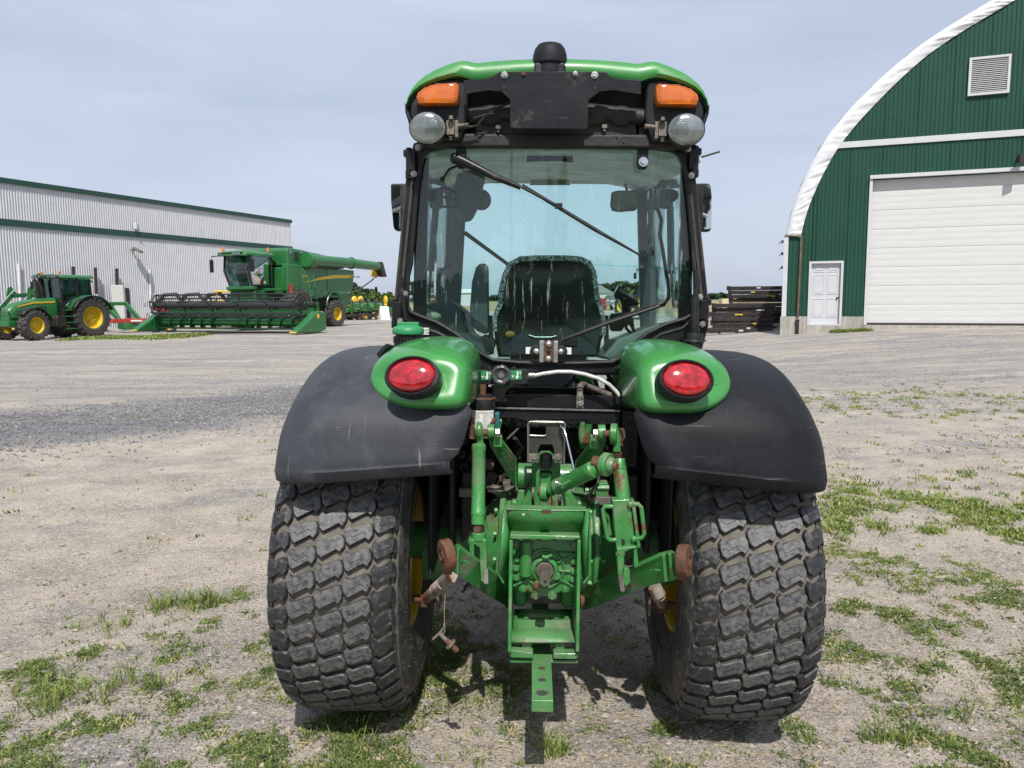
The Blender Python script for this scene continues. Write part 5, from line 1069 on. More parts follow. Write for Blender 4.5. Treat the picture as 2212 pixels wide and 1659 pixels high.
def sheet(x0, x1, fn):
    m = MB(); x = x0; pit = .1155; brk = []
    while x < x1-1e-4:
        e = min(pit, x1-x); brk += [(x, 0), (x+e*.68, 0), (x+e*.76, -.022), (x+e*.92, -.022)]; x += pit
    brk.append((x1, 0))
    for e in (md[0], md[1], od[0], od[1]):
        if x0 < e < x1: brk += [(e-.001, 0), (e+.001, 0)]
    brk.sort()
    for (a, ya), (b, yb) in zip(brk, brk[1:]):
        mid = (a+b)/2; l0, t0 = fn(mid); ta = fn(a)[1] if abs(fn(a)[1]-t0) < .3 else t0; tb = fn(b)[1] if abs(fn(b)[1]-t0) < .3 else t0
        if ta-l0 > .01 and tb-l0 > .01: m.add([(a, ya, l0), (b, yb, l0), (b, yb, tb), (a, ya, ta)], [(0, 1, 2, 3)])
    return m
k = 0; x = .03
while x < 2*xc_-.05:
    e = min(x+.915, 2*xc_-.03)
    m = sheet(x, e-.012, columns)
    if m.f: m.build('siding_panel', 'barn', BARN, smooth=False)
    m = sheet(x, e-.012, lambda q: (zb1, zin(q)))
    if m.f: m.build('siding_panel', 'barn', BARN, smooth=False)
    x = e
# backing wall, so that seams stay closed
pts = [V3((.02, .06, zfound-.3)), V3((md[0], .06, zfound-.3)), V3((md[0], .06, md[3])), V3((md[1], .06, md[3])), V3((md[1], .06, zfound-.3)), V3((od[0], .06, zfound-.3)), V3((od[0], .06, od[3])), V3((od[1], .06, od[3])), V3((od[1], .06, zfound-.3)), V3((2*xc_-.02, .06, zfound-.3))]+[V3((p.x, .06, p.z)) for p in ous[1:-1][::-1]]
PB(MB().plate(pts, (0, .08, 0)), 'gable_wall', 'trimgreen', smooth=False)
a_, b_2 = br.x-.35, 2*xc_-br.x+.35
m = MB().bb((a_+.05, -.05, zb0), (b_2-.05, .03, zb1)); PB(m, 'belt_trim', 'whitepaint', .006)
for xj in (3.6, 6.9, 10.2): PB(MB().bb((xj, -.052, zb0+.004), (xj+.012, -.048, zb1-.004)), 'trim_joint', mat('joint_grey', (.45, .45, .45), .6))
PB(MB().bb((-.045, -.06, zfound-.02), (.10, .25, ous[1].z-.02)), 'corner_trim', 'whitepaint', .006)
PB(MB().bb((-.03, .26, zfound-.02), (.02, 22, ous[1].z-.02)), 'side_wall', 'barn'); PB(MB().bb((2*xc_-.02, .02, zfound), (2*xc_+.03, 22, ous[1].z)), 'side_wall', 'barn')
# foundation
for x0, x1 in ((-.08, md[0]-.07), (md[1]+.07, od[0]-.08)):
    m = MB(); xx = x0
    while xx < x1-.01:
        e = min(xx+.23, x1); m.bb((xx+.006, -.045, zfound-1.2), (e-.006, .12, zfound-.01)); xx = e
    m.bb((x0, -.036, zfound-1.2), (x1, .15, zfound-.014)); PB(m, 'foundation_wall', 'concrete', .006)
PB(MB().bb((-.08, .13, zfound-1.2), (.14, 22, zfound-.02)), 'foundation_wall', 'concrete')
PB(MB().bb((md[0]-.07, -.06, zfound-1.2), (md[1]+.07, .3, md[2]-.005)), 'door_sill', 'concrete', .01)
# roof
rows = []; wr = random.Random(5)
nA = 150; 
def along(c, t):
    i = t*(len(c)-1); k = min(int(i), len(c)-2); return c[k].lerp(c[k+1], i-k)
def smooth_curve(c):
    for _ in range(2): c = [c[0]]+[q for a, b in zip(c, c[1:]) for q in (a.lerp(b, .25), a.lerp(b, .75))]+[c[-1]]
    return c
ii, oo = smooth_curve(ins[1:-1]), smooth_curve(ous[1:-1]); nA = 900; wave = []
for j in range(9):
    f = j/8; row = []
    for i in range(nA+1):
        t = i/nA; a, b = along(ii, t), along(oo, t); p = a.lerp(b, f); ww = float(vnoise(np.array(t*300+f*4), np.array(f*1.6), 11))+.8*float(vnoise(np.array(t*120-f*3), np.array(f*1.2), 12))
        row.append((p.x, -.04-.05*math.sin(f*math.pi)-.07*ww*math.sin(min(1, f*1.25+.1)*math.pi)**.7+.0+.35*max(0, f-.8), p.z))
    rows.append(row)
for d in (.6, 2, 6, 12, 22): rows.append([(p[0], d, p[2]) for p in rows[8]])
MB().grid(rows).build('tarpaulin_roof', 'fabric', BARN, ang=75)
m = MB(); m.bar(V3((-.02, -.07, ous[1].z-.005)), V3((ins[1].x+.03, -.07, ins[1].z-.03)), .05, .04); PB(m, 'roof_edge_rail', 'galv')
m = MB().cyl(V3((BW(1726, 600).x, -.09, zfound-.05)), V3((BW(1731, 520).x, -.09, ins[1].z-.05)), .038, n=14); PB(m, 'downpipe', 'galv')
m = MB().cyl(V3((BW(1726, 600).x, -.09, zfound-.62)), V3((BW(1726, 600).x, -.09, zfound-.1)), .055, n=14); PB(m, 'downpipe_foot', 'frame'); PB(MB().bb((BW(1722, 600).x, -.16, zfound-.11), (BW(1731, 600).x, -.03, zfound-.085)), 'pipe_collar', 'steel')
# winches on the corner
for i, yy in enumerate((522, 548, 578)):
    p = BW(1692, yy, .3); m = MB().box(p+V3((-.03, 0, 0)), (.08, .1, .09)); m.tube([p+V3((-.05, 0, .02)), p+V3((-.11, 0, -.03)), p+V3((-.12, 0, -.09))], .012, 6); PB(m, 'strap_winch', 'galv', .006)
# entry door
m = MB(); fw = .07
for a, b in (((md[0]-fw, md[2]), (md[0], md[3]+fw)), ((md[1], md[2]), (md[1]+fw, md[3]+fw)), ((md[0], md[3]), (md[1], md[3]+fw)), ((md[0], md[2]), (md[1], md[2]+.05))): m.bb((a[0], -.055, a[1]), (b[0], .06, b[1]))
ED = PB(m, 'entry_door_frame', 'whitepaint', .004)
dw, dh = md[1]-md[0], md[3]-md[2]-.05; z0 = md[2]+.05
D_ = MB().bb((md[0]+.004, .055, z0), (md[1]-.004, .10, md[3]-.004)).build('entry_door', 'whitepaint', BARN, .003)
for cx in (.27, .73):
    for a, b in ((.87, .95), (.50, .80), (.12, .41)):
        x0, x1 = md[0]+dw*(cx-.165), md[0]+dw*(cx+.165); za, zb_ = z0+dh*a, z0+dh*b
        m = MB(); m.ring([(x0, .055, za), (x1, .055, za), (x1, .055, zb_), (x0, .055, zb_)], [(x0-.022, .055, za-.022), (x1+.022, .055, za-.022), (x1+.022, .055, zb_+.022), (x0-.022, .055, zb_+.022)], (0, -.012, 0))
        m.build('door_moulding', 'whitepaint', D_, .004); MB().bb((x0+.03, .044, za+.03), (x1-.03, .0555, zb_-.03)).build('door_field', 'whitepaint', D_, .006)
p = V3((md[1]-.08, .03, z0+dh*.43)); MB().ball(p, .035).build('door_knob', mat('bronze', (.05, .04, .03), .3, .8), D_)
# overhead door
hs_ = .585; z = od[2]; n = 0; 
while z < od[3]-.02:
    e = min(z+hs_, od[3]+.05); m = MB(); ns = 3
    prof = [(.13, z+.003)]; 
    for q in range(ns): a = z+.012+(e-z-.024)*q/ns; b = z+.012+(e-z-.024)*(q+1)/ns; prof += [(.1212, a), (.12, a+.012), (.12, b-.012), (.1212, b)]
    prof.append((.13, e-.003)); rows = [[(x_, y_, z_) for y_, z_ in prof] for x_ in (od[0]-.03, od[1]+.03)]; m.grid(rows); m.bb((od[0]-.03, .131, z), (od[1]+.03, .17, e-.002)); m.build('door_section', 'door', BARN, ang=20); z = e; n += 1
m = MB(); m.bb((od[0]-.09, -.07, od[2]-.06), (od[0], .12, od[3]+.09)); PB(m, 'door_jamb', 'whitepaint', .005); m = MB(); m.bb((od[1], -.07, od[2]-.06), (od[1]+.09, .12, od[3]+.09)); PB(m, 'door_jamb', 'whitepaint', .005); PB(MB().bb((od[0]-.09, -.12, od[3]+.02), (od[1]+.09, .11, od[3]+.13)), 'door_header_trim', 'whitepaint', .005)
PB(MB().bb((od[0], .08, od[2]-.05), (od[1], .16, od[2]+.01)), 'door_seal', 'print'); PB(MB().bb((od[0]-.1, -.05, od[2]-1.0), (od[1]+.1, .5, od[2]-.055)), 'door_threshold', 'concrete')
# louvre vent
v0, v1 = BW(2091, 208), BW(2184, 120); x0, x1, za, zb_ = v0.x, v1.x, BW(2091, 209).z, BW(2184, 118).z; x0 = BW(2091, 170).x; zt2 = BW(2091, 127).z; za = BW(2091, 209).z; zb_ = zt2
m = MB().ring([(x0+.07, -.09, za+.07), (x1-.07, -.09, za+.07), (x1-.07, -.09, zb_-.07), (x0+.07, -.09, zb_-.07)], [(x0, -.09, za), (x1, -.09, za), (x1, -.09, zb_), (x0, -.09, zb_)], (0, .09, 0)); PB(m, 'vent_frame', 'whitepaint', .005)
PB(MB().bb((x0+.06, -.025, za+.06), (x1-.06, -.021, zb_-.06)), 'vent_backing', mat('vent_dark', (.16, .16, .16), .8)); ns = 17
for i in range(ns):
    z = za+.08+(zb_-za-.16)*(i+.5)/ns; PB(MB().bar(V3((x0+.07, -.055, z)), V3((x1-.07, -.055, z)), .045, .012, up=(0, -.75, 1)), 'vent_slat', 'whitepaint')
# floodlight over the door
p = BW(2207, 345, -.35); FLb = thing('barn_floodlight', 'black floodlight on a short arm above the overhead door', 'light', BARN.matrix_world @ p)
m = MB().box((0, 0, 0), (.22, .16, .20)); m.build('lamp_head', 'frame', FLb, .02); MB().tube([V3((0, 0, .1)), V3((.05, .2, .2)), V3((.1, .32, .1))], .02, 8).build('lamp_arm', 'frame', FLb)
# ------------------------------------------------------------------ long white warehouse on the left
WO = V3((-19.07, 66.8, 0)); wu = V3((-.38, -.925, 0)).normalized(); wn = V3((wu.y, -wu.x, 0))   # local x runs towards the camera; local y = into the building
wn = V3((-.925, .38, 0)).normalized()
WH = thing('warehouse', 'long white corrugated warehouse with dark green trim bands behind the parked machines', 'building')
WH.matrix_world = Matrix(((wu.x, wn.x, 0, WO.x), (wu.y, wn.y, 0, WO.y), (0, 0, 1, 0), (0, 0, 0, 1))); WI = WH.matrix_world.inverted(); wo_ = WI @ CAM
def WW(px, py, d=0.0):
    r = WI.to_3x3() @ ray(px, py); return wo_+r*((d-wo_.y)/r.y)
ztop = WW(300, 431).z; zbt, zbb = WW(300, 501).z, WW(300, 513).z
Lw = 44.0
def corr(z0, z1, name):
    m = MB(); x = 0; P0 = []
    while x < Lw: P0 += [(x, 0), (x+.075, 0), (x+.10, -.035), (x+.14, -.035)]; x += .165
    m.grid([[(a, b, z0) for a, b in P0], [(a, b, z1) for a, b in P0]]); m.build(name, 'whitepaint', WH, smooth=False)
corr(-.5, zbb, 'lower_siding'); corr(zbt, ztop-.1, 'upper_siding')
MB().bb((-.05, -.10, zbb), (Lw, .05, zbt)).build('belt_trim', 'trimgreen', WH); MB().bb((-.06, -.14, ztop-.16), (Lw, .3, ztop+.12)).build('eave_trim', 'trimgreen', WH)
MB().plate([(0, .02, -.5), (Lw, .02, -.5), (Lw, .02, ztop), (0, .02, ztop)], (0, 30, 0)).build('building_body', 'whitepaint', WH, smooth=False)
p = WW(270, 630); MB().bb((WW(278, 640).x, -.08, -.2), (WW(262, 640).x, .0, WW(270, 622).z)).build('open_doorway', 'print', WH); 
def wall_thing(name, px, py, label, cat, d=-.25): return thing(name, label, cat, WH.matrix_world @ WW(px, py, d))
t = wall_thing('wall_floodlight', 297, 540, 'small grey floodlight sticking out from the white warehouse wall', 'light', -.55); R3 = WH.matrix_world.to_3x3()
MB().box((0, 0, 0), (.62, .5, .12), Matrix.Rotation(.5, 3, 'Y')).build('lamp_head', mat('lamp_grey', (.12, .12, .12), .5), t, .02); MB().bar(V3((0, 0, 0)), R3 @ V3((0, .55, .0)), .08, .08).build('lamp_arm', 'frame', t)
t = wall_thing('wall_antenna_box', 293, 489, 'small white antenna box above the green belt of the warehouse', 'antenna box', -.2); MB().box((0, 0, 0), (.25, .25, .4)).build('box', 'whitepaint', t, .03); MB().cyl((0, 0, .2), (0, 0, .6), .04).build('antenna', 'whitepaint', t)
for px, y0_, y1_ in ((288, 399+257-650+640, 0),): pass
for i, (px, py0, py1) in enumerate(((158, 576, 625), (206, 578, 635), (252, 580, 645))):
    a, b = WW(px, py0, -.3), WW(px+2, py1, -.3); o = MB().bar(a, b, .12, .16, up=(0, 1, 0)).build('rusty_post', 'brownsteel', None); o.matrix_world = WH.matrix_world
    tag(o, ('rusty upright post against the warehouse, just right of the tractor beacons', 'rusty upright post against the warehouse behind the black mirror', 'rusty upright post against the warehouse, above the grey fan unit')[i], 'post', 'rusty posts along the warehouse wall')
for i, (px, py0, py1) in enumerate(((40, 570, 625), (323, 583, 640))):
    a, b = WW(px, py0, -.12), WW(px+1, py1, -.12); o = MB().cyl(a, V3((b.x, b.y, b.z-1.5)), .07, n=10).build('vent_pipe', 'white', None); o.matrix_world = WH.matrix_world
    tag(o, ('thin white pipe on the warehouse wall left of the parked tractor', 'thin white pipe on the warehouse wall between doorway and combine')[i], 'pipe')
t = wall_thing('fan_unit', 257, 655, 'tall grey outdoor fan unit against the warehouse wall', 'air conditioner', -.9)
t.rotation_euler = (0, 0, R(-67.7)); m = MB().box((0, 0, 0), (1.3, .7, 2.3)); m.build('unit_case', mat('ac_grey', (.5, .5, .48), .5), t, .03)
for dz in (.55, -.55): MB().lathe([(.46, 0), (.46, .03), (.40, .035), (.38, .01), (.12, .01), (.10, .04), (.001, .045)], (0, -.36, dz), (0, -1, 0), 24).build('fan_guard', mat('ac_fan', (.2, .2, .2), .6), t)
reel_black = M_['reel_black'] = mat('reel_black', (.016, .017, .019), .5, col2=(.03, .031, .033), var=3)
# ------------------------------------------------------------------ wheels for far machines
def wheel_meshes(r, w_, rr, n, chev=True):
    m = MB(); m.lathe([(rr*1.0, -w_*.42), (rr*1.12, -w_*.5), (r*.86, -w_*.52), (r*.955, -w_*.44), (r*.965, 0), (r*.955, w_*.44), (r*.86, w_*.52), (rr*1.12, w_*.5), (rr, w_*.42)], (0, 0, 0), (1, 0, 0), 36, cap=False)
    for i in range(n):
        for s in (-1, 1):
            a = 2*math.pi*(i+(.5 if s > 0 else 0))/n; pt = lambda x, da, rad: V3((x, -rad*math.cos(a+da), rad*math.sin(a+da)))
            k0, k1 = pt(s*.02*w_, 0, r*.98), pt(s*w_*.50, -2.0/n*1.15, r*.965); m.bar(k0, k1, r*.075, r*.09, up=tuple(pt(0, 0, 1)))
            m.bar(k1, pt(s*w_*.53, -2.2/n*1.15, r*.84), r*.075, r*.05, up=(s, 0, 0))
    ty = m.mesh('tyre', 'darkrubber'); bm_fix(ty)
    m = MB().lathe([(rr*1.02, w_*.42), (rr*.97, w_*.44), (rr*.92, w_*.34), (rr*.88, w_*.05), (rr*.55, w_*.02), (rr*.5, w_*.12), (rr*.3, w_*.14), (.001, w_*.15)], (0, 0, 0), (-1, 0, 0), 32, cap=False)
    m.lathe([(rr*1.02, w_*.42), (rr*.9, w_*.3), (.001, w_*.2)], (0, 0, 0), (1, 0, 0), 32, cap=False)
    m.mi(1)
    for i in range(8): a = i*math.pi/4; m.cyl(V3((-w_*.10, rr*.42*math.cos(a), rr*.42*math.sin(a))), V3((-w_*.17, rr*.42*math.cos(a), rr*.42*math.sin(a))), rr*.045, n=6)
    ri = m.mesh('rim', ['yellow', 'rust']); bm_fix(ri); 
    for me in (ri,): me.polygons.foreach_set('use_smooth', [True]*len(me.polygons)); me.set_sharp_from_angle(angle=R(35))
    return ty, ri
def put_wheel(parent, ms, loc, flip=False, name='wheel', steer=0):
    w_ = bpy.data.objects.new(name, None); C.objects.link(w_); w_.parent = parent; w_.location = loc; w_.rotation_euler = (0, 0, (math.pi if flip else 0)+steer)
    for nm, me in (('tyre', ms[0]), ('rim', ms[1])): o = bpy.data.objects.new(nm, me); C.objects.link(o); o.parent = w_
    return w_
wm_big, wm_front, wm_comb, wm_combr = wheel_meshes(.93, .52, .52, 20), wheel_meshes(.66, .44, .36, 18), wheel_meshes(.98, .75, .45, 20), wheel_meshes(.72, .5, .36, 18)
# ------------------------------------------------------------------ row-crop tractor (local +y forward)
def green_tractor(label, group, loader=False):
    t = thing('farm_tractor', label, 'tractor', group=group)
    P = lambda m, n, mt, b=.02, **k: m.build(n, mt, t, b, **k)
    # hood as a loft
    rows = []
    for y, w_, z0, z1 in ((1.2, .40, 1.05, 1.86), (1.9, .38, 1.0, 1.82), (2.6, .36, .98, 1.72), (3.05, .34, .98, 1.58), (3.3, .30, 1.0, 1.42), (3.38, .22, 1.05, 1.30)):
        rows.append([(x*w_, y, z0+(z1-z0)*z) for x, z in ((-1, 0), (-1, .45), (-.98, .7), (-.85, .9), (-.55, .985), (0, 1), (.55, .985), (.85, .9), (.98, .7), (1, .45), (1, 0))])
    m = MB().grid(rows); m.add(rows[-1], [tuple(range(11))]); P(m, 'hood', 'fargreen', 0, ang=40)
    for s in (-1, 1):
        P(MB().plate([V3((s*.395, 1.3, 1.62)), V3((s*.375, 2.3, 1.60)), V3((s*.35, 3.0, 1.44)), V3((s*.352, 3.0, 1.50)), V3((s*.378, 2.3, 1.67)), V3((s*.398, 1.3, 1.70))], (s*.012, 0, 0)), 'hood_stripe', 'yellowpaint', 0)
        for k in range(3): P(MB().bb((s*.37, 1.75+k*.16, 1.15), (s*.405, 1.82+k*.16, 1.5)), 'hood_vent', 'print', .005)
        P(MB().plate([V3((s*.06, 3.37, 1.24)), V3((s*.27, 3.26, 1.27)), V3((s*.29, 3.24, 1.40)), V3((s*.08, 3.33, 1.40))], (0, .03, .01)), 'headlight', 'lens', .01)
    P(MB().plate([V3((-.30, 3.26, .92)), V3((.30, 3.26, .92)), V3((.29, 3.33, 1.24)), V3((-.29, 3.33, 1.24))], (0, .05, .0)), 'grille', 'frame', .02)
    P(MB().box((0, 1.9, .82), (.55, 3.0, .45)), 'chassis', 'fargreen', .05); P(MB().box((0, 3.3, .72), (.7, .35, .22)), 'front_weight_bracket', 'fargreen', .03); P(MB().cyl((-.85, 2.77, .66), (.85, 2.77, .66), .12), 'front_axle', 'fargreen')
    P(MB().cyl((-.8, 0, .93), (.8, 0, .93), .18), 'rear_axle', 'frame')
    # cab
    cabz = 2.72
    for x, y, xt, yt in ((-.80, -.35, -.74, -.25), (.80, -.35, .74, -.25), (-.72, 1.15, -.70, 1.2), (.72, 1.15, .70, 1.2), (-.80, .42, -.76, .42), (.80, .42, .76, .42)): P(MB().bar(V3((x, y, 1.2)), V3((xt, yt, cabz)), .07, .07, up=(0, 1, 0)), 'cab_post', 'black', .01)
    for a in ([(-.79, -.34, 1.4), (.79, -.34, 1.4), (.73, -.25, cabz), (-.73, -.25, cabz)], [(-.70, 1.17, 1.25), (.70, 1.17, 1.25), (.68, 1.22, cabz), (-.68, 1.22, cabz)], [(-.8, -.33, 1.6), (-.72, 1.17, 1.25), (-.70, 1.2, cabz), (-.74, -.25, cabz)], [(.8, -.33, 1.6), (.72, 1.17, 1.25), (.70, 1.2, cabz), (.74, -.25, cabz)]): P(MB().plate(a, (0, .006, .0) if abs(a[0][0]-a[1][0]) > 1 else (.006, 0, 0)), 'cab_glass', GL_far, 0, smooth=False)
    P(MB().box((0, .35, 1.35), (.5, .5, .6)), 'seat', 'dark', .08); P(MB().box((0, .1, 1.85), (.45, .12, .6)), 'seat_back', 'dark', .05); P(MB().box((0, 1.0, 1.6), (.4, .25, .5)), 'dashboard', 'dark', .06); P(MB().box((0, .4, 1.15), (1.5, 1.5, .12)), 'cab_floor', 'frame')
    P(MB().tube([V3((.2*math.cos(a), .82+.08*math.sin(a), 1.92+.18*math.sin(a))) for a in np.linspace(0, 6.283, 17)[:-1]], .02, 6, closed=True), 'steering_wheel', 'frame', 0)
    rows = [[(x*(.82-.05*abs(z)), y, cabz+.02+z*.16) for x, z in ((-1, 0), (-1, .55), (-.85, 1), (.85, 1), (1, .55), (1, 0))] for y in (-.45, -.3, 1.2, 1.42)]; m = MB().grid(rows); m.add(rows[0], [tuple(range(6))]); m.add(rows[-1], [tuple(range(6))]); P(m, 'cab_roof', 'fargreen', .01)
    P(MB().box((0, 1.40, cabz+.07), (1.66, .10, .11)), 'light_bar', 'frame', .02)
    for x in (-.7, -.52, -.3, .3, .52, .7): P(MB().lathe([(.05, 0), (.045, .02), (.001, .025)], (x, 1.45, cabz+.07), (0, 1, 0), 14), 'roof_light', 'lens', 0)
    for s in (-1, 1):
        P(MB().lathe([(.06, 0), (.06, .04), (.055, .12), (.03, .16), (.001, .17)], (s*.55, 1.1, cabz+.20), (0, 0, 1), 16), 'beacon', 'amber', 0)
        P(MB().plate([V3((s*.86, 1.3, 2.25)), V3((s*1.04, 1.3, 2.25)), V3((s*1.04, 1.3, 2.6)), V3((s*.86, 1.3, 2.6))], (0, .06, 0)), 'side_mirror', 'black', .02); P(MB().tube([(s*.72, 1.22, 2.66), (s*.95, 1.3, 2.66), (s*.95, 1.3, 2.58)], .02, 6), 'mirror_arm', 'black', 0)
        th = np.linspace(.35, 2.75, 16); rows = [[(s*(.62), -1.04*math.cos(a), .93+1.04*math.sin(a)) for a in th], [(s*1.16, -1.04*math.cos(a), .93+1.04*math.sin(a)) for a in th], [(s*1.2, -1.0*math.cos(a), .93+1.0*math.sin(a)) for a in th]]; P(MB().grid(rows), 'rear_fender', 'fargreen', 0, solid=.03)
        rows = [[(s*(1.05+dx), -1.10*math.cos(a), .93+1.02*math.sin(a)) for a in th] for dx in (0, .22)]; P(MB().grid(rows), 'fender_edge', 'black', 0, solid=.04)
        th2 = np.linspace(.5, 2.5, 12); rows = [[(s*x, 2.77-.76*math.cos(a), .66+.76*math.sin(a)) for a in th2] for x in (.75, 1.18)]; P(MB().grid(rows), 'front_fender', 'black', 0, solid=.03)
        put_wheel(t, wm_big, (s*.95, 0, .93), s > 0, 'rear_wheel'); put_wheel(t, wm_front, (s*.95, 2.77, .66), s > 0, 'front_wheel', .12)
    for k in range(4): P(MB().box((-.92, 1.0, .45+.28*k), (.34, .45, .05)), 'step', 'fargreen', .01)
    P(MB().box((-.85, 1.25, .85), (.2, .16, 1.0)), 'step_panel', 'black', .03); P(MB().box((-.80, 1.45, .8), (.35, .5, .5)), 'fuel_tank', 'frame', .06)
    P(MB().tube([(.52, 1.25, 1.5), (.52, 1.25, 2.75), (.52, 1.32, 2.95)], [.10, .10, .07], 14), 'exhaust', 'frame', 0); P(MB().tube([(-.0+.40, 1.55, 1.6), (.40, 1.55, 2.55), (.40, 1.62, 2.7)], [.07, .07, .06], 12), 'air_intake', 'frame', 0)
    if loader:
        for s in (-1, 1):
            P(MB().plate([V3((s*.62, 1.4, 1.0)), V3((s*.62, 1.75, 1.0)), V3((s*.62, 1.7, 2.15)), V3((s*.62, 1.45, 2.15))], (s*.14, 0, 0)), 'loader_tower', 'fargreen'); P(MB().bar(V3((s*.7, 1.5, 2.1)), V3((s*.7, 3.3, 2.0)), .14, .22), 'loader_arm', 'fargreen'); P(MB().bar(V3((s*.7, 3.2, 2.05)), V3((s*.7, 4.5, .75)), .14, .22), 'loader_arm', 'fargreen')
            P(MB().cyl((s*.7, 3.0, 2.35), (s*.7, 4.3, 1.1), .05), 'loader_cylinder', 'chrome', 0); P(MB().plate([V3((s*.7, 2.9, 2.1)), V3((s*.7, 3.2, 2.5)), V3((s*.7, 3.4, 2.4)), V3((s*.7, 3.5, 1.9))], (s*.05, 0, 0)), 'loader_bracket', 'fargreen')
        P(MB().plate([V3((-1.1, 4.5, .35)), V3((-1.1, 4.6, .95)), V3((-1.1, 5.0, .4)), V3((-1.1, 5.2, .25)), V3((-1.1, 4.8, .2))], (2.2, 0, 0)), 'bucket', 'fargreen')
    return t
def face(o, X, Y, deg, dz=0): o.location = (X, Y, gh(X, Y)+dz); o.rotation_euler = (0, 0, R(deg))
t1 = green_tractor('big green tractor with yellow rims parked in front of the white warehouse', 'green farm tractors'); face(t1, -20.6, 36.0, 158)
t2 = green_tractor('green tractor with a raised front loader, half hidden behind the front tractor', 'green farm tractors', True); face(t2, -24.2, 42.5, 160)
t3 = dup(t1, None, None, 'distant green tractor seen through the right side of the cab glass'); face(t3, 8.6, 44, 20)
# loader on its own, right of the first tractor
LD = thing('front_loader', 'green front loader arms with bucket standing between the tractor and the red trailer', 'loader', (-22.6, 42.6, gh(-22.6, 42.6)), R(-110))
for s in (-1, 1):
    MB().bar(V3((s*.7, -.8, 1.9)), V3((s*.7, .9, 1.9)), .14, .24).build('loader_arm', 'fargreen', LD, .02); MB().bar(V3((s*.7, .8, 1.95)), V3((s*.7, 2.5, .4)), .14, .24).build('loader_arm', 'fargreen', LD, .02)
    MB().cyl((s*.7, .4, 2.1), (s*.7, 1.9, .75), .05).build('cylinder', 'chrome', LD); MB().bar(V3((s*.7, -.5, 1.8)), V3((s*.7, .5, .4)), .12, .18).build('stand', 'fargreen', LD, .02)
MB().plate([V3((-1.1, 2.4, .25)), V3((-1.1, 2.4, .9)), V3((-1.1, 2.8, .8)), V3((-1.1, 3.1, .2))], (2.2, 0, 0)).build('bucket', 'fargreen', LD, .02)
LD.scale = (1, .8, .82)
# ------------------------------------------------------------------ combine harvester (local +y forward, its left side = -x faces us)
CO = thing('combine_harvester', 'green combine harvester with a wide black and green reel header in front', 'combine')
face(CO, -12.05, 38, 157.5)
P = lambda m, n, mt, b=.02, **k: m.build(n, mt, CO, b, **k)
for s in (-1, 1):
    put_wheel(CO, wm_comb, (s*1.65, 0, .98), s > 0, 'front_wheel'); put_wheel(CO, wm_combr, (s*1.45, -3.8, .72), s > 0, 'rear_wheel')
    X = s*1.55
    P(MB().plate([V3((X, .55, 1.75)), V3((X, -2.6, 1.55)), V3((X, -2.95, 1.65)), V3((X, -3.2, 1.78)), V3((X, -3.6, 1.86)), V3((X, -4.1, 1.86)), V3((X, -4.5, 1.7)), V3((X, -5.0, 1.75)), V3((X, -5.9, 2.05)), V3((X, -6.1, 3.05)), V3((X, -1.5, 3.15)), V3((X, .55, 3.2))], (-s*.35, 0, 0)), 'side_panel', 'fargreen', .06, seg=3)
    X2 = s*1.56
    P(MB().plate([V3((X2, -.9, 2.30)), V3((X2, -2.4, 2.47)), V3((X2, -4.0, 2.58)), V3((X2, -6.0, 2.64)), V3((X2, -6.0, 2.80)), V3((X2, -4.0, 2.76)), V3((X2, -2.4, 2.60))], (s*.012, 0, 0)), 'yellow_stripe', 'yellowpaint', 0)
    th = np.linspace(.3, 2.9, 16); P(MB().tube([V3((s*1.58, -3.8-.86*math.cos(a), .95+.92*math.sin(a))) for a in th], .04, 6), 'wheel_arch_rim', 'fargreen', 0)
    P(MB().bb((X2-.0, -3.15, 1.9), (X2+s*.01, -3.13, 3.04)), 'panel_gap', 'print', 0)
text('brand_lettering', 'JOHN DEERE', .17, frame_mtx((-1.577, -5.2, 2.70), (0, -1, 0), (0, 0, 1)), 'printgreen', CO, .004); text('model_number', 'S670', .2, frame_mtx((-1.565, -.85, 2.62), (0, -1, 0), (0, 0, 1)), 'yellowpaint', CO, .004)
P(MB().box((0, -2.6, 2.3), (2.5, 6.0, 1.5)), 'body', 'fargreen', .1); P(MB().box((0, -2.2, 1.3), (1.4, 4.5, .9)), 'underbody', 'dark', .1); P(MB().box((0, -5.6, 1.5), (2.2, 1.2, .9)), 'straw_chopper', 'fargreen', .1)
P(MB().plate([V3((-1.45, .35, 3.1)), V3((-1.45, -1.25, 3.1)), V3((-1.45, -1.25, 3.92)), V3((-1.45, .2, 3.98)), V3((-1.45, .35, 3.85))], (2.9, 0, 0)), 'grain_tank', 'fargreen', .08); P(MB().plate([V3((-1.45, -1.2, 3.1)), V3((-1.45, -4.6, 3.1)), V3((-1.45, -3.6, 3.72)), V3((-1.45, -1.2, 3.9))], (2.9, 0, 0)), 'tank_cover', 'fargreen', .05)
P(MB().bb((-1.47, -.6, 3.35), (-1.455, -.25, 3.78)), 'tank_window', 'print', .01)
for y_, z_ in ((.1, 3.78), (-.85, 3.8), (-1.6, 3.78)): P(MB().bb((-1.49, y_-.08, z_-.08), (-1.455, y_+.08, z_+.08)), 'work_light', 'lens', .01)
P(MB().tube([V3((-1.75, -.9, 3.35)), V3((-1.75, -1.4, 3.42)), V3((-1.75, -5.0, 3.42)), V3((-1.75, -8.0, 3.35))], [.27, .29, .27, .25], 20), 'unloading_auger', 'fargreen', 0); P(MB().lathe([(.32, -.04), (.32, .04)], (-1.75, -5.1, 3.42), (0, 1, 0), 20), 'auger_collar', 'fargreen', 0); P(MB().lathe([(.36, -.3), (.40, 0), (.36, .3)], (-1.75, -1.1, 3.40), (0, 1, .1), 20), 'auger_elbow', 'fargreen', 0)
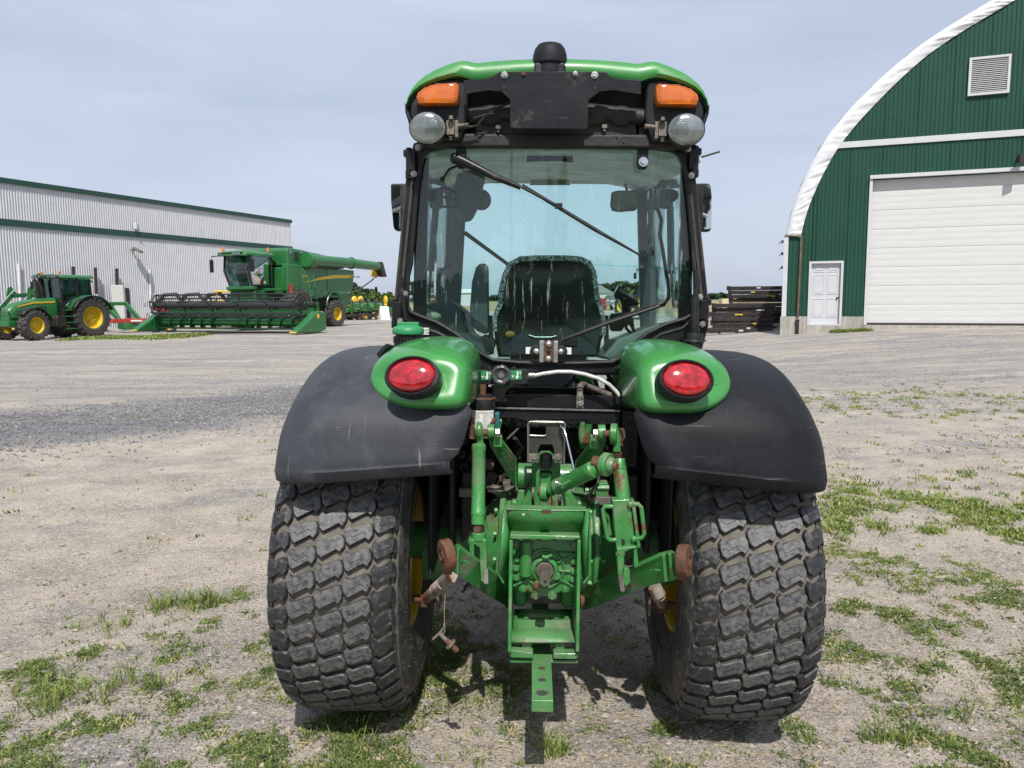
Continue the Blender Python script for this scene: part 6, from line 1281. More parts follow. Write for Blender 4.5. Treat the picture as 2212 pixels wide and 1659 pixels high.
P(MB().plate([V3((-1.98, -7.9, 3.60)), V3((-1.98, -8.3, 3.60)), V3((-1.98, -8.75, 2.75)), V3((-1.98, -8.25, 2.78)), V3((-1.98, -8.0, 3.15))], (.46, 0, 0)), 'auger_spout', 'frame', .04)
P(MB().box((-1.6, -2.5, 3.15), (.5, 3.4, .14)), 'auger_cradle', 'frame', .03)
# cab
for s in (-1, 1):
    P(MB().tube([V3((s*.98, .8, 2.15)), V3((s*1.0, .8, 3.5))], .05, 8), 'cab_post', 'frame', 0); P(MB().tube([V3((s*.82, 2.25, 2.1)), V3((s*.92, 2.55, 2.8)), V3((s*.95, 2.45, 3.5))], .05, 8), 'cab_post', 'frame', 0)
    P(MB().plate([V3((s*.98, .82, 2.15)), V3((s*.84, 2.25, 2.12)), V3((s*.94, 2.52, 2.8)), V3((s*.95, 2.42, 3.5)), V3((s*1.0, .82, 3.5))], (s*.01, 0, 0)), 'side_glass', GL_far, 0, smooth=False)
    P(MB().tube([V3((s*.9, 2.5, 3.55)), V3((s*1.5, 2.9, 3.5)), V3((s*1.5, 2.9, 3.3))], .03, 6), 'mirror_arm', 'frame', 0); P(MB().box((s*1.5, 2.9, 3.05), (.26, .12, .6)), 'side_mirror', 'black', .05)
rows = [[(x*.86, 2.30+.12*(1-x*x), 2.1), ] for x in np.linspace(-1, 1, 9)]
rows = [[(x*w_, y_+.22*(1-x*x), z_) for x in np.linspace(-1, 1, 9)] for w_, y_, z_ in ((.82, 2.25, 2.1), (.92, 2.55, 2.8), (.95, 2.45, 3.5))]; P(MB().grid(rows), 'windscreen', GL_far, 0, solid=.01)
P(MB().box((0, .75, 2.8), (1.8, .08, 1.4)), 'cab_back_wall', 'fargreen', .03); P(MB().box((.1, 1.2, 2.6), (.55, .35, .9)), 'operator_seat', 'dark', .08); P(MB().box((0, 2.0, 2.45), (.2, .2, .6)), 'steering_column', 'dark', .04); P(MB().box((.1, 1.25, 3.15), (.35, .2, .3)), 'head_rest', 'dark', .06)
rows = [[(x*w_, y_, 3.5+z*h_) for x, z in ((-1, 0), (-1, .5), (-.8, 1), (0, 1.15), (.8, 1), (1, .5), (1, 0))] for w_, y_, h_ in ((1.1, .6, .22), (1.15, 2.3, .26), (1.05, 2.85, .2), (.9, 2.98, .1))]; m = MB().grid(rows); m.add(rows[0], [tuple(range(7))]); m.add(rows[-1], [tuple(range(7))]); m.add([(-1.1, .6, 3.5), (1.1, .6, 3.5), (1.15, 2.3, 3.5), (.9, 2.98, 3.5), (-.9, 2.98, 3.5), (-1.15, 2.3, 3.5)], [(0, 1, 2, 3, 4, 5)]); P(m, 'cab_roof', 'fargreen', .02)
P(MB().plate([V3((-1.0, 2.86, 3.5)), V3((1.0, 2.86, 3.5)), V3((.9, 2.96, 3.66)), V3((-.9, 2.96, 3.66))], (0, .06, 0)), 'light_bar', 'frame', .02)
for x in (-.85, -.65, .25, .4, .55, .7): P(MB().lathe([(.07, 0), (.06, .02), (.001, .03)], (-x, 3.02, 3.58), (0, 1, 0), 12), 'roof_light', 'lens', 0)
for x, y_ in ((-.95, 1.0), (.98, 2.5)): P(MB().lathe([(.08, 0), (.08, .12), (.05, .2), (.001, .21)], (x, y_, 3.74), (0, 0, 1), 14), 'beacon', 'amber', 0)
P(MB().box((0, 2.2, 2.02), (1.9, .5, .16)), 'cab_sill', 'fargreen', .04); P(MB().box((0, 1.4, 1.4), (1.5, 1.6, 1.0)), 'feeder_house', 'fargreen', .05); P(MB().box((0, 1.0, 1.95), (3.0, .8, .12)), 'platform', 'fargreen', .02)
rl = [((-1.5, .9, 2.0), (-1.5, .9, 2.95), (-1.5, .1, 2.95), (-1.5, .1, 2.0)), ((-1.9, -.2, 1.9), (-1.9, -.2, 2.9), (-1.9, -1.0, 2.9), (-1.9, -1.0, 1.9)), ((-1.62, -1.2, 3.0), (-1.9, -1.25, 2.7), (-2.2, -1.2, .5)), ((-1.62, -.7, 3.0), (-1.95, -.7, 2.6), (-2.2, -.7, .5))]
for q in rl: P(MB().tube([V3(p) for p in q], .025, 6), 'ladder_rail', 'fargreen', 0)
for k in range(6): P(MB().box((-2.02-.03*k, -.95, 2.1-.28*k), (.25, .5, .04)), 'ladder_step', 'fargreen', 0)
P(MB().cyl((-1.75, .6, 1.7), (-1.75, .6, 2.2), .09), 'fire_extinguisher', 'redpaint', .02)
P(MB().tube([V3((-1.2, -6.0, 1.9)), V3((-1.2, -7.0, 1.95)), V3((-1.4, -8.4, 2.55)), V3((-1.45, -8.6, 2.7))], .04, 6), 'rear_light_arm', 'fargreen', 0); P(MB().box((-1.45, -8.65, 2.95), (.36, .25, .35)), 'rear_light_box', 'yellowpaint', .03); P(MB().ball((-1.6, -8.55, 2.78), .10), 'rear_marker', 'amber', 0)
# header
hw = 4.3; hy = 3.6; HD = bpy.data.objects.new('header', None); C.objects.link(HD); HD.parent = CO; HD.location = (-.80, 0, 0); P0_ = P; P = lambda m, n, mt, b=.02, **k: m.build(n, mt, HD, b, **k)
m = MB().box((0, 2.9, .85), (2*hw, .10, .9)); m.box((0, 2.95, 1.28), (2*hw, .16, .14)); m.box((0, 3.3, .18), (2*hw, .9, .06)); P(m, 'header_frame', 'fargreen', .01)
m = MB().cyl((-hw+.1, hy-.15, .48), (hw-.1, hy-.15, .48), .19, n=20); P(m, 'feed_auger', 'fargreen', 0)
for s in (-1, 1):
    m = MB(); n = 90; rows = []
    for i in range(n+1): a = i/n*5.4*2*math.pi/1; x = s*(hw-.15-i/n*(hw-.9)); rows.append([(x, hy-.15+.19*math.cos(a*s), .48+.19*math.sin(a*s)), (x, hy-.15+.33*math.cos(a*s), .48+.33*math.sin(a*s))])
    m.grid(rows); P(m, 'auger_flight', 'fargreen', 0, solid=.02)
P(MB().box((0, hy+.55, .06), (2*hw, .12, .05)), 'cutter_bar', 'reel_black', 0)
gf = MB()
for i in range(116): gf.box((-hw+.04+i*.0762, hy+.64, .06), (.022, .10, .03))
gf.build('knife_guard', 'reel_black', HD, smooth=False, kind='stuff')
rz_, rr_ = 1.22, .50; ry_ = hy+.25
P(MB().cyl((-hw+.2, ry_, rz_), (hw-.2, ry_, rz_), .13, n=16), 'reel_tube', 'reel_black', 0)
for i in range(6):
    a = i*math.pi/3+.35; c_ = (ry_+rr_*math.cos(a), rz_+rr_*math.sin(a)); P(MB().cyl((-hw+.2, *c_), (hw-.2, *c_), .032, n=8), 'reel_bat', 'reel_black', 0)
    m = MB()
    for k in range(58): x = -hw+.3+k*.146; m.bar(V3((x, c_[0], c_[1])), V3((x, c_[0]+.05, c_[1]-.22)), .018, .018)
    m.build('reel_tine', 'reel_black', HD, smooth=False, kind='stuff')
for k in range(6):
    x = -hw+.25+k*(2*hw-.5)/5
    m = MB()
    for i in range(6): a = i*math.pi/3+.35; c_ = (ry_+rr_*math.cos(a), rz_+rr_*math.sin(a)); m.bar(V3((x, ry_, rz_)), V3((x, *c_)), .03, .06, up=(1, 0, 0))
    if k in (0, 5):
        q = [(x, ry_+rr_*math.cos(i*math.pi/3+.35), rz_+rr_*math.sin(i*math.pi/3+.35)) for i in range(6)]; m.tube(q, .03, 6, closed=True); m.tube([(a_[0], ry_+(a_[1]-ry_)*.55, rz_+(a_[2]-rz_)*.55) for a_ in q], .035, 6, closed=True)
    P(m, 'reel_spider', 'reel_black', 0)
for s in (-1, 1):
    X = s*hw; P(MB().plate([V3((X, 2.85, .15)), V3((X, 2.85, .9)), V3((X, 3.4, .98)), V3((X, 4.0, .62)), V3((X, 4.9, .12)), V3((X, 4.8, .05)), V3((X, 3.3, .05))], (s*.36, 0, 0)), 'crop_divider', 'fargreen', .08, seg=3); P(MB().box((X+s*.18, 4.85, .10), (.3, .2, .06)), 'divider_tip', 'yellowpaint', .02); P(MB().bar(V3((X-s*.05, 2.9, 1.3)), V3((X-s*.05, ry_+.1, rz_)), .08, .12), 'reel_arm', 'frame', .01)
P(MB().bb((-hw-.372, 3.35, .66), (-hw-.364, 3.5, .84)), 'emblem_plate', 'yellowpaint', 0)
for o in list(CO.children):                             # trim the proportions: slimmer cab, shorter body
    if o.name.split('.')[0] == 'header': continue
    cabp = o.name.split('.')[0] in ('cab_post', 'side_glass', 'mirror_arm', 'side_mirror', 'windscreen', 'cab_back_wall', 'operator_seat', 'steering_column', 'head_rest', 'cab_roof', 'light_bar', 'roof_light', 'beacon', 'cab_sill')
    if o.type == 'EMPTY': o.location.y *= .88
    else: o.scale = (.80 if cabp else 1, .86 if cabp else (.90 if 'auger' in o.name else .85), 1)
# ------------------------------------------------------------------ red trailer and machines between
RTt = thing('header_trailer', 'long low red header trailer behind the tractor, with small dual wheels', 'trailer', (-20.2, 40.2, gh(-20.2, 40.2)), R(-6))
MB().bar(V3((-1.5, 0, .62)), V3((8, 0, .75)), .25, .22).build('trailer_beam', 'redpaint', RTt, .02); MB().bar(V3((-1.5, 1.2, .62)), V3((8, 1.2, .75)), .25, .22).build('trailer_beam', 'redpaint', RTt, .02)
wm_s = wheel_meshes(.34, .22, .18, 14)
for x in (1.6, 2.4, 6.6): put_wheel(RTt, wm_s, (x, -.2, .34), True, 'wheel').rotation_euler = (0, 0, R(90))
for k, x in enumerate((.2, 3.0, 5.0)): MB().bb((x, -.135, .60), (x+.6, -.125, .68)).build('reflector_strip', 'white', RTt)
RMt = thing('red_implement', 'red hay machine with folded brown arms behind the combine header', 'implement', (-20.2, 47.0, gh(-20.2, 47)), R(10))
for k in range(4): MB().box((-1.2+k*1.1, 0, .9+.2*(k % 2)), (.7, .6, .9)).build('red_body', 'redpaint', RMt, .05)
for k in range(3): MB().tube([V3((-1.8+k*1.3, 0, 1.2)), V3((-1.1+k*1.3, 0, 2.05)), V3((-.4+k*1.3, 0, 2.1)), V3((.2+k*1.3, 0, 1.4))], .12, 8).build('folding_arm', 'brownsteel', RMt)
MB().box((.5, 0, .5), (4.5, .3, .25)).build('implement_frame', 'redpaint', RMt, .03); wq = put_wheel(RMt, wm_s, (-1.8, -.5, .34), True); wq.rotation_euler = (0, 0, R(90))
YM = thing('yellow_loader', 'small old yellow loader machine behind the header, beside the red implement', 'loader', (-17.6, 47.5, gh(-17.6, 47.5)), R(15))
MB().box((0, 0, 1.2), (1.6, 1.3, .9)).build('machine_body', 'yellowpaint', YM, .06)
for x in (-.6, .6): MB().bar(V3((x, -.6, 1.5)), V3((x, -.6, 2.2)), .08, .08).build('cab_post', 'yellowpaint', YM)
MB().box((0, 0, 2.2), (1.5, 1.4, .1)).build('canopy', 'yellowpaint', YM, .02)
for x in (-.6, .7): put_wheel(YM, wm_s, (x, -.75, .34), True).rotation_euler = (0, 0, R(90))
# ------------------------------------------------------------------ mowers, rack, sign
def mower(label):
    t = thing('lawn_tractor', label, 'mower', group='green lawn tractors in a row')
    MB().plate([V3((-.25, .1, .45)), V3((-.25, 1.1, .45)), V3((-.25, 1.15, .75)), V3((-.25, .9, .95)), V3((-.25, .1, 1.02))], (.5, 0, 0)).build('hood', 'fargreen', t, .05); MB().box((0, -.3, .55), (1.0, .9, .3)).build('fender_deck', 'fargreen', t, .08); MB().box((0, .3, .25), (1.25, .9, .18)).build('mower_deck', 'frame', t, .05)
    MB().box((0, -.3, .82), (.5, .45, .14)).build('seat', 'yellowpaint', t, .05); MB().ball((0, -.52, 1.1), .26, sc=(1, .4, 1.1)).build('seat_back', 'yellowpaint', t); MB().tube([V3((0, .1, 1.0)), V3((0, -.02, 1.15))], .12, 10).build('steering_wheel', 'frame', t)
    MB().box((0, .95, .62), (.44, .5, .03)).build('hood_stripe', 'yellowpaint', t)
    for s in (-1, 1): put_wheel(t, wm_m[0], (s*.45, -.4, .28), s > 0); put_wheel(t, wm_m[1], (s*.42, .95, .2), s > 0)
    return t
wm_m = (wheel_meshes(.28, .25, .14, 14), wheel_meshes(.2, .16, .11, 12))
mw = mower('green lawn tractor with a yellow seat, leftmost of the row beyond the combine'); Ym = 56
def at(px, Y): p = W(px, 650, Y); return p.x, Y
for i, (px, deg, lab) in enumerate(((757, 250, None), (779, 235, 'green lawn tractor with a yellow seat, second from the left of the row'), (795, 245, 'green lawn tractor with a pale yellow seat, third in the row under the trees'), (815, 120, 'green lawn tractor facing the other way, nearest the white sandwich board'))):
    o = mw if i == 0 else dup(mw, None, None, lab); X, Y = at(px, Ym); face(o, X, Y, deg); o.scale = (1.25, 1.25, 1.25)
RK = thing('pipe_rack', 'black pipe rack frame around the row of lawn tractors', 'rack'); X0, Y0 = at(745, Ym-1.4); X1, Y1 = at(827, Ym-1.4)
face(RK, X0, Y0, 0); n = 5
for i in range(n+1): MB().cyl((i*(X1-X0)/n, 0, 0), (i*(X1-X0)/n, 0, 1.35), .045, n=8).build('rack_post', 'brownsteel', RK)
MB().cyl((0, 0, 1.3), (X1-X0, 0, 1.3), .04, n=8).build('rack_rail', 'brownsteel', RK); MB().cyl(((X1-X0)*.8, 0, .3), (X1-X0, 0, .95), .04, n=8).build('rack_brace', 'brownsteel', RK)
X, Y = at(829, 54); SG = thing('sandwich_board', 'small white sandwich board on the gravel at the end of the mower row', 'sign', (X, Y, gh(X, Y)), R(25))
for s in (-1, 1): MB().plate([V3((-.35, s*.35, 0)), V3((.35, s*.35, 0)), V3((.3, s*.03, .95)), V3((-.3, s*.03, .95))], (0, s*.03, 0)).build('board', 'white', SG, .005)
# ------------------------------------------------------------------ stacks of steel frames
def steel_frame(lx, ly, lab, kind):
    t = thing('steel_frame', lab, 'frame', group='stacked black steel frames')
    mt = 'brownsteel' if kind else 'frame'
    for s in (-1, 1):
        MB().box((0, s*ly/2, .078), (lx, .07, .135)).build('long_rail', mt, t, .008)
        MB().box((s*lx/2, 0, .075), (.07, ly, .13)).build('end_rail', mt, t, .008)
        for q in (-1, 1): MB().box((s*lx/2, q*ly/2, .085), (.13, .12, .165)).build('corner_block', 'frame', t, .012)
    for k in (-.25, .0, .25): MB().box((k*lx, 0, .05), (.08, ly, .06)).build('cross_member', 'frame', t, .006)
    for k in (-.32, .1): MB().bar(V3((k*lx, -ly/2-.02, .09)), V3(((k+.16)*lx, -ly/2-.02, .02)), .03, .05, up=(0, -1, 0)).build('slanted_bracket', 'frame', t)
    return t
def decal_on(t, x, c, w_=.28, h_=.045): MB().bb((x, t_ly(t), .06), (x+w_, t_ly(t)-.004, .06+h_)).build('label_plate', c, t)
LY = {}
def t_ly(t): return -LY[t.name]/2-.04
fr_ = random.Random(4)
def stack(px, Y, n, lx, ly, deg, hh, where, zoff=0):
    X = W(px, 690, Y).x; z = gh(X, Y)+zoff; names = {0: 'bottom', n-1: 'top'}
    proto = None; ordn = ['bottom', 'second', 'third', 'fourth', 'fifth', 'sixth', 'seventh', 'eighth', 'ninth', 'tenth']
    for i in range(n):
        lab = 'long steel frame, %s one from the ground in the %s stack by the barn' % (ordn[i], where)
        if i == n-1: lab = 'long steel frame lying topmost on the %s stack by the barn' % where
        t = steel_frame(lx, ly, lab, (i+n) % 3 != 0 if i < n-2 else 0) ; LY[t.name] = ly
        t.location = (X+fr_.uniform(-.06, .06), Y+fr_.uniform(-.05, .05), z+i*hh); t.rotation_euler = (0, 0, R(deg+fr_.uniform(-1.5, 1.5)))
        if fr_.random() < .75: decal_on(t, fr_.uniform(-.3, .25)*lx, fr_.choice(['yellowpaint', 'yellowpaint', 'white', 'white', 'orangepaint']), fr_.choice([.15, .28, .28]))
stack(1640, 31.0, 9, 2.35, 1.7, -16, .165, 'tall rear')
stack(1601, 28.6, 6, 2.05, 1.3, -13, .165, 'low front')
stack(1592, 27.6, 1, 2.25, .9, -10, .16, 'lone outer')
# ------------------------------------------------------------------ trees
def leafmat(name, c, c2): 
    m = mat(name, c, .6, col2=c2, var=1.3, lo=.35, hi=.65, world=True); b = m.node_tree.nodes['Principled BSDF']; b.inputs['Specular IOR Level'].default_value = .25; return m
LM = [leafmat('leaves_mid', (.075, .135, .028), (.035, .075, .02)), leafmat('leaves_dark', (.045, .075, .03), (.022, .04, .02)), leafmat('leaves_bright', (.11, .18, .035), (.05, .10, .022)), leafmat('needles', (.03, .05, .028), (.018, .03, .02))]
def crown_mesh(h, w_, kind, n, leaf, seed, z0=.15, squish=1.0):
    r = np.random.default_rng(seed); pts = []
    if kind == 'spruce':
        t = r.random(n)**.7; z = h*(1-t*.93); rad = w_/2*t*(.55+.45*np.abs(np.sin(t*22)))*np.sqrt(r.random(n)); a = r.random(n)*6.283
        P_ = np.stack([rad*np.cos(a), rad*np.sin(a), z-rad*.35], 1)
    else:
        nb = 46 if kind != 'poplar' else 60; ci = []
        while len(ci) < nb:
            q = r.uniform(-1, 1, 3)
            if kind == 'poplar': 
                if q[0]**2+q[1]**2 < 1-.5*max(q[2], -.3)-.3: ci.append(q)
            elif (q**2).sum() < 1 and (q**2).sum() > .15: ci.append(q*(1+.25*r.standard_normal()))
        ci = np.array(ci); rad = r.uniform(.14, .34, nb); k = r.integers(0, nb, n); d = r.standard_normal((n, 3)); d /= np.linalg.norm(d, axis=1)[:, None]; d *= (r.random(n)**.35)[:, None]
        q = ci[k]*.80+d*rad[k][:, None]; P_ = np.stack([q[:, 0]*w_/2, q[:, 1]*w_/2*squish, h*z0+h*(1-z0)*(q[:, 2]*.5+.5)], 1)
    nn = len(P_); u = r.standard_normal((nn, 3)); u /= np.linalg.norm(u, axis=1)[:, None]; v = np.cross(u, r.standard_normal((nn, 3))); v /= np.linalg.norm(v, axis=1)[:, None]
    s = leaf*r.uniform(.6, 1.3, nn)[:, None]; V = np.stack([P_-u*s, P_+v*s*.55, P_+u*s, P_-v*s*.55], 1).reshape(-1, 3); return V, np.arange(nn*4).reshape(-1, 4)
def tree(label, X, Y, h, w_, kind='broad', mi=0, n=3000, leaf=.3, seed=1, z0=.12, cat='tree', group=None):
    t = thing('spruce_tree' if kind == 'spruce' else ('poplar_tree' if kind == 'poplar' else 'leafy_tree'), label, cat, (X, Y, gh(X, Y)-.1), group=group)
    V, F_ = crown_mesh(h, w_, kind, n, leaf, seed, z0); o = np_mesh('crown', V, F_, [LM[mi]]); o.parent = t
    m = MB().tube([V3((0, 0, -.2)), V3((.05, 0, h*.3)), V3((0, .05, h*.7)), V3((0, 0, h*.92))], [h*.035, h*.026, h*.015, h*.004], 8)
    rr = random.Random(seed)
    for k in range(7): a = rr.uniform(0, 6.28); z = h*rr.uniform(.25, .6); m.tube([V3((0, 0, z)), V3((math.cos(a)*w_*.2, math.sin(a)*w_*.2, z+h*.12)), V3((math.cos(a)*w_*.36, math.sin(a)*w_*.36, z+h*.24))], [h*.012, h*.008, h*.002], 5)
    m.build('trunk', 'bark', t); return t
def tp_(px, Y): return W(px, 650, Y).x, Y
for px, Y, ptop, wpx, kind, mi, lab in ((781, 132, 603, 48, 'broad', 1, 'tall dark shaggy tree rising behind the rounded one, right of the combine'), (795, 112, 619, 58, 'broad', 0, 'wide rounded green tree behind the lawn tractors'), (757, 118, 634, 34, 'broad', 0, 'low bushy tree showing under the auger of the combine'), (813, 126, 614, 17, 'spruce', 3, 'small pointed spruce between the two leafy trees'), (839, 106, 620, 32, 'broad', 2, 'bright green tree close to the left edge of the cab')):
    X, Y = tp_(px, Y); h = (648-ptop)/1640*Y+1.3; tree(lab, X, Y, h, wpx/1640*Y*1.15, kind, mi, 7000, .22, px)
# far woods and low horizon (nobody could count these)
def wood(name, x0, x1, Y, h, n, mi, seed, leaf=1.2, dep=30):
    r = np.random.default_rng(seed); xx = r.uniform(x0, x1, n); hh = h*(.72+.5*vnoise(xx*.06, xx*0, seed)+.35*vnoise(xx*.35, xx*0+3, seed)); P_ = np.stack([xx, Y+r.uniform(0, dep, n), r.random(n)**.7*hh+.2], 1)
    u = r.standard_normal((n, 3)); u /= np.linalg.norm(u, axis=1)[:, None]; v = np.cross(u, r.standard_normal((n, 3))); v /= np.linalg.norm(v, axis=1)[:, None]; s = leaf*r.uniform(.6, 1.4, n)[:, None]
    o = np_mesh(name, np.stack([P_-u*s, P_+v*s*.7, P_+u*s, P_-v*s*.7], 1).reshape(-1, 3), np.arange(n*4).reshape(-1, 4), [LM[mi]]); o['kind'] = 'stuff'; tag(o, {'far_wood': 'dark wood on the horizon seen through the right of the cab glass', 'verge_wood': 'hedge of dark trees behind the photographer'}.get(name, 'low hazy line of distant trees along the horizon'), 'wood'); return o
wood('verge_wood', -70, 70, -85, 5.5, 9000, 1, 15, .9); wood('far_wood', 27, 56, 250, 9.0, 14000, 1, 5, .8); wood('distant_treeline', 240, 900, 1500, 11, 9000, 1, 6, 4); wood('distant_treeline', -700, 240, 1400, 9, 9000, 1, 8, 4); wood('distant_treeline', -40, -15, 300, 8, 4000, 1, 9, .9)
o = MB().bb((120, 420, .3), (420, 432, 1.35)).build('row_cover', 'white'); tag(o, 'long white strip of plastic covers across the far field', 'field cover')
# little things far behind the cab glass
X, Y = tp_(1328, 98); PU = thing('pickup_truck', 'white pickup truck facing us, seen through the cab glass', 'truck', (X, Y, gh(X, Y)), R(186))
MB().plate([V3((-.98, -2.8, .55)), V3((-.98, 2.7, .55)), V3((-.98, 2.8, 1.0)), V3((-.98, 1.5, 1.2)), V3((-.98, -2.8, 1.25))], (1.96, 0, 0)).build('truck_body', 'whitepaint', PU, .08); MB().plate([V3((-.85, 1.5, 1.18)), V3((-.78, .7, 1.85)), V3((-.78, -1.0, 1.9)), V3((-.85, -1.3, 1.2))], (1.65, 0, 0)).build('truck_cab', 'dglass', PU, .06); MB().box((0, -.2, 1.9), (1.5, 1.6, .06)).build('roof', 'whitepaint', PU, .03)
MB().box((0, 2.78, .88), (1.1, .08, .36)).build('grille', 'frame', PU, .03); MB().box((0, 2.8, .5), (1.9, .2, .18)).build('bumper', 'white', PU, .03)
for s in (-1, 1):
    MB().box((s*.8, 2.77, .92), (.32, .06, .22)).build('headlight', 'lens', PU, .02); MB().box((s*1.12, .9, 1.3), (.2, .1, .2)).build('side_mirror', 'whitepaint', PU, .03)
    for y_ in (-1.9, 1.75): MB().lathe([(.2, -.13), (.38, -.13), (.4, -.1), (.4, .1), (.38, .13), (.2, .13)], (s*.85, y_, .4), (1, 0, 0), 20).build('tyre', 'darkrubber', PU)
X, Y = tp_(1300, 95); o = MB().box((X, Y, gh(X, Y)+.75), (.9, .9, 1.5)).build('red_crate', 'redpaint', None, .02); tag(o, 'red bin standing left of the white pickup', 'bin')
X, Y = tp_(1294, 210); HS = thing('farmhouse', 'tiny white farmhouse before the dark wood', 'house', (X, Y, gh(X, Y))); MB().box((0, 0, 1.5), (7, 6, 3)).build('wall', 'whitepaint', HS); MB().plate([V3((-3.8, -3.3, 3)), V3((3.8, -3.3, 3)), V3((0, -3.3, 5.2))], (0, 6.6, 0)).build('roof', mat('grey_roof', (.25, .26, .27), .8), HS)
for x in (-2, 1.8): MB().box((x, -3.02, 1.6), (1.0, .06, 1.1)).build('window', 'dglass', HS)
X, Y = tp_(997, 190); SH = thing('white_shed', 'long low white shed far away, seen through the left of the cab glass', 'shed', (X, Y, gh(X, Y))); MB().box((0, 0, 1.6), (8, 5, 3.2)).build('wall', 'whitepaint', SH); MB().plate([V3((-4.2, -2.8, 3.2)), V3((-4.2, 2.8, 3.2)), V3((-4.2, 0, 4.2))], (8.4, 0, 0)).build('roof', 'whitepaint', SH)
X, Y = tp_(1470, 40); OR = thing('orange_implement', 'small orange-red machine parked in the yard, right side of the cab glass', 'implement', (X, Y, gh(X, Y)), R(20)); MB().box((0, 0, .7), (1.6, .8, .5)).build('machine_body', 'orangepaint', OR, .08); MB().box((-.5, 0, 1.1), (.4, .5, .5)).build('engine_cover', 'frame', OR, .05)
for x in (-.6, .6): put_wheel(OR, wm_s, (x, -.45, .34), True).rotation_euler = (0, 0, R(90))
X, Y = tp_(1700, 60); X, Y = tp_(1572, 52); o = MB().box((X, Y, gh(X, Y)+.4), (1.0, .8, .8)).build('yellow_pallet_load', mat('pale_yellow', (.55, .48, .28), .7), None, .03); tag(o, 'pale yellow pallet load left of the stacked frames', 'pallet')
# behind the photographer: grass verge, poplars and a power line (seen only as reflections)
for i, (X, Y, h, w_) in enumerate(((-.6, -44, 10.5, 2.6), (1.6, -45, 12, 3.2), (-9, -60, 5.5, 7), (-20, -58, 5, 9), (13, -60, 5, 8), (24, -56, 6, 9))): tree(('slender dark poplar behind the photographer, left of its twin, mirrored in the cab glass', 'taller poplar behind the photographer, mirrored in the cab glass')[i] if i < 2 else 'low broad tree behind the photographer, mirrored in the cab glass', X, Y, h, w_, 'poplar' if i < 2 else 'broad', 1, 3500, .3, 100+i, .03, group=None if i < 2 else 'low trees behind the photographer')
for i, X in enumerate((-3.6, 26)):
    t = thing('utility_pole', 'wooden utility pole behind the photographer, mirrored in the cab glass', 'pole', (X, -19, 0), group='utility poles'); MB().cyl((0, 0, 0), (0, 0, 9.5), .14, .10, 12).build('pole', 'bark', t); MB().box((0, 0, 8.8), (2.2, .12, .14)).build('cross_arm', 'bark', t)
    for k in (-1, -.35, .35, 1): MB().cyl((k, 0, 8.87), (k, 0, 9.05), .04).build('insulator', 'white', t)
for k, dx in enumerate((-1, -.35, .35, 1)):
    pts = [V3((-40+i*2.2+dx, -19+dx*.3, 8.0+.9*((i % 13.6)/6.8-1)**2)) for i in range(46)]; o = MB().tube(pts, .018, 4).build('power_line', 'print'); tag(o, 'thin power line behind the photographer, mirrored in the cab glass', 'power line', 'power lines')
# ------------------------------------------------------------------ stones, weeds, straw
def rocks(name, X, Y, S_, mats, mi, seed, sink=.35, flat=.6):
    r = np.random.default_rng(seed); n = len(X); base = np.array([(1, 0, 0), (0, 1, 0), (-1, 0, 0), (0, -1, 0), (0, 0, 1), (0, 0, -1), (.6, .6, .45), (-.6, .55, .5)], float)
    tri = np.array([(0, 6, 4), (0, 1, 6), (6, 1, 4), (1, 7, 4), (1, 2, 7), (7, 2, 4), (2, 3, 4), (3, 0, 4), (1, 0, 5), (2, 1, 5), (3, 2, 5), (0, 3, 5)])
    k = base.shape[0]; V = base[None]*r.uniform(.65, 1.25, (n, k, 1))+r.normal(0, .10, (n, k, 3)); a = r.random(n)*6.283; c, s = np.cos(a), np.sin(a)
    V = V*np.stack([r.uniform(.8, 1.4, n), r.uniform(.6, 1.0, n), r.uniform(flat*.6, flat*1.2, n)], 1)[:, None]*S_[:, None, None]
    x = V[..., 0]*c[:, None]-V[..., 1]*s[:, None]; y = V[..., 0]*s[:, None]+V[..., 1]*c[:, None]; Z = gz(X, Y)
    V = np.stack([x+X[:, None], y+Y[:, None], V[..., 2]+Z[:, None]+S_[:, None]*flat*(.5-sink)], -1)
    F_ = (tri[None]+np.arange(n)[:, None, None]*k).reshape(-1, 3); o = np_mesh(name, V.reshape(-1, 3), F_, mats, np.repeat(mi, len(tri))); o['kind'] = 'stuff'; return o
st1 = mat('stone_pale', (.40, .36, .31), .9, col2=(.30, .27, .24), var=40, world=True); st2 = mat('stone_grey', (.20, .205, .215), .85, col2=(.13, .135, .145), var=40, world=True); st3 = mat('stone_dark', (.10, .10, .11), .8, col2=(.17, .17, .175), var=40, world=True); st4 = mat('clod', (.36, .31, .255), .98, col2=(.28, .24, .2), var=60, world=True)
def samp(n, r, ymin, ymax, p=1.6):
    u = r.random(n); Y = (ymin**(1-p)+(ymax**(1-p)-ymin**(1-p))*u)**(1/(1-p)); X = (r.random(n)*2-1)*(Y*.74+.3); return X, Y
X, Y = samp(80000, rng, 2.35, 12, 1.8); sz = .0022+.0045*rng.random(len(X))**2.5+.010*(rng.random(len(X)) > .985)
o = rocks('loose_gravel', X, Y, sz, [st1, st2, st3, st4], rng.choice(4, len(X), p=[.20, .17, .11, .52]), 21); tag(o, 'loose pebbles and clods strewn over the dirt', 'gravel')
X = rng.uniform(-8.5, -1.0, 150000); Y = rng.uniform(5, 16, 150000); q = Y-.75*X+2.6*(vnoise(X*.5, Y*.5, 40)+.5); keep = (np.exp(-((q-16.0)/1.6)**2) > rng.random(len(X))*1.15) & (np.abs(X) < Y*.75) & (X < -.9); X, Y = X[keep], Y[keep]
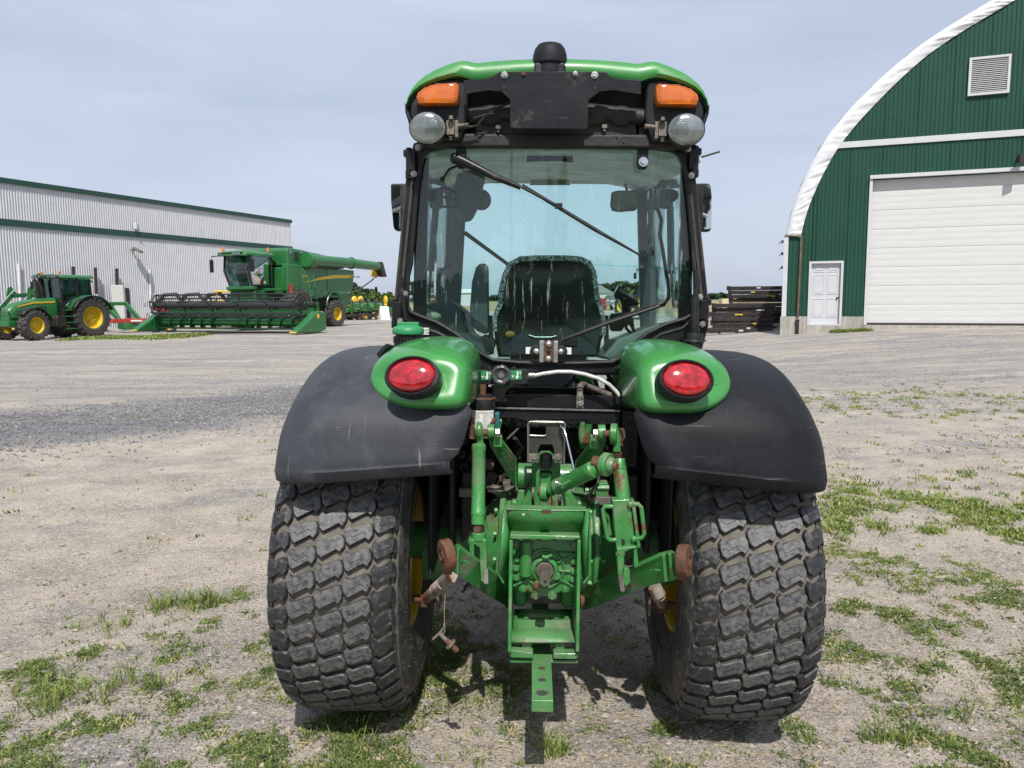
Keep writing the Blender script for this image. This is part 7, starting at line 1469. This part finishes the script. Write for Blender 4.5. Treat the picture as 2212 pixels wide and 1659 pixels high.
o = rocks('gravel_ridge', X, Y, .007+.014*rng.random(len(X))**1.8, [st1, st2, st3], rng.choice(3, len(X), p=[.06, .44, .50]), 22, flat=.75); tag(o, 'windrow of loose dark grey gravel left of the tractor', 'gravel')
X, Y = samp(36000, rng, 8, 24, 1.3); keep = vnoise(X*.25, Y*.9, 44) > -.1; X, Y = X[keep], Y[keep]; o = rocks('loose_gravel', X, Y, .006+.012*rng.random(len(X))**2, [st1, st2, st3], rng.choice(3, len(X), p=[.3, .5, .2]), 23); tag(o, 'scattered gravel on the yard beyond the tractor', 'gravel')
# weeds
gm = []
for i, (a, b) in enumerate((((.16, .215, .06), (.11, .16, .045)), ((.26, .31, .085), (.18, .235, .06)), ((.11, .155, .055), (.075, .115, .042)), ((.40, .33, .17), (.3, .25, .13)))):
    m = mat('weed_%d' % i if i < 3 else 'dry_grass', a, .55, col2=b, var=30, world=True); bs = m.node_tree.nodes['Principled BSDF']; bs.inputs['Specular IOR Level'].default_value = .3
    if i < 3:
        t_ = m.node_tree; tl = N(t_, 'ShaderNodeBsdfTranslucent'); tl.inputs[0].default_value = (a[0]*1.6, a[1]*1.5, a[2], 1); mx = N(t_, 'ShaderNodeMixShader'); mx.inputs[0].default_value = .3; out_ = t_.nodes['Material Output']; t_.links.new(bs.outputs[0], mx.inputs[1]); t_.links.new(tl.outputs[0], mx.inputs[2]); t_.links.new(mx.outputs[0], out_.inputs[0])
    gm.append(m)
def grass_density(X, Y):
    d = np.zeros_like(X); n1 = .75*vnoise(X*2.3, Y*2.3, 50)+.95*vnoise(X*6.5, Y*6.5, 51)+.55*vnoise(X*17, Y*17, 52); sx = X/Y
    ln = Y-(4.05+(X+1.43)*1.1); d += np.exp(-(ln/.13)**2)*((X < -1.0) & (X > -2.7))*1.5            # diagonal verge strip, left
    d += .80*(sx < -.14)*(X > -3)*sst(-ln, .0, .3)*(1-.25*sst(-ln, .8, 1.4))*(Y < 4)
    d += .85*np.exp(-((X+.22)/.34)**2)*np.exp(-((Y-3.3)/.45)**2)+.8*np.exp(-((X-.10)/.10)**2)*np.exp(-((Y-2.6)/.12)**2)+.45*np.exp(-((X-.6)/.3)**2)*np.exp(-((Y-3.0)/.4)**2)
    rt = sst(sx, .40, .46); d += rt*(.95*np.exp(-((Y-5.2)/.75)**2)+.62*np.exp(-((Y-3.6)/.75)**2)+.42*np.exp(-((Y-2.75)/.3)**2)+.5*np.exp(-((Y-6.4)/.5)**2)*sst(X, 2.2, 2.7))+.3*((sx > .2) & (Y < 2.9))
    d += .8*(sx > .38)*np.exp(-((Y-12)/1.1)**2)+.6*(sx > .5)*np.exp(-((Y-10.4)/.5)**2)
    return d*sst(n1, -.04, .36)*1.5
X, Y = samp(90000, rng, 2.35, 14.5, 1.55); g = grass_density(X, Y) > rng.random(len(X)); X, Y = X[g], Y[g]
# a few plants that stand alone
ex, ey = samp(1900, rng, 2.4, 11, 1.5); k_ = (rng.random(len(ex)) < np.where((ex < -.2) & (ey > 3.9), .12, .7)); ex, ey = ex[k_], ey[k_]; X = np.concatenate([X, ex]); Y = np.concatenate([Y, ey])
print('weeds', len(X))
def blades(name, X, Y, per, hlo, hhi, wd, mats, mi, seed, spread=.02, flatl=.9):
    r = np.random.default_rng(seed); n = len(X); x = np.repeat(X, per); y = np.repeat(Y, per); N_ = n*per; a = r.random(N_)*6.283; sc = np.repeat(r.uniform(.6, 1.3, n), per)
    x = x+r.normal(0, spread, N_)*sc; y = y+r.normal(0, spread, N_)*sc; h = r.uniform(hlo, hhi, N_)*sc; lean = r.uniform(.3, flatl, N_)*h; w2 = wd*r.uniform(.6, 1.5, N_)*sc; z = gz(x, y)-.002
    dx, dy = np.cos(a), np.sin(a); px_, py_ = -dy*w2/2, dx*w2/2
    P0 = np.stack([x-px_, y-py_, z], 1); P1 = np.stack([x+px_, y+py_, z], 1); mx_, my_ = x+dx*lean*.4, y+dy*lean*.4; P2 = np.stack([mx_+px_*1.2, my_+py_*1.2, z+h*.62], 1); P3 = np.stack([mx_-px_*1.2, my_-py_*1.2, z+h*.62], 1)
    P4 = np.stack([x+dx*lean+px_*.15, y+dy*lean+py_*.15, z+h*r.uniform(.55, 1, N_)], 1); P5 = np.stack([x+dx*lean-px_*.15, y+dy*lean-py_*.15, P4[:, 2]], 1)
    V = np.stack([P0, P1, P2, P3, P4, P5], 1).reshape(-1, 3); f = np.array([(0, 1, 2, 3), (3, 2, 4, 5)]); F_ = (f[None]+np.arange(N_)[:, None, None]*6).reshape(-1, 4); o = np_mesh(name, V, F_, mats, np.repeat(np.repeat(mi, per), 2)); o['kind'] = 'stuff'; return o
yl = (X > 1.5) & (Y > 4.2); mi = np.where(yl, rng.choice(4, len(X), p=[.3, .58, .07, .05]), rng.choice(4, len(X), p=[.46, .18, .28, .08]))
near = Y < 5
o = blades('weed_patches', X[near], Y[near], 13, .005, .021, .0042, gm, mi[near], 31, .016); tag(o, 'patches of low green weeds growing through the dirt', 'weeds')
o = blades('weed_patches', X[~near], Y[~near], 12, .012, .045, .008, gm, mi[~near], 32, .03); tag(o, 'thin green weeds farther out on the yard', 'weeds')
bl = rng.random(len(X)) < .45; o = blades('broad_leaf_weeds', X[bl & near], Y[bl & near], 7, .004, .012, .0085, gm, rng.choice([0, 2], (bl & near).sum()), 38, .02, 1.6); tag(o, 'small round-leaved weeds mixed into the grass patches', 'weeds')
# taller grass tufts on the left verge and lower right
tx, ty = [], []
for cx, cy, n_, s_ in ((-1.84, 3.85, 26, .08), (-1.66, 3.98, 18, .07), (-2.05, 3.68, 8, .1), (-1.87, 2.93, 24, .14), (-1.6, 3.05, 12, .08), (1.4, 2.72, 8, .05), (1.9, 2.9, 6, .15), (2.0, 2.65, 10, .12), (.11, 2.6, 8, .04), (-.55, 2.62, 6, .05)):
    tx += list(rng.normal(cx, s_, n_)); ty += list(rng.normal(cy, s_*.5, n_))
tx, ty = np.array(tx), np.array(ty)
o = blades('long_grass', tx, ty, 9, .04, .10, .0034, gm, rng.choice(2, len(tx)), 33, .015, 1.1); tag(o, 'longer grass blades bending over on the verge', 'grass')
X, Y = samp(3600, rng, 2.35, 6, 1.8); keep = (vnoise(X*1.2, Y*1.2, 60) > -.12); X, Y = X[keep], Y[keep]
def straws(X, Y, seed):
    r = np.random.default_rng(seed); n = len(X); a = r.normal(0, .7, n); L_s = r.uniform(.008, .045, n)*r.uniform(.5, 1.4, n); w2 = r.uniform(.0006, .0014, n); dx, dy = np.cos(a), np.sin(a); z = gz(X, Y)+.003
    P = [np.stack([X+sx*dx*L_s/2-sy*dy*w2, Y+sx*dy*L_s/2+sy*dx*w2, gz(X+sx*dx*L_s/2, Y+sx*dy*L_s/2)+.004+(.006*r.random(n) if sx > 0 else 0)+dz], 1) for sx, sy, dz in ((-1, -1, 0), (-1, 1, 0), (1, 1, 0), (1, -1, 0), (-1, 0, .0016), (1, 0, .0016))]
    V = np.stack(P, 1).reshape(-1, 3); f = np.array([(0, 3, 5, 4), (2, 1, 4, 5), (0, 1, 2, 3)]); F_ = (f[None]+np.arange(n)[:, None, None]*6).reshape(-1, 4); o = np_mesh('straw_litter', V, F_, [gm[3]]); o['kind'] = 'stuff'; tag(o, 'dry straw bits scattered on the dirt', 'straw')
straws(X, Y, 35)
# grass fringe by the barn and near the header
X = rng.uniform(10.2, 11.15, 260); Y = 25-(X-8.9)*.3725-.25-rng.random(260)*.3; o = blades('barn_grass', X, Y, 14, .03, .12, .012, gm, rng.choice(2, 260), 36, .06); tag(o, 'green grass tufts at the foot of the barn wall beside the overhead door', 'grass')
X = rng.uniform(-19.5, -13.5, 1500); Y = 33.6+rng.normal(0, .8, 1500)+(X+16)*-.25; keep = vnoise(X*.9, Y*.9, 70) > -.05; X, Y = X[keep], Y[keep]; o = blades('yard_grass', X, Y, 12, .03, .12, .04, gm, rng.choice(2, len(X)), 37, .15); tag(o, 'patchy grass between the tractor and the header', 'grass')
